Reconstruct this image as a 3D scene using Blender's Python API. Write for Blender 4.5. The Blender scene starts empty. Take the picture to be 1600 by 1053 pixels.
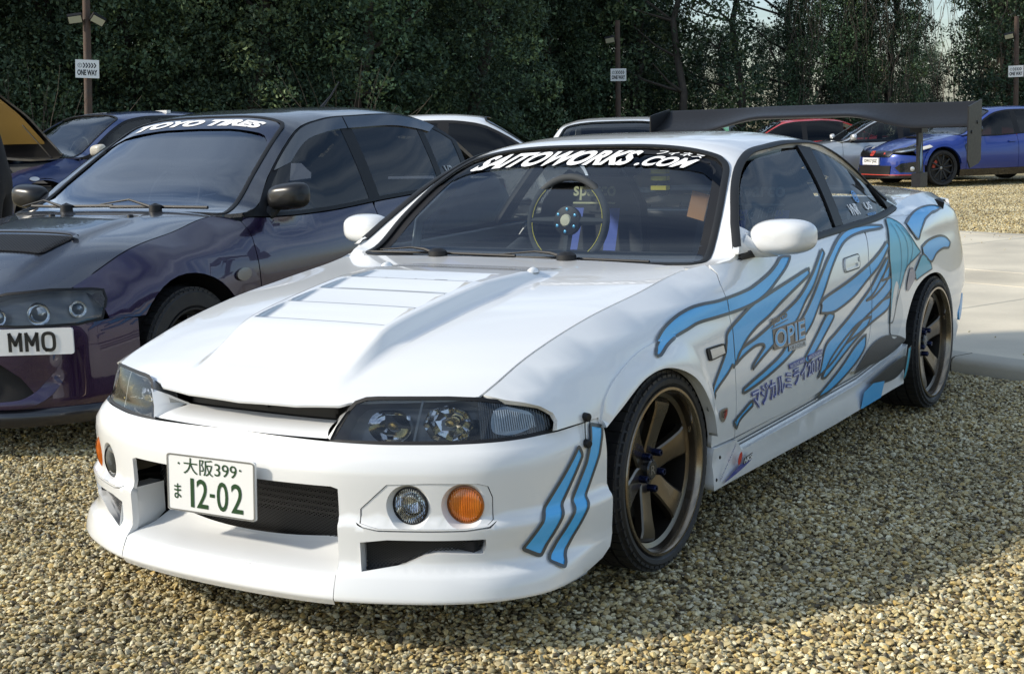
import bpy, bmesh, math, random
import numpy as np
from mathutils import Vector, Matrix, noise
from mathutils.geometry import delaunay_2d_cdt
SC = bpy.context.scene
COL = SC.collection
rad = math.radians
random.seed(7); RNG = np.random.default_rng(7)

# ---------------------------------------------------------------- camera
CAM_POS = (2.70695, -3.68816, 1.34378)
def camera():
    yaw, pitch, roll = -0.574872, -0.148138, -0.027797
    cy, sy, cp, sp = math.cos(yaw), math.sin(yaw), math.cos(pitch), math.sin(pitch)
    f = Vector((sy * cp, cy * cp, sp)); r = Vector((cy, -sy, 0)); u = r.cross(f)
    cr, sr = math.cos(roll), math.sin(roll)
    r, u = cr * r + sr * u, -sr * r + cr * u
    M = Matrix((r, u, -f)).transposed().to_4x4(); M.translation = CAM_POS
    c = bpy.data.cameras.new('camera'); o = bpy.data.objects.new('camera', c); COL.objects.link(o)
    o.matrix_world = M; c.sensor_width = 36; c.lens = 2205.3 / 1600 * 36; c.clip_end = 2000
    c.dof.use_dof = False
    SC.camera = o
camera()

# ---------------------------------------------------------------- sky, sun, exposure
SUN_EL, SUN_AZ = rad(31.5), math.atan2(-.73, -.683)      # direction towards the sun: (-.73, -.683) on the ground
def sky():
    w = bpy.data.worlds.new('World'); SC.world = w; w.use_nodes = True
    nt = w.node_tree; nt.nodes.clear(); N = nt.nodes.new; L = nt.links.new
    out = N('ShaderNodeOutputWorld'); bg = N('ShaderNodeBackground'); bg.inputs['Strength'].default_value = .15
    s = N('ShaderNodeTexSky'); s.sky_type = 'NISHITA'; s.sun_disc = False
    s.sun_elevation = SUN_EL; s.sun_rotation = SUN_AZ; s.air_density = 1.0; s.dust_density = 1.2; s.ozone_density = 2.2
    tc = N('ShaderNodeTexCoord'); sep = N('ShaderNodeSeparateXYZ'); L(tc.outputs['Generated'], sep.inputs[0])
    # clouds: project the view direction on a flat layer so they flatten towards the horizon
    mx = N('ShaderNodeMath'); mx.operation = 'MAXIMUM'; L(sep.outputs['Z'], mx.inputs[0]); mx.inputs[1].default_value = .06
    dv = N('ShaderNodeVectorMath'); dv.operation = 'DIVIDE'; L(tc.outputs['Generated'], dv.inputs[0])
    cb = N('ShaderNodeCombineXYZ'); [L(mx.outputs[0], cb.inputs[i]) for i in range(3)]; L(cb.outputs[0], dv.inputs[1])
    mp = N('ShaderNodeMapping'); mp.inputs['Rotation'].default_value = (0, 0, .5); mp.inputs['Scale'].default_value = (.55, 1.5, 1); L(dv.outputs[0], mp.inputs[0])
    nz = N('ShaderNodeTexNoise'); nz.inputs['Scale'].default_value = 1.15; nz.inputs['Detail'].default_value = 7; nz.inputs['Roughness'].default_value = .56; nz.inputs['Distortion'].default_value = .5; L(mp.outputs[0], nz.inputs['Vector'])
    cr = N('ShaderNodeValToRGB'); cr.color_ramp.elements[0].position = .40; cr.color_ramp.elements[0].color = (0, 0, 0, 1); cr.color_ramp.elements[1].position = .74; cr.color_ramp.elements[1].color = (.85, .85, .85, 1); L(nz.outputs['Fac'], cr.inputs[0])
    mix = N('ShaderNodeMix'); mix.data_type = 'RGBA'; fz = N('ShaderNodeMapRange'); L(sep.outputs['Z'], fz.inputs[0]); fz.inputs[1].default_value = .04; fz.inputs[2].default_value = .22; fm = N('ShaderNodeMath'); fm.operation = 'MULTIPLY'; L(cr.outputs[0], fm.inputs[0]); L(fz.outputs[0], fm.inputs[1]); L(fm.outputs[0], mix.inputs['Factor']); L(s.outputs[0], mix.inputs[6]); mix.inputs[7].default_value = (7.0, 8.2, 9.5, 1)
    L(mix.outputs[2], bg.inputs[0]); L(bg.outputs[0], out.inputs[0])
    d = bpy.data.lights.new('sun', 'SUN'); d.energy = 4.1; d.angle = rad(4.0); d.color = (1, .92, .78)
    o = bpy.data.objects.new('sun', d); COL.objects.link(o)
    to = Vector((-.73 * math.cos(SUN_EL), -.683 * math.cos(SUN_EL), math.sin(SUN_EL)))
    o.rotation_euler = to.to_track_quat('Z', 'Y').to_euler(); o.location = (-8, -10, 12)
sky()
vs = SC.view_settings
vs.view_transform = 'Standard'; vs.look = 'None'; vs.gamma = 1; vs.use_curve_mapping = False; vs.exposure = .15
SC.cycles.max_bounces = 8; SC.cycles.transparent_max_bounces = 24; SC.cycles.glossy_bounces = 4; SC.cycles.diffuse_bounces = 3
SC.cycles.caustics_reflective = False; SC.cycles.caustics_refractive = False
# ---------------------------------------------------------------- numeric surface helpers
class Spl:
    """cubic hermite curve through stations; each row of Y is one station, columns are independent values"""
    def __init__(s, x, Y, mono=False):
        s.x = np.asarray(x, float); Y = np.asarray(Y, float)
        s.Y = Y[:, None] if Y.ndim == 1 else Y
        h = np.diff(s.x)[:, None]; d = np.diff(s.Y, axis=0) / h
        m = np.zeros_like(s.Y)
        if len(s.x) == 2: m[:] = d[0]
        else:
            m[1:-1] = (d[:-1] * h[1:] + d[1:] * h[:-1]) / (h[1:] + h[:-1])
            m[0] = 1.5 * d[0] - .5 * m[1]; m[-1] = 1.5 * d[-1] - .5 * m[-2]
            if mono:
                z = d[:-1] * d[1:] <= 0
                m[1:-1][z] = 0
                lim = 3 * np.minimum(abs(d[:-1]), abs(d[1:]))
                m[1:-1] = np.clip(m[1:-1], -lim, lim)
        s.m = m
    def __call__(s, q):
        q = np.asarray(q, float); qc = np.clip(q, s.x[0], s.x[-1])
        i = np.clip(np.searchsorted(s.x, qc, side='right') - 1, 0, len(s.x) - 2)
        h = s.x[i + 1] - s.x[i]; t = ((qc - s.x[i]) / h)[:, None]; h = h[:, None]
        r = ((2*t**3 - 3*t**2 + 1) * s.Y[i] + (t**3 - 2*t**2 + t) * h * s.m[i]
             + (3*t**2 - 2*t**3) * s.Y[i + 1] + (t**3 - t**2) * h * s.m[i + 1])
        lo = q < s.x[0]; hi = q > s.x[-1]
        if lo.any(): r[lo] = s.Y[0] + (q[lo] - s.x[0])[:, None] * s.m[0]
        if hi.any(): r[hi] = s.Y[-1] + (q[hi] - s.x[-1])[:, None] * s.m[-1]
        return r
    def f(s, q): return float(s(np.array([q]))[0, 0])

def rowcurve(X, Z, z):
    """per row: value of X at height z, Z decreasing along the row"""
    d = (X[:, 1:] - X[:, :-1]) / (Z[:, 1:] - Z[:, :-1]); h = abs(Z[:, 1:] - Z[:, :-1])
    m = np.zeros_like(X)
    m[:, 1:-1] = (d[:, :-1] * h[:, 1:] + d[:, 1:] * h[:, :-1]) / (h[:, 1:] + h[:, :-1])
    m[:, 0] = d[:, 0]; m[:, -1] = d[:, -1]
    n, K = X.shape; r = np.arange(n)
    i = np.clip((Z > z[:, None]).sum(1) - 1, 0, K - 2)
    z0, z1, x0, x1, m0, m1 = Z[r, i], Z[r, i+1], X[r, i], X[r, i+1], m[r, i], m[r, i+1]
    H = z1 - z0; t = (z - z0) / H
    v = (2*t**3-3*t**2+1)*x0 + (t**3-2*t**2+t)*H*m0 + (3*t**2-2*t**3)*x1 + (t**3-t**2)*H*m1
    v = np.where(t < 0, x0 + (z - z0) * m0, v); v = np.where(t > 1, x1 + (z - z1) * m1, v)
    return v

def smooth01(t):
    t = np.clip(t, 0, 1); return t * t * (3 - 2 * t)

class Body:
    """surfaces of one car: side, bonnet, cabin top, side glass, front and rear fascia (car frame: x to its left, y to its tail, z up)"""
    def __init__(b, d):
        b.d = d
        ys = [r[0] for r in d['side']]
        b.fx = Spl(ys, [[p[0] for p in r[1:]] for r in d['side']])
        b.fz = Spl(ys, [[p[1] for p in r[1:]] for r in d['side']])
        b.hc = Spl(*zip(*d['bonnet_c'])); b.hp = d.get('bonnet_p', 3.0)
        b.tz = Spl(*zip(*d['cabin_c'])); b.tp = d.get('cabin_p', 2.6)
        b.te = Spl([r[0] for r in d['rail']], [r[1:] for r in d['rail']])
        b.bulge = d.get('bulge'); b.glass_bow = d.get('glass_bow', .012)
        b.plans = []
        for key in ('front_plan', 'rear_plan'):
            P = np.array(d[key], float)
            L = np.concatenate([[0], np.cumsum(np.hypot(*np.diff(P, axis=0).T))])
            b.plans.append(Spl(L, P))
        b.offs = [d['front_off'], d['rear_off']]
    def S(b, U):
        y, z = U[:, 0], U[:, 1]
        return np.stack([rowcurve(b.fx(y), b.fz(y), z), y, z], 1)
    def A(b, y):
        y = np.atleast_1d(np.asarray(y, float)); return b.fx(y)[:, 0], b.fz(y)[:, 0]
    def H(b, U):
        x, y = U[:, 0], U[:, 1]; xa, za = b.A(y); zc = b.hc(y)[:, 0]
        z = za + (zc - za) * (1 - np.abs(x / xa) ** b.hp)
        if b.bulge: z = z + b.bulge(x, y)
        return np.stack([x, y, z], 1)
    def T(b, U):
        x, y = U[:, 0], U[:, 1]; e = b.te(y); zc = b.tz(y)[:, 0]
        return np.stack([x, y, e[:, 1] + (zc - e[:, 1]) * (1 - np.abs(x / e[:, 0]) ** b.tp)], 1)
    def G(b, U):
        y, z = U[:, 0], U[:, 1]; xa, za = b.A(y); e = b.te(y)
        dz = np.maximum(e[:, 1] - za, .02); t = (z - za) / dz
        x = xa + (e[:, 0] - xa) * t + b.glass_bow * 4 * np.clip(t, 0, 1) * (1 - np.clip(t, 0, 1))
        return np.stack([x, y, z], 1)
    def fascia(b, k, U, table=None):
        s, z = U[:, 0], U[:, 1]; sg = np.where(s < 0, -1., 1.); a = abs(s)
        pl = b.plans[k]; P = pl(a); D = pl(a + 1e-3) - pl(a - 1e-3)
        D[a < 1e-3] = [1, 0]
        D /= np.hypot(D[:, 0], D[:, 1])[:, None]
        N = np.stack([D[:, 1], -D[:, 0]], 1) if k == 0 else np.stack([-D[:, 1], D[:, 0]], 1)
        T = table or b.offs[k]          # list of (s, [(z, off)...])
        o = np.zeros(len(s)); cols = [Spl(*zip(*sorted(c)), mono=True)(z)[:, 0] for _, c in T]
        ss = [q for q, _ in T]
        o = cols[0].copy()
        for i in range(len(T) - 1):
            w = smooth01((a - ss[i]) / (ss[i+1] - ss[i])); o = np.where(a >= ss[i], cols[i] * (1 - w) + cols[i+1] * w, o)
        Q = P + N * o[:, None]
        return np.stack([Q[:, 0] * sg, Q[:, 1], z], 1)
    def F(b, U): return b.fascia(0, U)
    def R(b, U): return b.fascia(1, U)
    def s_at_x(b, x, k=0):
        q = np.linspace(0, b.plans[k].x[-1], 800); return float(np.interp(x, b.plans[k](q)[:, 0], q))
    def s_at_y(b, y, k=0):
        q = np.linspace(0, b.plans[k].x[-1], 800); Y = b.plans[k](q)[:, 1]
        return float(np.interp(y, Y, q)) if k == 0 else float(np.interp(-y, -Y, q))
def coupe_bulge(x, y):
    hb = np.interp(y, [-.82, -.76, -.68, -.6, -.56, -.1, .12, .34], [0, .008, .03, .051, .055, .050, .034, 0])
    w = .262 + .045 * np.clip((y + .56), -.3, .7)
    a = np.abs(x)
    z = hb * (1 - smooth01((a - w) / .05))
    k = (y + .555) / .15; n = np.floor(k); f = k - n
    inside = (a < .2485) & (n >= 0) & (n < 4)
    z = z - np.where(inside, .016 * np.clip((1 - f), 0, 1) * np.clip(f / .06, 0, 1), 0)
    return z
COUPE = dict(
 side=[ # y, then (x,z) from the top edge (bonnet shut line, belt, deck edge) down to the sill
 (-.95,(.560,.545),(.640,.525),(.700,.495),(.730,.44),(.730,.33),(.73,.18)),
 (-.75,(.664,.636),(.740,.602),(.785,.555),(.815,.48),(.815,.33),(.80,.18)),
 (-.50,(.685,.722),(.765,.682),(.815,.610),(.842,.50),(.842,.33),(.83,.18)),
 (-.20,(.697,.788),(.782,.745),(.834,.665),(.856,.53),(.856,.33),(.84,.18)),
 (.10,(.706,.828),(.795,.785),(.843,.695),(.860,.55),(.858,.33),(.84,.18)),
 (.45,(.722,.873),(.802,.826),(.848,.720),(.861,.56),(.856,.33),(.83,.18)),
 (.62,(.790,.892),(.812,.850),(.850,.730),(.862,.56),(.856,.33),(.83,.18)),
 (1.0,(.798,.896),(.818,.860),(.854,.735),(.863,.56),(.856,.33),(.83,.18)),
 (1.7,(.797,.914),(.820,.878),(.858,.748),(.865,.57),(.856,.33),(.83,.18)),
 (2.2,(.782,.930),(.815,.893),(.862,.755),(.870,.58),(.860,.33),(.83,.18)),
 (2.44,(.752,.947),(.806,.905),(.862,.765),(.872,.58),(.864,.33),(.84,.18)),
 (2.75,(.700,.968),(.785,.925),(.850,.780),(.870,.60),(.866,.33),(.84,.18)),
 (3.05,(.680,.975),(.765,.925),(.830,.775),(.858,.60),(.855,.33),(.83,.18)),
 (3.35,(.650,.962),(.735,.905),(.795,.745),(.820,.58),(.818,.33),(.80,.18)),
 (3.60,(.590,.925),(.670,.850),(.720,.69),(.745,.55),(.742,.33),(.72,.18))],
 bonnet_c=[(-.98,.585),(-.92,.612),(-.88,.630),(-.8,.667),(-.7,.700),(-.56,.742),(-.3,.793),(0,.836),(.25,.862),(.45,.876),(.62,.884)],
 bonnet_p=3.0, bulge=coupe_bulge,
 cabin_c=[(.40,.864),(.55,.868),(.62,.884),(.80,1.028),(1.0,1.180),(1.10,1.247),(1.16,1.268),(1.30,1.289),(1.50,1.301),(1.75,1.300),(2.0,1.276),(2.2,1.226),(2.45,1.128),(2.75,1.010),(2.9,.990),(3.2,.985),(3.6,.985)],
 cabin_p=4.6,
 rail=[(.40,.722,.866),(.56,.772,.880),(.62,.800,.893),(.76,.745,.995),(.927,.672,1.112),(1.05,.632,1.172),(1.155,.612,1.208),(1.413,.592,1.236),(1.687,.587,1.246),(1.93,.600,1.228),(2.206,.648,1.122),(2.35,.700,1.018),(2.44,.750,.948),(2.75,.700,.966),(3.05,.680,.975),(3.35,.650,.962),(3.60,.590,.925)],
 front_plan=[(0,-.985),(.2,-.977),(.38,-.951),(.55,-.890),(.66,-.832),(.74,-.770),(.795,-.69),(.830,-.58),(.846,-.47),(.852,-.36)],
 front_off=[(0,[(.70,-.13),(.66,-.10),(.62,-.080),(.575,-.066),(.545,-.054),(.50,-.012),(.45,0),(.36,-.002),(.348,.0),(.328,.011),(.26,.010),(.235,.013),(.214,.027),(.205,.035),(.199,.038),(.155,.054),(.149,.055),(.142,.052)]),
            (.60,[(.70,-.13),(.66,-.095),(.62,-.075),(.575,-.062),(.545,-.052),(.50,-.010),(.45,0),(.36,-.002),(.348,.0),(.328,.013),(.26,.012),(.235,.013),(.214,.026),(.205,.034),(.199,.037),(.155,.052),(.149,.053),(.142,.050)]),
            (.88,[(.70,-.10),(.66,-.080),(.62,-.062),(.575,-.050),(.545,-.040),(.50,-.006),(.45,0),(.36,-.002),(.350,.0),(.326,.016),(.29,.010),(.255,.002),(.235,.002),(.214,.017),(.205,.030),(.199,.034),(.155,.046),(.149,.047),(.142,.044)]),
            (1.2,[(.70,-.04),(.66,-.030),(.62,-.022),(.575,-.014),(.545,-.010),(.50,-.001),(.45,0),(.36,-.002),(.352,.0),(.324,.016),(.26,.012),(.235,.010),(.214,.010),(.205,.011),(.199,.011),(.155,.008),(.149,.006),(.142,.002)])],
 rear_plan=[(0,3.70),(.3,3.69),(.55,3.645),(.68,3.57),(.76,3.46),(.81,3.33),(.845,3.15),(.858,3.05)],
 rear_off=[(0,[(.95,-.06),(.8,-.02),(.6,0),(.4,.0),(.2,-.04)]),(1.1,[(.95,-.06),(.8,-.03),(.6,0),(.4,.0),(.2,-.03)])],
)
TR = {'lamp_outline': [(0.338, 0.5421), (0.5012, 0.5427), (0.679, 0.5431), (0.7895, 0.5449), (0.9137, 0.5446), (1.0208, 0.5462), (1.0303, 0.5718), (1.019, 0.5902), (0.9861, 0.6079), (0.9363, 0.6238), (0.8683, 0.6365), (0.7835, 0.6481), (0.6811, 0.653), (0.5676, 0.6534), (0.4744, 0.6528), (0.4397, 0.6507), (0.4073, 0.6406), (0.3898, 0.6228)], 'lamp_divider': [(0.604, 0.6488), (0.5806, 0.5448)], 'fog_panel': [(0.4441, 0.3769), (0.5175, 0.4427), (0.6289, 0.4468), (0.7526, 0.4433), (0.7809, 0.435), (0.7929, 0.4049), (0.7926, 0.347), (0.7761, 0.3321), (0.7183, 0.3254), (0.4924, 0.3251), (0.4562, 0.3334), (0.4427, 0.3405)], 'fog_c': [(0.5724, 0.3853), (0.7187, 0.3889)], 'vent': [(0.4444, 0.2913), (0.5168, 0.3004), (0.7686, 0.2992), (0.7697, 0.281), (0.761, 0.259), (0.6482, 0.2646), (0.6104, 0.257), (0.56, 0.2371), (0.4494, 0.2171)], 'stripe_a': [(1.0812, 0.4944), (1.0956, 0.467), (1.0053, 0.3536), (0.9965, 0.3354), (0.9219, 0.2299), (0.8662, 0.2598), (0.9349, 0.3429), (0.9425, 0.3581)], 'stripe_b': [(1.15, 0.5395), (1.2013, 0.5244), (1.1758, 0.4531), (1.1049, 0.3512), (1.104, 0.3369), (0.9772, 0.1915), (0.9385, 0.2134), (1.0447, 0.3374), (1.0455, 0.3537), (1.1131, 0.4439), (1.1354, 0.496)], 'hood_pin': [(1.117, 0.4933), (-0.4525, 0.5606)], 'fender_front': [(-0.7119, 0.6498), (-0.6764, 0.6412), (-0.6437, 0.6317), (-0.6055, 0.6166), (-0.5723, 0.5947), (-0.5673, 0.5741), (-0.5811, 0.5515), (-0.3908, 0.5513)], 'flames': {'a': [(-0.0663, 0.6719), (0.0122, 0.7269), (0.1027, 0.7556), (0.2059, 0.7722), (0.2932, 0.7769), (0.3953, 0.7757), (0.4804, 0.7783), (0.6396, 0.7857), (0.727, 0.7975), (0.8359, 0.8187), (0.9174, 0.8424), (0.9798, 0.8624), (1.0562, 0.8577), (0.9841, 0.8254), (0.8789, 0.7893), (0.8046, 0.7654), (0.7345, 0.7495), (0.6574, 0.7386), (0.5346, 0.7308), (0.3908, 0.7283), (0.2534, 0.7276), (0.1732, 0.7172), (0.0873, 0.7052), (0.0195, 0.6885), (-0.0471, 0.6673)], 'b': [(1.1455, 0.8003), (1.172, 0.7988), (1.175, 0.7869), (1.1523, 0.7777), (0.9905, 0.7412), (0.867, 0.7122), (0.7712, 0.685), (0.6536, 0.6586), (0.5559, 0.6212), (0.4718, 0.5578), (0.4575, 0.5642), (0.423, 0.5447), (0.3242, 0.5015), (0.3194, 0.4845), (0.2806, 0.453), (0.2654, 0.4532), (0.2618, 0.4636), (0.3064, 0.5078), (0.3122, 0.5207), (0.4002, 0.6013), (0.4167, 0.6389), (0.438, 0.6757), (0.5712, 0.7159), (0.6566, 0.7372), (0.7348, 0.7473)], 'c': [(1.3544, 0.8568), (1.363, 0.8423), (1.3024, 0.8095), (1.1951, 0.7407), (1.0999, 0.6959), (0.9812, 0.6259), (0.7875, 0.577), (0.6834, 0.5462), (0.618, 0.524), (0.6241, 0.5387), (0.7236, 0.5859), (0.7023, 0.596), (0.6382, 0.5984), (0.5439, 0.5803), (0.482, 0.5604), (0.5295, 0.6037), (0.6502, 0.6246), (0.7825, 0.6523), (0.8673, 0.6729), (0.9944, 0.7015), (1.08, 0.728), (1.1904, 0.7761), (1.3182, 0.8425)], 'd': [(2.0846, 0.8918), (1.9023, 0.905), (1.6934, 0.9038), (1.5436, 0.8777), (1.3995, 0.8266), (1.2901, 0.7729), (1.1833, 0.7094), (1.0943, 0.6554), (0.987, 0.6001), (0.879, 0.543), (0.7515, 0.5114), (0.6203, 0.4869), (0.538, 0.4708), (0.5431, 0.4592), (0.5848, 0.4605), (0.7249, 0.4783), (0.9078, 0.5127), (1.0224, 0.5492), (1.1467, 0.6016), (1.2448, 0.6788), (1.4014, 0.7857), (1.5339, 0.8466), (1.6576, 0.874), (1.8354, 0.8855), (2.0511, 0.8832)], 'e': [(1.2809, 0.6819), (1.5519, 0.7183), (1.7915, 0.7588), (1.9453, 0.7951), (2.0587, 0.83), (2.0665, 0.8082), (1.9201, 0.7464), (1.7559, 0.7007), (1.5986, 0.653), (1.43, 0.6251), (1.3417, 0.6225), (1.2424, 0.6329), (1.2558, 0.6542)], 'f': [(1.3123, 0.6205), (1.3791, 0.6144), (1.3763, 0.5978), (1.2895, 0.549), (1.2066, 0.5059), (1.1213, 0.4692), (1.077, 0.4855), (1.1398, 0.5205), (1.2175, 0.5661)], 'g': [(2.026, 0.7669), (1.8955, 0.7154), (1.7902, 0.664), (1.661, 0.6169), (1.5463, 0.5784), (1.4043, 0.538), (1.2961, 0.5023), (1.2476, 0.423), (1.2182, 0.3965), (1.3746, 0.4321), (1.4966, 0.4755), (1.7269, 0.5526), (1.8935, 0.5863), (2.0409, 0.6328), (2.0565, 0.6844), (1.9211, 0.6801), (2.0316, 0.7532)], 'h': [(1.8021, 0.5507), (1.6531, 0.5418), (1.4955, 0.5006), (1.3526, 0.4478), (1.2658, 0.3886), (1.3134, 0.3856), (1.458, 0.4315), (1.5971, 0.4735), (1.7427, 0.512)], 'i': [(0.6077, 0.4186), (0.5412, 0.3994), (0.4673, 0.3749), (0.495, 0.348), (0.5236, 0.3747), (0.6199, 0.4023)], 'j': [(2.3686, 0.8802), (2.5155, 0.9077), (2.7075, 0.9245), (2.9133, 0.924), (3.0277, 0.9061), (2.878, 0.9009), (2.7913, 0.8993), (2.6355, 0.8805), (2.5224, 0.8403), (2.4583, 0.8055), (2.3938, 0.844)], 'k': [(2.4958, 0.7687), (2.6198, 0.7894), (2.804, 0.7927), (2.9309, 0.7756), (2.9989, 0.7461), (2.9376, 0.7274), (2.8345, 0.7335), (2.7054, 0.7226), (2.6039, 0.6937), (2.5031, 0.7344)], 'l': [(2.0431, 0.6031), (1.9319, 0.5975), (1.7868, 0.5656), (1.6313, 0.5295), (1.5105, 0.481), (1.6688, 0.5015), (1.833, 0.5286), (2.0043, 0.557)], 'm': [(1.744, 0.486), (1.6205, 0.4549), (1.4638, 0.3932), (1.2789, 0.3351), (1.2392, 0.3152), (1.3975, 0.3268), (1.597, 0.3744), (1.7271, 0.429)], 'n': [(2.0376, 0.7394), (1.9469, 0.701), (1.8286, 0.6408), (1.7392, 0.6203), (1.8446, 0.6286), (1.9999, 0.6797)]}, 'swoosh_teal': [(2.1648, 0.9068), (2.2752, 0.8936), (2.3474, 0.831), (2.4531, 0.7501), (2.3609, 0.7307), (2.242, 0.7035), (2.1803, 0.6499), (2.1178, 0.5756), (2.0706, 0.5004), (2.0305, 0.4921), (2.0406, 0.6381), (2.052, 0.783)], 'swoosh_teal2': [(2.4748, 0.7369), (2.5828, 0.6929), (2.6118, 0.6614), (2.4627, 0.648), (2.3714, 0.6351), (2.3513, 0.6734)], 'swoosh_dark': [(1.62, 0.345), (1.8, 0.425), (1.97, 0.445), (2.13, 0.425), (2.245, 0.395), (2.12, 0.37), (1.95, 0.352), (1.8, 0.352)], 'belt': [(0.6329, 0.8875), (0.7726, 0.89), (1.147, 0.8999), (1.5437, 0.9111), (1.8923, 0.9232), (2.3266, 0.9363)], 'door_front': [(0.5177, 0.858), (0.4725, 0.8101), (0.4697, 0.7491), (0.4717, 0.6456), (0.482, 0.5604), (0.4868, 0.4542), (0.4928, 0.3246)], 'door_rear': [(1.87, 0.8839), (1.7982, 0.7418), (1.8152, 0.6113), (1.8122, 0.4818), (1.7501, 0.4256), (1.6012, 0.3584)], 'handle': [(1.528, 0.8051), (1.7157, 0.8104), (1.7016, 0.7563), (1.5147, 0.7526)], 'marker': [(0.2667, 0.6444), (0.3978, 0.6437), (0.415, 0.6082), (0.2858, 0.6013)], 'badge': [(0.3531, 0.4282), (0.4122, 0.4276), (0.409, 0.4009), (0.3696, 0.4001)], 'opie': [(0.7865, 0.6341), (1.0843, 0.6377), (1.096, 0.5339), (0.8048, 0.5386)], 'sparco': [(0.7781, 0.6616), (0.92, 0.67), (0.9184, 0.6568), (0.7762, 0.6443)], 'magical': [(0.5796, 0.4808), (1.2564, 0.4962), (1.2673, 0.4247), (0.6383, 0.3835)], 'tank_cap': [(3.0032, 0.9375), (3.1366, 0.9388), (2.9319, 0.9122)], 'sill_line': [(0.511, 0.2992), (1.0697, 0.322), (1.7476, 0.3661), (2.2627, 0.3919)], 'arch': [(-0.3871, 0.5223), (-0.308, 0.5578), (-0.156, 0.6193), (-0.0012, 0.6265), (0.1611, 0.5673), (0.2664, 0.4526), (0.3057, 0.3627)], 'arch_outer': [(-0.3827, 0.5445), (-0.3458, 0.6), (-0.2595, 0.6481), (-0.1158, 0.6937), (0.0384, 0.7095), (0.1266, 0.6918), (0.2205, 0.6373), (0.2537, 0.6063), (0.2939, 0.5291), (0.3188, 0.4634)], 'rarch': [(2.2568, 0.4762), (2.3753, 0.5872), (2.5612, 0.6378), (2.771, 0.622), (2.9285, 0.4795), (3.1255, 0.2363)], 'swoosh_low': [(1.76, 0.292), (1.95, 0.318), (2.12, 0.335), (2.2, 0.335), (2.205, 0.285), (2.1, 0.258), (1.92, 0.265)], 'swoosh_edge': [(2.215, 0.365), (2.252, 0.37), (2.254, 0.255), (2.225, 0.225)]}
# ---------------------------------------------------------------- materials
MATS = {}
def mat(name, col, rough=.5, metal=0, coat=0, coat_rough=.03, spec=.5, noise_amt=0, noise_scale=30, bump=0, bump_scale=200, emit=0, flake=0, aniso=0):
    if name in MATS: return MATS[name]
    m = bpy.data.materials.new(name); m.use_nodes = True; nt = m.node_tree; b = nt.nodes['Principled BSDF']
    N = nt.nodes.new; L = nt.links.new
    I = b.inputs
    I['Base Color'].default_value = (*col, 1); I['Roughness'].default_value = rough; I['Metallic'].default_value = metal
    I['Coat Weight'].default_value = coat; I['Coat Roughness'].default_value = coat_rough; I['Specular IOR Level'].default_value = spec
    tc = N('ShaderNodeTexCoord')
    if noise_amt:
        n = N('ShaderNodeTexNoise'); n.inputs['Scale'].default_value = noise_scale; n.inputs['Detail'].default_value = 5; L(tc.outputs['Object'], n.inputs['Vector'])
        mr = N('ShaderNodeMapRange'); L(n.outputs['Fac'], mr.inputs[0]); mr.inputs[1].default_value = .3; mr.inputs[2].default_value = .7; mr.inputs[3].default_value = 1 - noise_amt; mr.inputs[4].default_value = 1 + noise_amt
        mu = N('ShaderNodeMix'); mu.data_type = 'RGBA'; mu.blend_type = 'MULTIPLY'; mu.inputs['Factor'].default_value = 1; mu.inputs[6].default_value = (*col, 1); L(mr.outputs[0], mu.inputs[7]); L(mu.outputs[2], I['Base Color'])
        m2 = N('ShaderNodeMath'); m2.operation = 'MULTIPLY'; L(mr.outputs[0], m2.inputs[0]); m2.inputs[1].default_value = rough; L(m2.outputs[0], I['Roughness'])
    if flake:
        n = N('ShaderNodeTexNoise'); n.inputs['Scale'].default_value = 900; L(tc.outputs['Object'], n.inputs['Vector'])
        bp = N('ShaderNodeBump'); bp.inputs['Strength'].default_value = flake; bp.inputs['Distance'].default_value = .002; L(n.outputs['Fac'], bp.inputs['Height']); L(bp.outputs[0], I['Normal'])
    if bump:
        n = N('ShaderNodeTexNoise'); n.inputs['Scale'].default_value = bump_scale; n.inputs['Detail'].default_value = 4; L(tc.outputs['Object'], n.inputs['Vector'])
        bp = N('ShaderNodeBump'); bp.inputs['Strength'].default_value = bump; bp.inputs['Distance'].default_value = .01; L(n.outputs['Fac'], bp.inputs['Height']); L(bp.outputs[0], I['Normal'])
    if emit:
        I['Emission Color'].default_value = (*col, 1); I['Emission Strength'].default_value = emit
    MATS[name] = m; return m
def glass_mat(name, tint, refl=1.0, rough=0.0, ior=1.5, solid=None):
    """thin sheet of glass: tinted see-through plus a fresnel mirror"""
    if name in MATS: return MATS[name]
    m = bpy.data.materials.new(name); m.use_nodes = True; nt = m.node_tree; nt.nodes.clear(); N = nt.nodes.new; L = nt.links.new
    out = N('ShaderNodeOutputMaterial'); mx = N('ShaderNodeMixShader'); g = N('ShaderNodeBsdfGlossy'); g.inputs['Roughness'].default_value = rough
    fr = N('ShaderNodeFresnel'); fr.inputs['IOR'].default_value = ior
    sc = N('ShaderNodeMath'); sc.operation = 'MULTIPLY'; sc.use_clamp = True; L(fr.outputs[0], sc.inputs[0]); sc.inputs[1].default_value = refl
    if solid is None: t = N('ShaderNodeBsdfTransparent'); t.inputs[0].default_value = (*tint, 1)
    else: t = N('ShaderNodeBsdfDiffuse'); t.inputs[0].default_value = (*solid, 1)
    L(sc.outputs[0], mx.inputs[0]); L(t.outputs[0], mx.inputs[1]); L(g.outputs[0], mx.inputs[2]); L(mx.outputs[0], out.inputs[0])
    MATS[name] = m; return m

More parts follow.
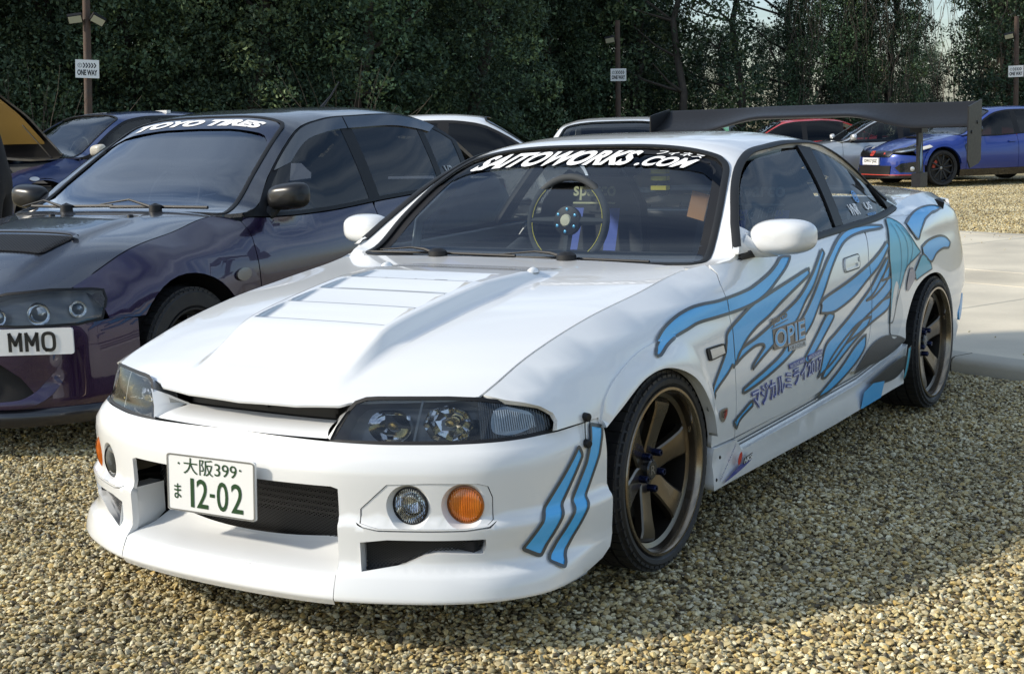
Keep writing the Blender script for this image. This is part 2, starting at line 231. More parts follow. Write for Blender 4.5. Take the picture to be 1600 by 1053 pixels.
# ---------------------------------------------------------------- objects
def link(name, me, parent=None, loc=None):
    o = bpy.data.objects.new(name, me); COL.objects.link(o)
    if parent is not None: o.parent = parent
    if loc is not None: o.location = loc
    return o
def thing(name, label, cat, loc=(0, 0, 0), rotz=0, group=None, kind=None):
    o = link(name, None, None, loc); o.rotation_euler = (0, 0, rotz); o.empty_display_size = .2
    tag(o, label, cat, group, kind); return o
def tag(o, label=None, cat=None, group=None, kind=None):
    if label: o['label'] = label
    if cat: o['category'] = cat
    if group: o['group'] = group
    if kind: o['kind'] = kind
    return o
def mesh(name, V, Fs, m, parent=None, smooth=None, normals=None, mats=None):
    me = bpy.data.meshes.new(name); me.from_pydata([tuple(map(float, v)) for v in V], [], [tuple(int(i) for i in f) for f in Fs])
    for mm in (mats or [m]): me.materials.append(mm)
    if normals is not None:
        me.polygons.foreach_set('use_smooth', [True] * len(me.polygons))
        me.normals_split_custom_set_from_vertices([tuple(map(float, n)) for n in normals])
    elif smooth is not None:
        me.polygons.foreach_set('use_smooth', [True] * len(me.polygons)); me.set_sharp_from_angle(angle=rad(smooth))
    me.validate(); me.update()
    return link(name, me, parent)
def copy_tree(o, parent=None):
    c = o.copy(); COL.objects.link(c); c.parent = parent
    for ch in list(o.children): copy_tree(ch, c)
    return c
class MB:
    """collects plain shapes that make up one part"""
    def __init__(s): s.v = []; s.f = []; s.mi = []
    def add(s, V, Fs, mi=0):
        o = len(s.v); s.v += [tuple(map(float, v)) for v in V]; s.f += [tuple(int(i) + o for i in f) for f in Fs]; s.mi += [mi] * len(Fs); return s
    def box(s, c, d, R=None, mi=0, taper=1.0):
        V = []
        for z in (-1, 1):
            k = taper if z > 0 else 1
            for x, y in ((-1, -1), (1, -1), (1, 1), (-1, 1)):
                p = Vector((x * d[0] / 2 * k, y * d[1] / 2 * k, z * d[2] / 2))
                if R is not None: p = R @ p
                V.append(p + Vector(c))
        return s.add(V, [(3, 2, 1, 0), (4, 5, 6, 7), (0, 1, 5, 4), (1, 2, 6, 5), (2, 3, 7, 6), (3, 0, 4, 7)], mi)
    def tube(s, P, r, n=8, caps=True, mi=0, closed=False):
        P = [Vector(p) for p in P]; k = len(P); rr = r if hasattr(r, '__len__') else [r] * k; V = []; up = None
        for i, p in enumerate(P):
            if closed: t = P[(i + 1) % k] - P[i - 1]
            else: t = P[min(i + 1, k - 1)] - P[max(i - 1, 0)]
            t.normalize()
            if up is None:
                up = Vector((0, 0, 1)) if abs(t.z) < .9 else Vector((0, 1, 0))
            a = t.cross(up); a.normalize(); up = a.cross(t)
            for j in range(n):
                q = 2 * math.pi * j / n; V.append(p + (a * math.cos(q) + up * math.sin(q)) * rr[i])
        F_ = []
        for i in range(k if closed else k - 1):
            for j in range(n):
                i2 = (i + 1) % k
                F_.append((i * n + j, i * n + (j + 1) % n, i2 * n + (j + 1) % n, i2 * n + j))
        if caps and not closed: F_ += [tuple(range(n - 1, -1, -1)), tuple((k - 1) * n + j for j in range(n))]
        return s.add(V, F_, mi)
    def lathe(s, prof, n=48, M=None, mi=0, a0=0, a1=2 * math.pi):
        """profile [(radius, height)] turned round the x axis of M"""
        V = []; full = abs(a1 - a0 - 2 * math.pi) < 1e-6; nn = n if full else n + 1
        for r, h in prof:
            for j in range(nn):
                q = a0 + (a1 - a0) * j / n; p = Vector((h, r * math.cos(q), r * math.sin(q))); V.append(M @ p if M is not None else p)
        F_ = []
        for i in range(len(prof) - 1):
            for j in range(n):
                j2 = (j + 1) % nn; F_.append((i * nn + j, i * nn + j2, (i + 1) * nn + j2, (i + 1) * nn + j))
        return s.add(V, F_, mi)
    def sheet(s, G, mi=0, flip=False):
        n, k = len(G), len(G[0]); F_ = []
        for i in range(n - 1):
            for j in range(k - 1):
                q = (i * k + j, i * k + j + 1, (i + 1) * k + j + 1, (i + 1) * k + j); F_.append(q[::-1] if flip else q)
        return s.add([p for r in G for p in r], F_, mi)
    def build(s, name, m, parent=None, smooth=40, mats=None, mirror=False):
        V = [(-x, y, z) for x, y, z in s.v] if mirror else s.v
        Fs = [f[::-1] for f in s.f] if mirror else s.f
        o = mesh(name, V, Fs, m, parent, smooth=smooth, mats=mats)
        if mats: o.data.polygons.foreach_set('material_index', s.mi[:len(o.data.polygons)])
        return o

# ---------------------------------------------------------------- 2-D outlines and panels on a surface
def crv(P, n=8, closed=False):
    """smooth curve through 2-D or 3-D points"""
    P = np.asarray(P, float); k = len(P); out = []
    for i in range(k if closed else k - 1):
        p1, p2 = P[i], P[(i + 1) % k]
        p0 = P[i - 1] if (closed or i > 0) else 2 * p1 - p2
        p3 = P[(i + 2) % k] if (closed or i + 2 < k) else 2 * p2 - p1
        for t in np.arange(n) / n:
            out.append(.5 * (2*p1 + (p2 - p0) * t + (2*p0 - 5*p1 + 4*p2 - p3) * t*t + (3*p1 - p0 - 3*p2 + p3) * t**3))
    if not closed: out.append(P[-1])
    return np.array(out)
def resample(P, h, closed=True):
    P = np.asarray(P, float); out = []
    for i in range(len(P) if closed else len(P) - 1):
        a, b = P[i], P[(i + 1) % len(P)]; k = max(1, int(math.ceil(np.hypot(*(b - a)) / h)))
        out += [a + (b - a) * t / k for t in range(k)]
    if not closed: out.append(P[-1])
    return np.array(out)
def rounded(P, r, n=5):
    """polygon with its corners rounded"""
    P = np.asarray(P, float); out = []; k = len(P)
    rr = r if hasattr(r, '__len__') else [r] * k
    for i in range(k):
        p, a, b = P[i], P[i - 1], P[(i + 1) % k]
        da, db = a - p, b - p; la, lb = np.hypot(*da), np.hypot(*db); q = min(rr[i], la * .48, lb * .48)
        if q < 1e-4: out.append(p); continue
        s, e = p + da / la * q, p + db / lb * q
        for t in np.linspace(0, 1, n): out.append((1-t)**2 * s + 2*t*(1-t) * p + t*t * e)
    return np.array(out)
def smart(P, n=6, limit=70):
    """smooth outline that keeps its sharp tips"""
    P = np.asarray(P, float); k = len(P); sharp = []
    for i in range(k):
        a, b = P[i] - P[i - 1], P[(i + 1) % k] - P[i]; c = np.dot(a, b) / (np.hypot(*a) * np.hypot(*b) + 1e-12)
        if math.degrees(math.acos(max(-1, min(1, c)))) > limit: sharp.append(i)
    if not sharp: return crv(P, n, True)
    out = []
    for j, i0 in enumerate(sharp):
        i1 = sharp[(j + 1) % len(sharp)]; i1 = i1 if i1 > i0 else i1 + k
        out += list(crv([P[i % k] for i in range(i0, i1 + 1)], n))[:-1]
    return np.array(out)
def inside(Q, P):
    x, y = Q[:, 0], Q[:, 1]; r = np.zeros(len(Q), bool); n = len(P); j = n - 1
    for i in range(n):
        xi, yi, xj, yj = P[i][0], P[i][1], P[j][0], P[j][1]
        if yi != yj:
            r ^= ((yi > y) != (yj > y)) & (x < (xj - xi) * (y - yi) / (yj - yi) + xi)
        j = i
    return r
def ccw(P):
    P = np.asarray(P); x, y = P[:, 0], P[:, 1]
    return P if np.sum(x * np.roll(y, -1) - np.roll(x, -1) * y) > 0 else P[::-1]
def circle(c, r, n=24, a0=0, a1=2 * math.pi, end=False):
    t = np.linspace(a0, a1, n, endpoint=end); rx, ry = r if hasattr(r, '__len__') else (r, r)
    return np.stack([c[0] + rx * np.cos(t), c[1] + ry * np.sin(t)], 1)
def triangulate(poly, holes, h, lines=()):
    loops = [ccw(poly)] + [ccw(q)[::-1] for q in holes]; pts = []; edges = []; loop_idx = []
    for Lp in loops:
        o = len(pts); n = len(Lp); pts += list(Lp); edges += [(o + i, o + (i + 1) % n) for i in range(n)]; loop_idx.append(list(range(o, o + n)))
    for ln in lines:
        o = len(pts); pts += list(ln); edges += [(o + i, o + i + 1) for i in range(len(ln) - 1)]
    B = np.array(pts)
    hx, hy = h if hasattr(h, '__len__') else (h, h)
    lo, hi = loops[0].min(0), loops[0].max(0)
    gx = np.arange(lo[0] + hx * .5, hi[0], hx); gy = np.arange(lo[1] + hy * .5, hi[1], hy)
    if len(gx) and len(gy):
        Q = np.stack(np.meshgrid(gx, gy), -1).reshape(-1, 2); ok = inside(Q, loops[0])
        for q in loops[1:]: ok &= ~inside(Q, q)
        Q = Q[ok]
        if len(Q):
            sc = np.array([1 / hx, 1 / hy]); d = np.full(len(Q), 9.)
            for c in range(0, len(B), 400): d = np.minimum(d, np.sqrt((((Q[:, None] - B[None, c:c+400]) * sc) ** 2).sum(-1)).min(1))
            Q = Q[d > .45]; pts += list(Q)
    r = delaunay_2d_cdt([Vector((float(p[0]), float(p[1]))) for p in pts], edges, [], 0, 1e-6)
    V = np.array([tuple(v) for v in r[0]]); Fc = np.array([f for f in r[2] if len(f) == 3])
    back = {}
    for new, olds in enumerate(r[3]):
        for q in olds: back[q] = new
    c = V[Fc].mean(1); ok = inside(c, loops[0])
    for q in loops[1:]: ok &= ~inside(c, q)
    Fc = Fc[ok]
    a, b, d = V[Fc[:, 0]], V[Fc[:, 1]], V[Fc[:, 2]]
    cr = (b[:, 0]-a[:, 0])*(d[:, 1]-a[:, 1]) - (b[:, 1]-a[:, 1])*(d[:, 0]-a[:, 0])
    Fc[cr < 0] = Fc[cr < 0][:, ::-1]; Fc = Fc[abs(cr) > 1e-10]
    return V, Fc, [[back[i] for i in li] for li in loop_idx]
def lift(fn, U, ref, off=0.0):
    """points, outward normals on the surface"""
    e = 1e-3; P = fn(U); du = fn(U + [e, 0]) - fn(U - [e, 0]); dv = fn(U + [0, e]) - fn(U - [0, e])
    N = np.cross(du, dv); l = np.linalg.norm(N, axis=1); N /= np.maximum(l, 1e-12)[:, None]
    R = ref(P) if callable(ref) else np.broadcast_to(ref, P.shape); s = np.sign((N * R).sum(1)); s[s == 0] = 1; N *= s[:, None]
    o = off(U) if callable(off) else np.full(len(U), off)
    Q = P + N * o[:, None]
    if callable(off):
        f2 = lambda W: fn(W) 
        e = 2e-3; g = []
        for d in ([e, 0], [0, e]):
            A_, B_ = U + d, U - np.array(d)
            g.append((fn(A_) + N * off(A_)[:, None]) - (fn(B_) + N * off(B_)[:, None]))
        N2 = np.cross(g[0], g[1]); N2 /= np.maximum(np.linalg.norm(N2, axis=1), 1e-12)[:, None]; s = np.sign((N2 * R).sum(1)); s[s == 0] = 1; N = N2 * s[:, None]
    return Q, N
SIDE, UP, FRONT, BACK = np.array([1., 0, 0]), np.array([0, 0, 1.]), (lambda P: np.stack([P[:, 0] * .8, -np.ones(len(P)), P[:, 2] * 0], 1)), (lambda P: np.stack([P[:, 0] * .8, np.ones(len(P)), P[:, 2] * 0], 1))
def panel(name, fn, ref, poly, m, parent, holes=(), h=.06, hb=None, off=0.0, flange=.014, mirror=False, lines=(), back=False, keep=None):
    hb = hb or (min(h) if hasattr(h, '__len__') else h) * .6
    poly = resample(poly, hb); holes = [resample(q, hb) for q in holes]
    V, Fc, loops = triangulate(poly, holes, h, lines)
    if keep is not None: Fc = Fc[keep(V[Fc].mean(1))]
    if not len(Fc): return None
    if not flange:
        used = np.unique(Fc); remap = np.zeros(len(V), int); remap[used] = np.arange(len(used)); V = V[used]; Fc = remap[Fc]
    P, N = lift(fn, V, ref, off)
    # face orientation
    if len(Fc):
        f0 = Fc[np.argmax(np.linalg.norm(np.cross(P[Fc[:, 1]] - P[Fc[:, 0]], P[Fc[:, 2]] - P[Fc[:, 0]]), axis=1))]
        fn_ = np.cross(P[Fc[:, 1]] - P[Fc[:, 0]], P[Fc[:, 2]] - P[Fc[:, 0]])
        sgn = (fn_ * (N[Fc[:, 0]] + N[Fc[:, 1]] + N[Fc[:, 2]])).sum(1); Fc = Fc.copy(); Fc[sgn < 0] = Fc[sgn < 0][:, ::-1]
    Vs = list(P); Ns = list(N); Fs = [tuple(f) for f in Fc]
    if flange:
        for li in loops:
            k = len(li); o = len(Vs); rimP = P[li]; rimN = N[li]; low = rimP - rimN * flange
            tn = np.roll(rimP, -1, 0) - np.roll(rimP, 1, 0); on = np.cross(tn, rimN); on /= np.maximum(np.linalg.norm(on, axis=1), 1e-9)[:, None]
            # outward = away from the panel
            a, b_ = li[0], li[1 % k]
            fdir = None
            for f in Fc:
                if a in f and b_ in f:
                    c = [q for q in f if q not in (a, b_)][0]; mid = (P[a] + P[b_]) / 2; fdir = np.dot(P[c] - mid, on[0]); break
            if fdir is not None and fdir > 0: on = -on
            Vs += list(rimP) + list(low); Ns += list(on) + list(on)
            for i in range(k):
                j = (i + 1) % k; q = (o + i, o + j, o + k + j, o + k + i)
                nf = np.cross(Vs[q[1]] - Vs[q[0]], Vs[q[3]] - Vs[q[0]])
                Fs.append(q if np.dot(nf, on[i]) >= 0 else q[::-1])
    Vs = np.array(Vs); Ns = np.array(Ns)
    if mirror:
        Vs = Vs * [-1, 1, 1]; Ns = Ns * [-1, 1, 1]; Fs = [f[::-1] for f in Fs]
    return mesh(name, Vs, Fs, m, parent, normals=Ns)
def both(name, *a, **k):
    return panel(name, *a, **k), panel(name, *a, mirror=True, **k)
def ribbon(name, fn, ref, line, w, m, parent, off=.003, closed=False, mirror=False, h=.03, thick=0):
    """flat strip of width w along a line on the surface"""
    Lp = resample(np.asarray(line, float), h, closed); n = len(Lp); P, N = lift(fn, Lp, ref, off)
    t = (np.roll(P, -1, 0) - np.roll(P, 1, 0)) if closed else np.gradient(P, axis=0)
    t /= np.maximum(np.linalg.norm(t, axis=1), 1e-9)[:, None]; sd = np.cross(N, t)
    if thick:
        prof = [(-w/2, 0), (-w/2, thick * .7), (-w/4, thick), (w/4, thick), (w/2, thick * .7), (w/2, 0)]
    else: prof = [(-w/2, 0), (w/2, 0)]
    V = []; k = len(prof)
    for i in range(n):
        for a, b_ in prof: V.append(P[i] + sd[i] * a + N[i] * b_)
    Fs = []
    for i in range(n if closed else n - 1):
        for j in range(k - 1):
            i2 = (i + 1) % n; Fs.append((i*k + j, i*k + j + 1, i2*k + j + 1, i2*k + j))
    V = np.array(V); q = Fs[0]; nf = np.cross(V[q[1]] - V[q[0]], V[q[3]] - V[q[0]])
    md = k // 2 - 1
    q = Fs[min(md, len(Fs) - 1)]; nf = np.cross(V[q[1]] - V[q[0]], V[q[3]] - V[q[0]])
    if np.dot(nf, N[0]) < 0: Fs = [f[::-1] for f in Fs]
    if mirror: V = V * [-1, 1, 1]; Fs = [f[::-1] for f in Fs]
    return mesh(name, V, Fs, m, parent, smooth=50)
FONT_CACHE = {}
def text_tris(txt, size=1.0, bold=0.0, shear=0.0, align='LEFT', space=1.0, resolution=4):
    key = (txt, bold, shear, space, resolution)
    if key not in FONT_CACHE:
        c = bpy.data.curves.new('lettering', 'FONT'); c.body = txt; c.offset = bold; c.shear = shear; c.space_character = space; c.resolution_u = resolution
        o = bpy.data.objects.new('lettering', c); COL.objects.link(o)
        dg = bpy.context.evaluated_depsgraph_get(); dg.update(); me = o.evaluated_get(dg).to_mesh()
        V = np.array([v.co[:2] for v in me.vertices]) if len(me.vertices) else np.zeros((0, 2)); me.calc_loop_triangles()
        T = [tuple(t.vertices) for t in me.loop_triangles]
        o.evaluated_get(dg).to_mesh_clear(); bpy.data.objects.remove(o); bpy.data.curves.remove(c)
        FONT_CACHE[key] = (V, T)
    return FONT_CACHE[key]
def lettering(name, txt, fn, ref, box, m, parent, off=.003, bold=.0, shear=0.0, space=1.0, flipx=False, mirror=False, skew=None):
    """flat print: text fitted in a quad of surface coordinates box = (lower-left, lower-right, upper-left[, upper-right])"""
    V, T = text_tris(txt, 1, bold, shear, space=space)
    if not len(V): return None
    lo, hi = V.min(0), V.max(0); n = (V - lo) / np.maximum(hi - lo, 1e-6)
    a, b_, c = [np.array(q, float) for q in box[:3]]; d = np.array(box[3], float) if len(box) > 3 else b_ + c - a
    u, v = n[:, :1], n[:, 1:]
    U = a * (1-u) * (1-v) + b_ * u * (1-v) + c * (1-u) * v + d * u * v
    P, N = lift(fn, U, ref, off); Fs = []
    for t in T:
        nf = np.cross(P[t[1]] - P[t[0]], P[t[2]] - P[t[0]]); Fs.append(t if np.dot(nf, N[t[0]]) >= 0 else t[::-1])
    if mirror: P = P * [-1, 1, 1]; N = N * [-1, 1, 1]; Fs = [f[::-1] for f in Fs]
    return mesh(name, P, Fs, m, parent, normals=N)
def flat(o, u, v):
    """a plane as a surface: origin o, axes u, v"""
    o, u, v = [np.array(q, float) for q in (o, u, v)]
    return lambda U: o + U[:, :1] * u + U[:, 1:] * v
def strokes(name, lines, fn, ref, box, w, m, parent, off=.003):
    """flat print drawn with strokes given in a unit square"""
    a, b_, c = [np.array(q, float) for q in box]; V = []; Fs = []
    for Ln in lines:
        Ln = np.asarray(Ln, float); U = a + Ln[:, :1] * (b_ - a) + Ln[:, 1:] * (c - a); P, N = lift(fn, U, ref, off)
        t = np.gradient(P, axis=0); t /= np.linalg.norm(t, axis=1)[:, None]; sd = np.cross(N, t); o = len(V)
        ext = np.zeros_like(P); ext[0] = -t[0] * w * .4; ext[-1] = t[-1] * w * .4
        for i in range(len(P)): V += [P[i] + ext[i] - sd[i] * w / 2, P[i] + ext[i] + sd[i] * w / 2]
        for i in range(len(P) - 1):
            q = (o + 2*i, o + 2*i + 1, o + 2*i + 3, o + 2*i + 2); nf = np.cross(V[q[1]] - V[q[0]], V[q[3]] - V[q[0]]); Fs.append(q if np.dot(nf, N[i]) >= 0 else q[::-1])
    return mesh(name, V, Fs, m, parent)
# ---------------------------------------------------------------- materials used by the cars
WHITE = mat('white_paint', (.71, .72, .72), .28, coat=1.0, coat_rough=.02, noise_amt=.012, noise_scale=3)
BLACK = mat('black_plastic', (.010, .010, .011), .5, spec=.3)
RUBBER = mat('rubber_seal', (.010, .011, .012), .5, spec=.3)
TYRE = mat('tyre_rubber', (.016, .016, .017), .62, noise_amt=.25, noise_scale=18)
BRONZE = mat('bronze_rim', (.105, .085, .062), .28, metal=.85, coat=.5, noise_amt=.06, noise_scale=8)
BRONZE_LIP = mat('bronze_lip', (.27, .22, .16), .22, metal=.9, coat=.4)
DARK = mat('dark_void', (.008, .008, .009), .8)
CHROME = mat('chrome', (.75, .76, .78), .07, metal=1)
STEEL = mat('steel', (.35, .35, .36), .35, metal=1)
BLUE = mat('flame_blue', (.06, .41, .80), .4, coat=.35)
OUTL = mat('flame_outline', (.05, .058, .062), .45, coat=.2)
TEAL = mat('swoosh_teal', (.045, .40, .56), .4, coat=.35)
INDIGO = mat('print_indigo', (.055, .075, .33), .4, coat=.8)
INK = mat('print_black', (.012, .014, .022), .4, coat=.7)
WPRINT = mat('print_white', (.80, .80, .80), .45)
GREYP = mat('print_grey', (.30, .32, .33), .45)
RED = mat('print_red', (.55, .05, .03), .45)
GREENINK = mat('plate_green', (.012, .05, .015), .45)
PLATEW = mat('plate_white', (.74, .75, .75), .35, coat=.3)
PLATEY = mat('plate_black', (.012, .012, .012), .4)
AMBER = mat('amber_lens', (.62, .17, .008), .12, coat=1)
CLEARL = glass_mat('lamp_lens', (.93, .95, .96), 1.0)
SMOKEL = glass_mat('smoked_lamp_lens', (.84, .86, .87), 1.3)
LAMPBK = mat('lamp_housing', (.20, .20, .20), .28, coat=.4)
LAMPW = mat('lamp_ribbed_glass', (.42, .44, .45), .12, coat=1, metal=.35)
SCREEN = glass_mat('windscreen_glass', (.88, .94, .94), 2.0)
SIDEG = glass_mat('side_glass', (.90, .94, .93), .9)
CARBON = mat('wing_carbon', (.011, .011, .012), .5, spec=.25, coat=.05, noise_amt=.08, noise_scale=60)
CABIN = mat('cabin_cloth', (.022, .025, .03), .85)
CABIN2 = mat('cabin_trim', (.03, .033, .038), .7)
BELTB = mat('harness_blue', (.03, .07, .36), .7)
YELLOW = mat('yellow_stitch', (.80, .68, .06), .6)
TAN = mat('tan_card', (.62, .30, .12), .7)

def wheel(name, parent, loc, R=.30, rim=.25, width=.24, side=1, spokes='six', mr=None, ml=None, tyre_only=False, nuts=True, simple=False, caliper=None):
    """road wheel: outer rim plane at loc, axle along x, outward = side"""
    mr = mr or BRONZE; ml = ml or BRONZE_LIP
    root = link(name, None, parent, loc)
    def put(mb, nm, m, sm=40, par=None):
        o = mb.build(nm, m, par or root, smooth=sm, mirror=(side < 0)); return o
    n = 40 if simple else 72
    t = MB(); w = width
    prof = [(rim - .004, -w + .02), (rim + .008, -w + .006), (R - .035, -w - .004), (R - .012, -w + .012), (R - .003, -w + .035)]
    for q in (.25, .5, .75):
        c = -w + .035 + (w - .05) * q
        if not simple: prof += [(R - .003, c - .006), (R - .010, c - .004), (R - .010, c + .004), (R - .003, c + .006)]
    prof += [(R - .003, -.030), (R - .010, -.008), (R - .024, .006), (rim + .014, .004), (rim + .006, -.004), (rim - .002, -.008)]
    t.lathe(prof, n)
    if not simple:       # tread blocks and shoulder grooves
        k = 56
        for i in range(k):
            a = 2 * math.pi * i / k
            for c, ww, sk in ((-.034, .040, .10), (-.036 - (w - .05) * .25, .040, -.06), (-.036 - (w - .05) * .5, .040, .06), (-.036 - (w - .05) * .74, .040, -.08)):
                Rm = Matrix.Rotation(-a + sk * .3, 3, 'X')
                t.box(Rm @ Vector((c, 0, R - .0035)), (ww, 2 * math.pi * R / k * .88, .010), Rm)
            Rm = Matrix.Rotation(-a, 3, 'X'); t.box(Rm @ Vector((-.004, 0, R - .017)), (.008, 2 * math.pi * R / k * .70, .014), Rm)
    put(t, 'tyre', TYRE, 35)
    r = MB()
    r.lathe([(rim - .002, -.012), (rim + .004, .0), (rim + .002, .005), (rim - .006, .005), (rim - .011, -.002), (rim - .013, -.016)], n)
    put(r, 'rim_lip', ml)
    b = MB(); b.lathe([(rim - .013, -.016), (rim - .016, -.034), (rim - .030, -.040)], n)
    put(b, 'rim_step', mr)
    b = MB(); b.lathe([(rim - .030, -.040), (rim - .034, -.075), (rim - .038, -.16), (rim - .030, -w + .01)], n)
    put(b, 'rim_barrel', mat('barrel_shaded', (.020, .017, .014), .4, metal=.5))  # shade between the spokes is put into the barrel's dark colour
    s = MB(); nsp = {'six': 6, 'ten': 10, 'five': 5}[spokes]
    for i in range(nsp):
        a = 2 * math.pi * (i + .25) / nsp; Rm = Matrix.Rotation(-a, 3, 'X')
        if spokes == 'six':
            # (radius, outer face depth, half width): broad bowed spoke that turns in at the rim
            st = [(.045, -.060, .032), (.075, -.056, .034), (.110, -.049, .034), (.150, -.040, .037), (.182, -.032, .042), (.204, -.031, .047), (.217, -.042, .051), (.222, -.075, .054)]
            st = [(q * rim / .25, d, hw * rim / .25) for q, d, hw in st]; th = .026
        else:
            hw = .017 if spokes == 'ten' else .026
            st = [(.04, -.035, hw), (.12, -.028, hw * .9), (rim - .04, -.024, hw * 1.0), (rim - .015, -.03, hw * 1.25)]; th = .02
        G = []
        for q, d, hw in st:
            ch = .004
            G.append([Rm @ Vector(p) for p in ((d - th, -hw, q), (d - ch, -hw, q), (d, -hw + ch * 1.6, q), (d + .001, 0, q), (d, hw - ch * 1.6, q), (d - ch, hw, q), (d - th, hw, q))])
        s.sheet(G, flip=True)
    s.lathe([(.052, -.10), (.055, -.066), (.050, -.060), (.030, -.060)], 28)
    put(s, 'spokes', mr, 28)
    if simple:
        h = MB(); h.lathe([(rim - .032, -.105), (.02, -.105), (.0005, -.105)], 24); put(h, 'brake_disc', mat('dark_disc', (.03, .03, .032), .5))
        if caliper:
            c = MB(); c.lathe([(.13, -.06), (.19, -.06), (.19, -.10)], 8, a0=2.2, a1=3.1); put(c, 'brake_caliper', caliper)
        h = MB(); h.lathe([(.032, -.058), (.028, -.050), (.0005, -.048)], 16); put(h, 'hub_cap', STEEL)
        return root
    d = MB(); d.lathe([(.165, -.115), (.165, -.125), (.05, -.125), (.05, -.1)], 40); put(d, 'brake_disc', mat('disc_iron', (.05, .048, .045), .4, metal=.8))
    c = MB(); c.lathe([(.031, -.062), (.031, -.046), (.027, -.042), (.0005, -.042)], 28); cap = put(c, 'hub_cap', mat('cap_black', (.02, .02, .022), .25, coat=.6))
    if side > 0: lettering('emblem', 'R', flat((-.0415, 0, 0), (0, 1, 0), (0, 0, 1)), SIDE, ((-.013, -.014), (.013, -.014), (-.013, .014)), STEEL, cap, off=.0005, bold=.01)
    if nuts:
        nm = mat('blue_nut', (.015, .022, .07), .25, metal=.8)
        for i in range(5):
            a = 2 * math.pi * (i + .5) / 5; k = MB(); Mx = Matrix.Translation((0, .057 * math.sin(a), .057 * math.cos(a)))
            k.lathe([(.0115, -.075), (.0115, -.034), (.0095, -.030), (.005, -.030), (.005, -.036), (.0004, -.036)], 12, Mx); put(k, 'wheel_nut', nm)
    v = MB(); Rm = Matrix.Rotation(-1.15, 3, 'X'); v.tube([Rm @ Vector((-.02, 0, rim - .022)), Rm @ Vector((-.012, 0, rim - .045))], .004, 6); put(v, 'valve', CHROME)
    return root

def box_of(P):       # corners -> text box
    return (P[3], P[2], P[0], P[1])

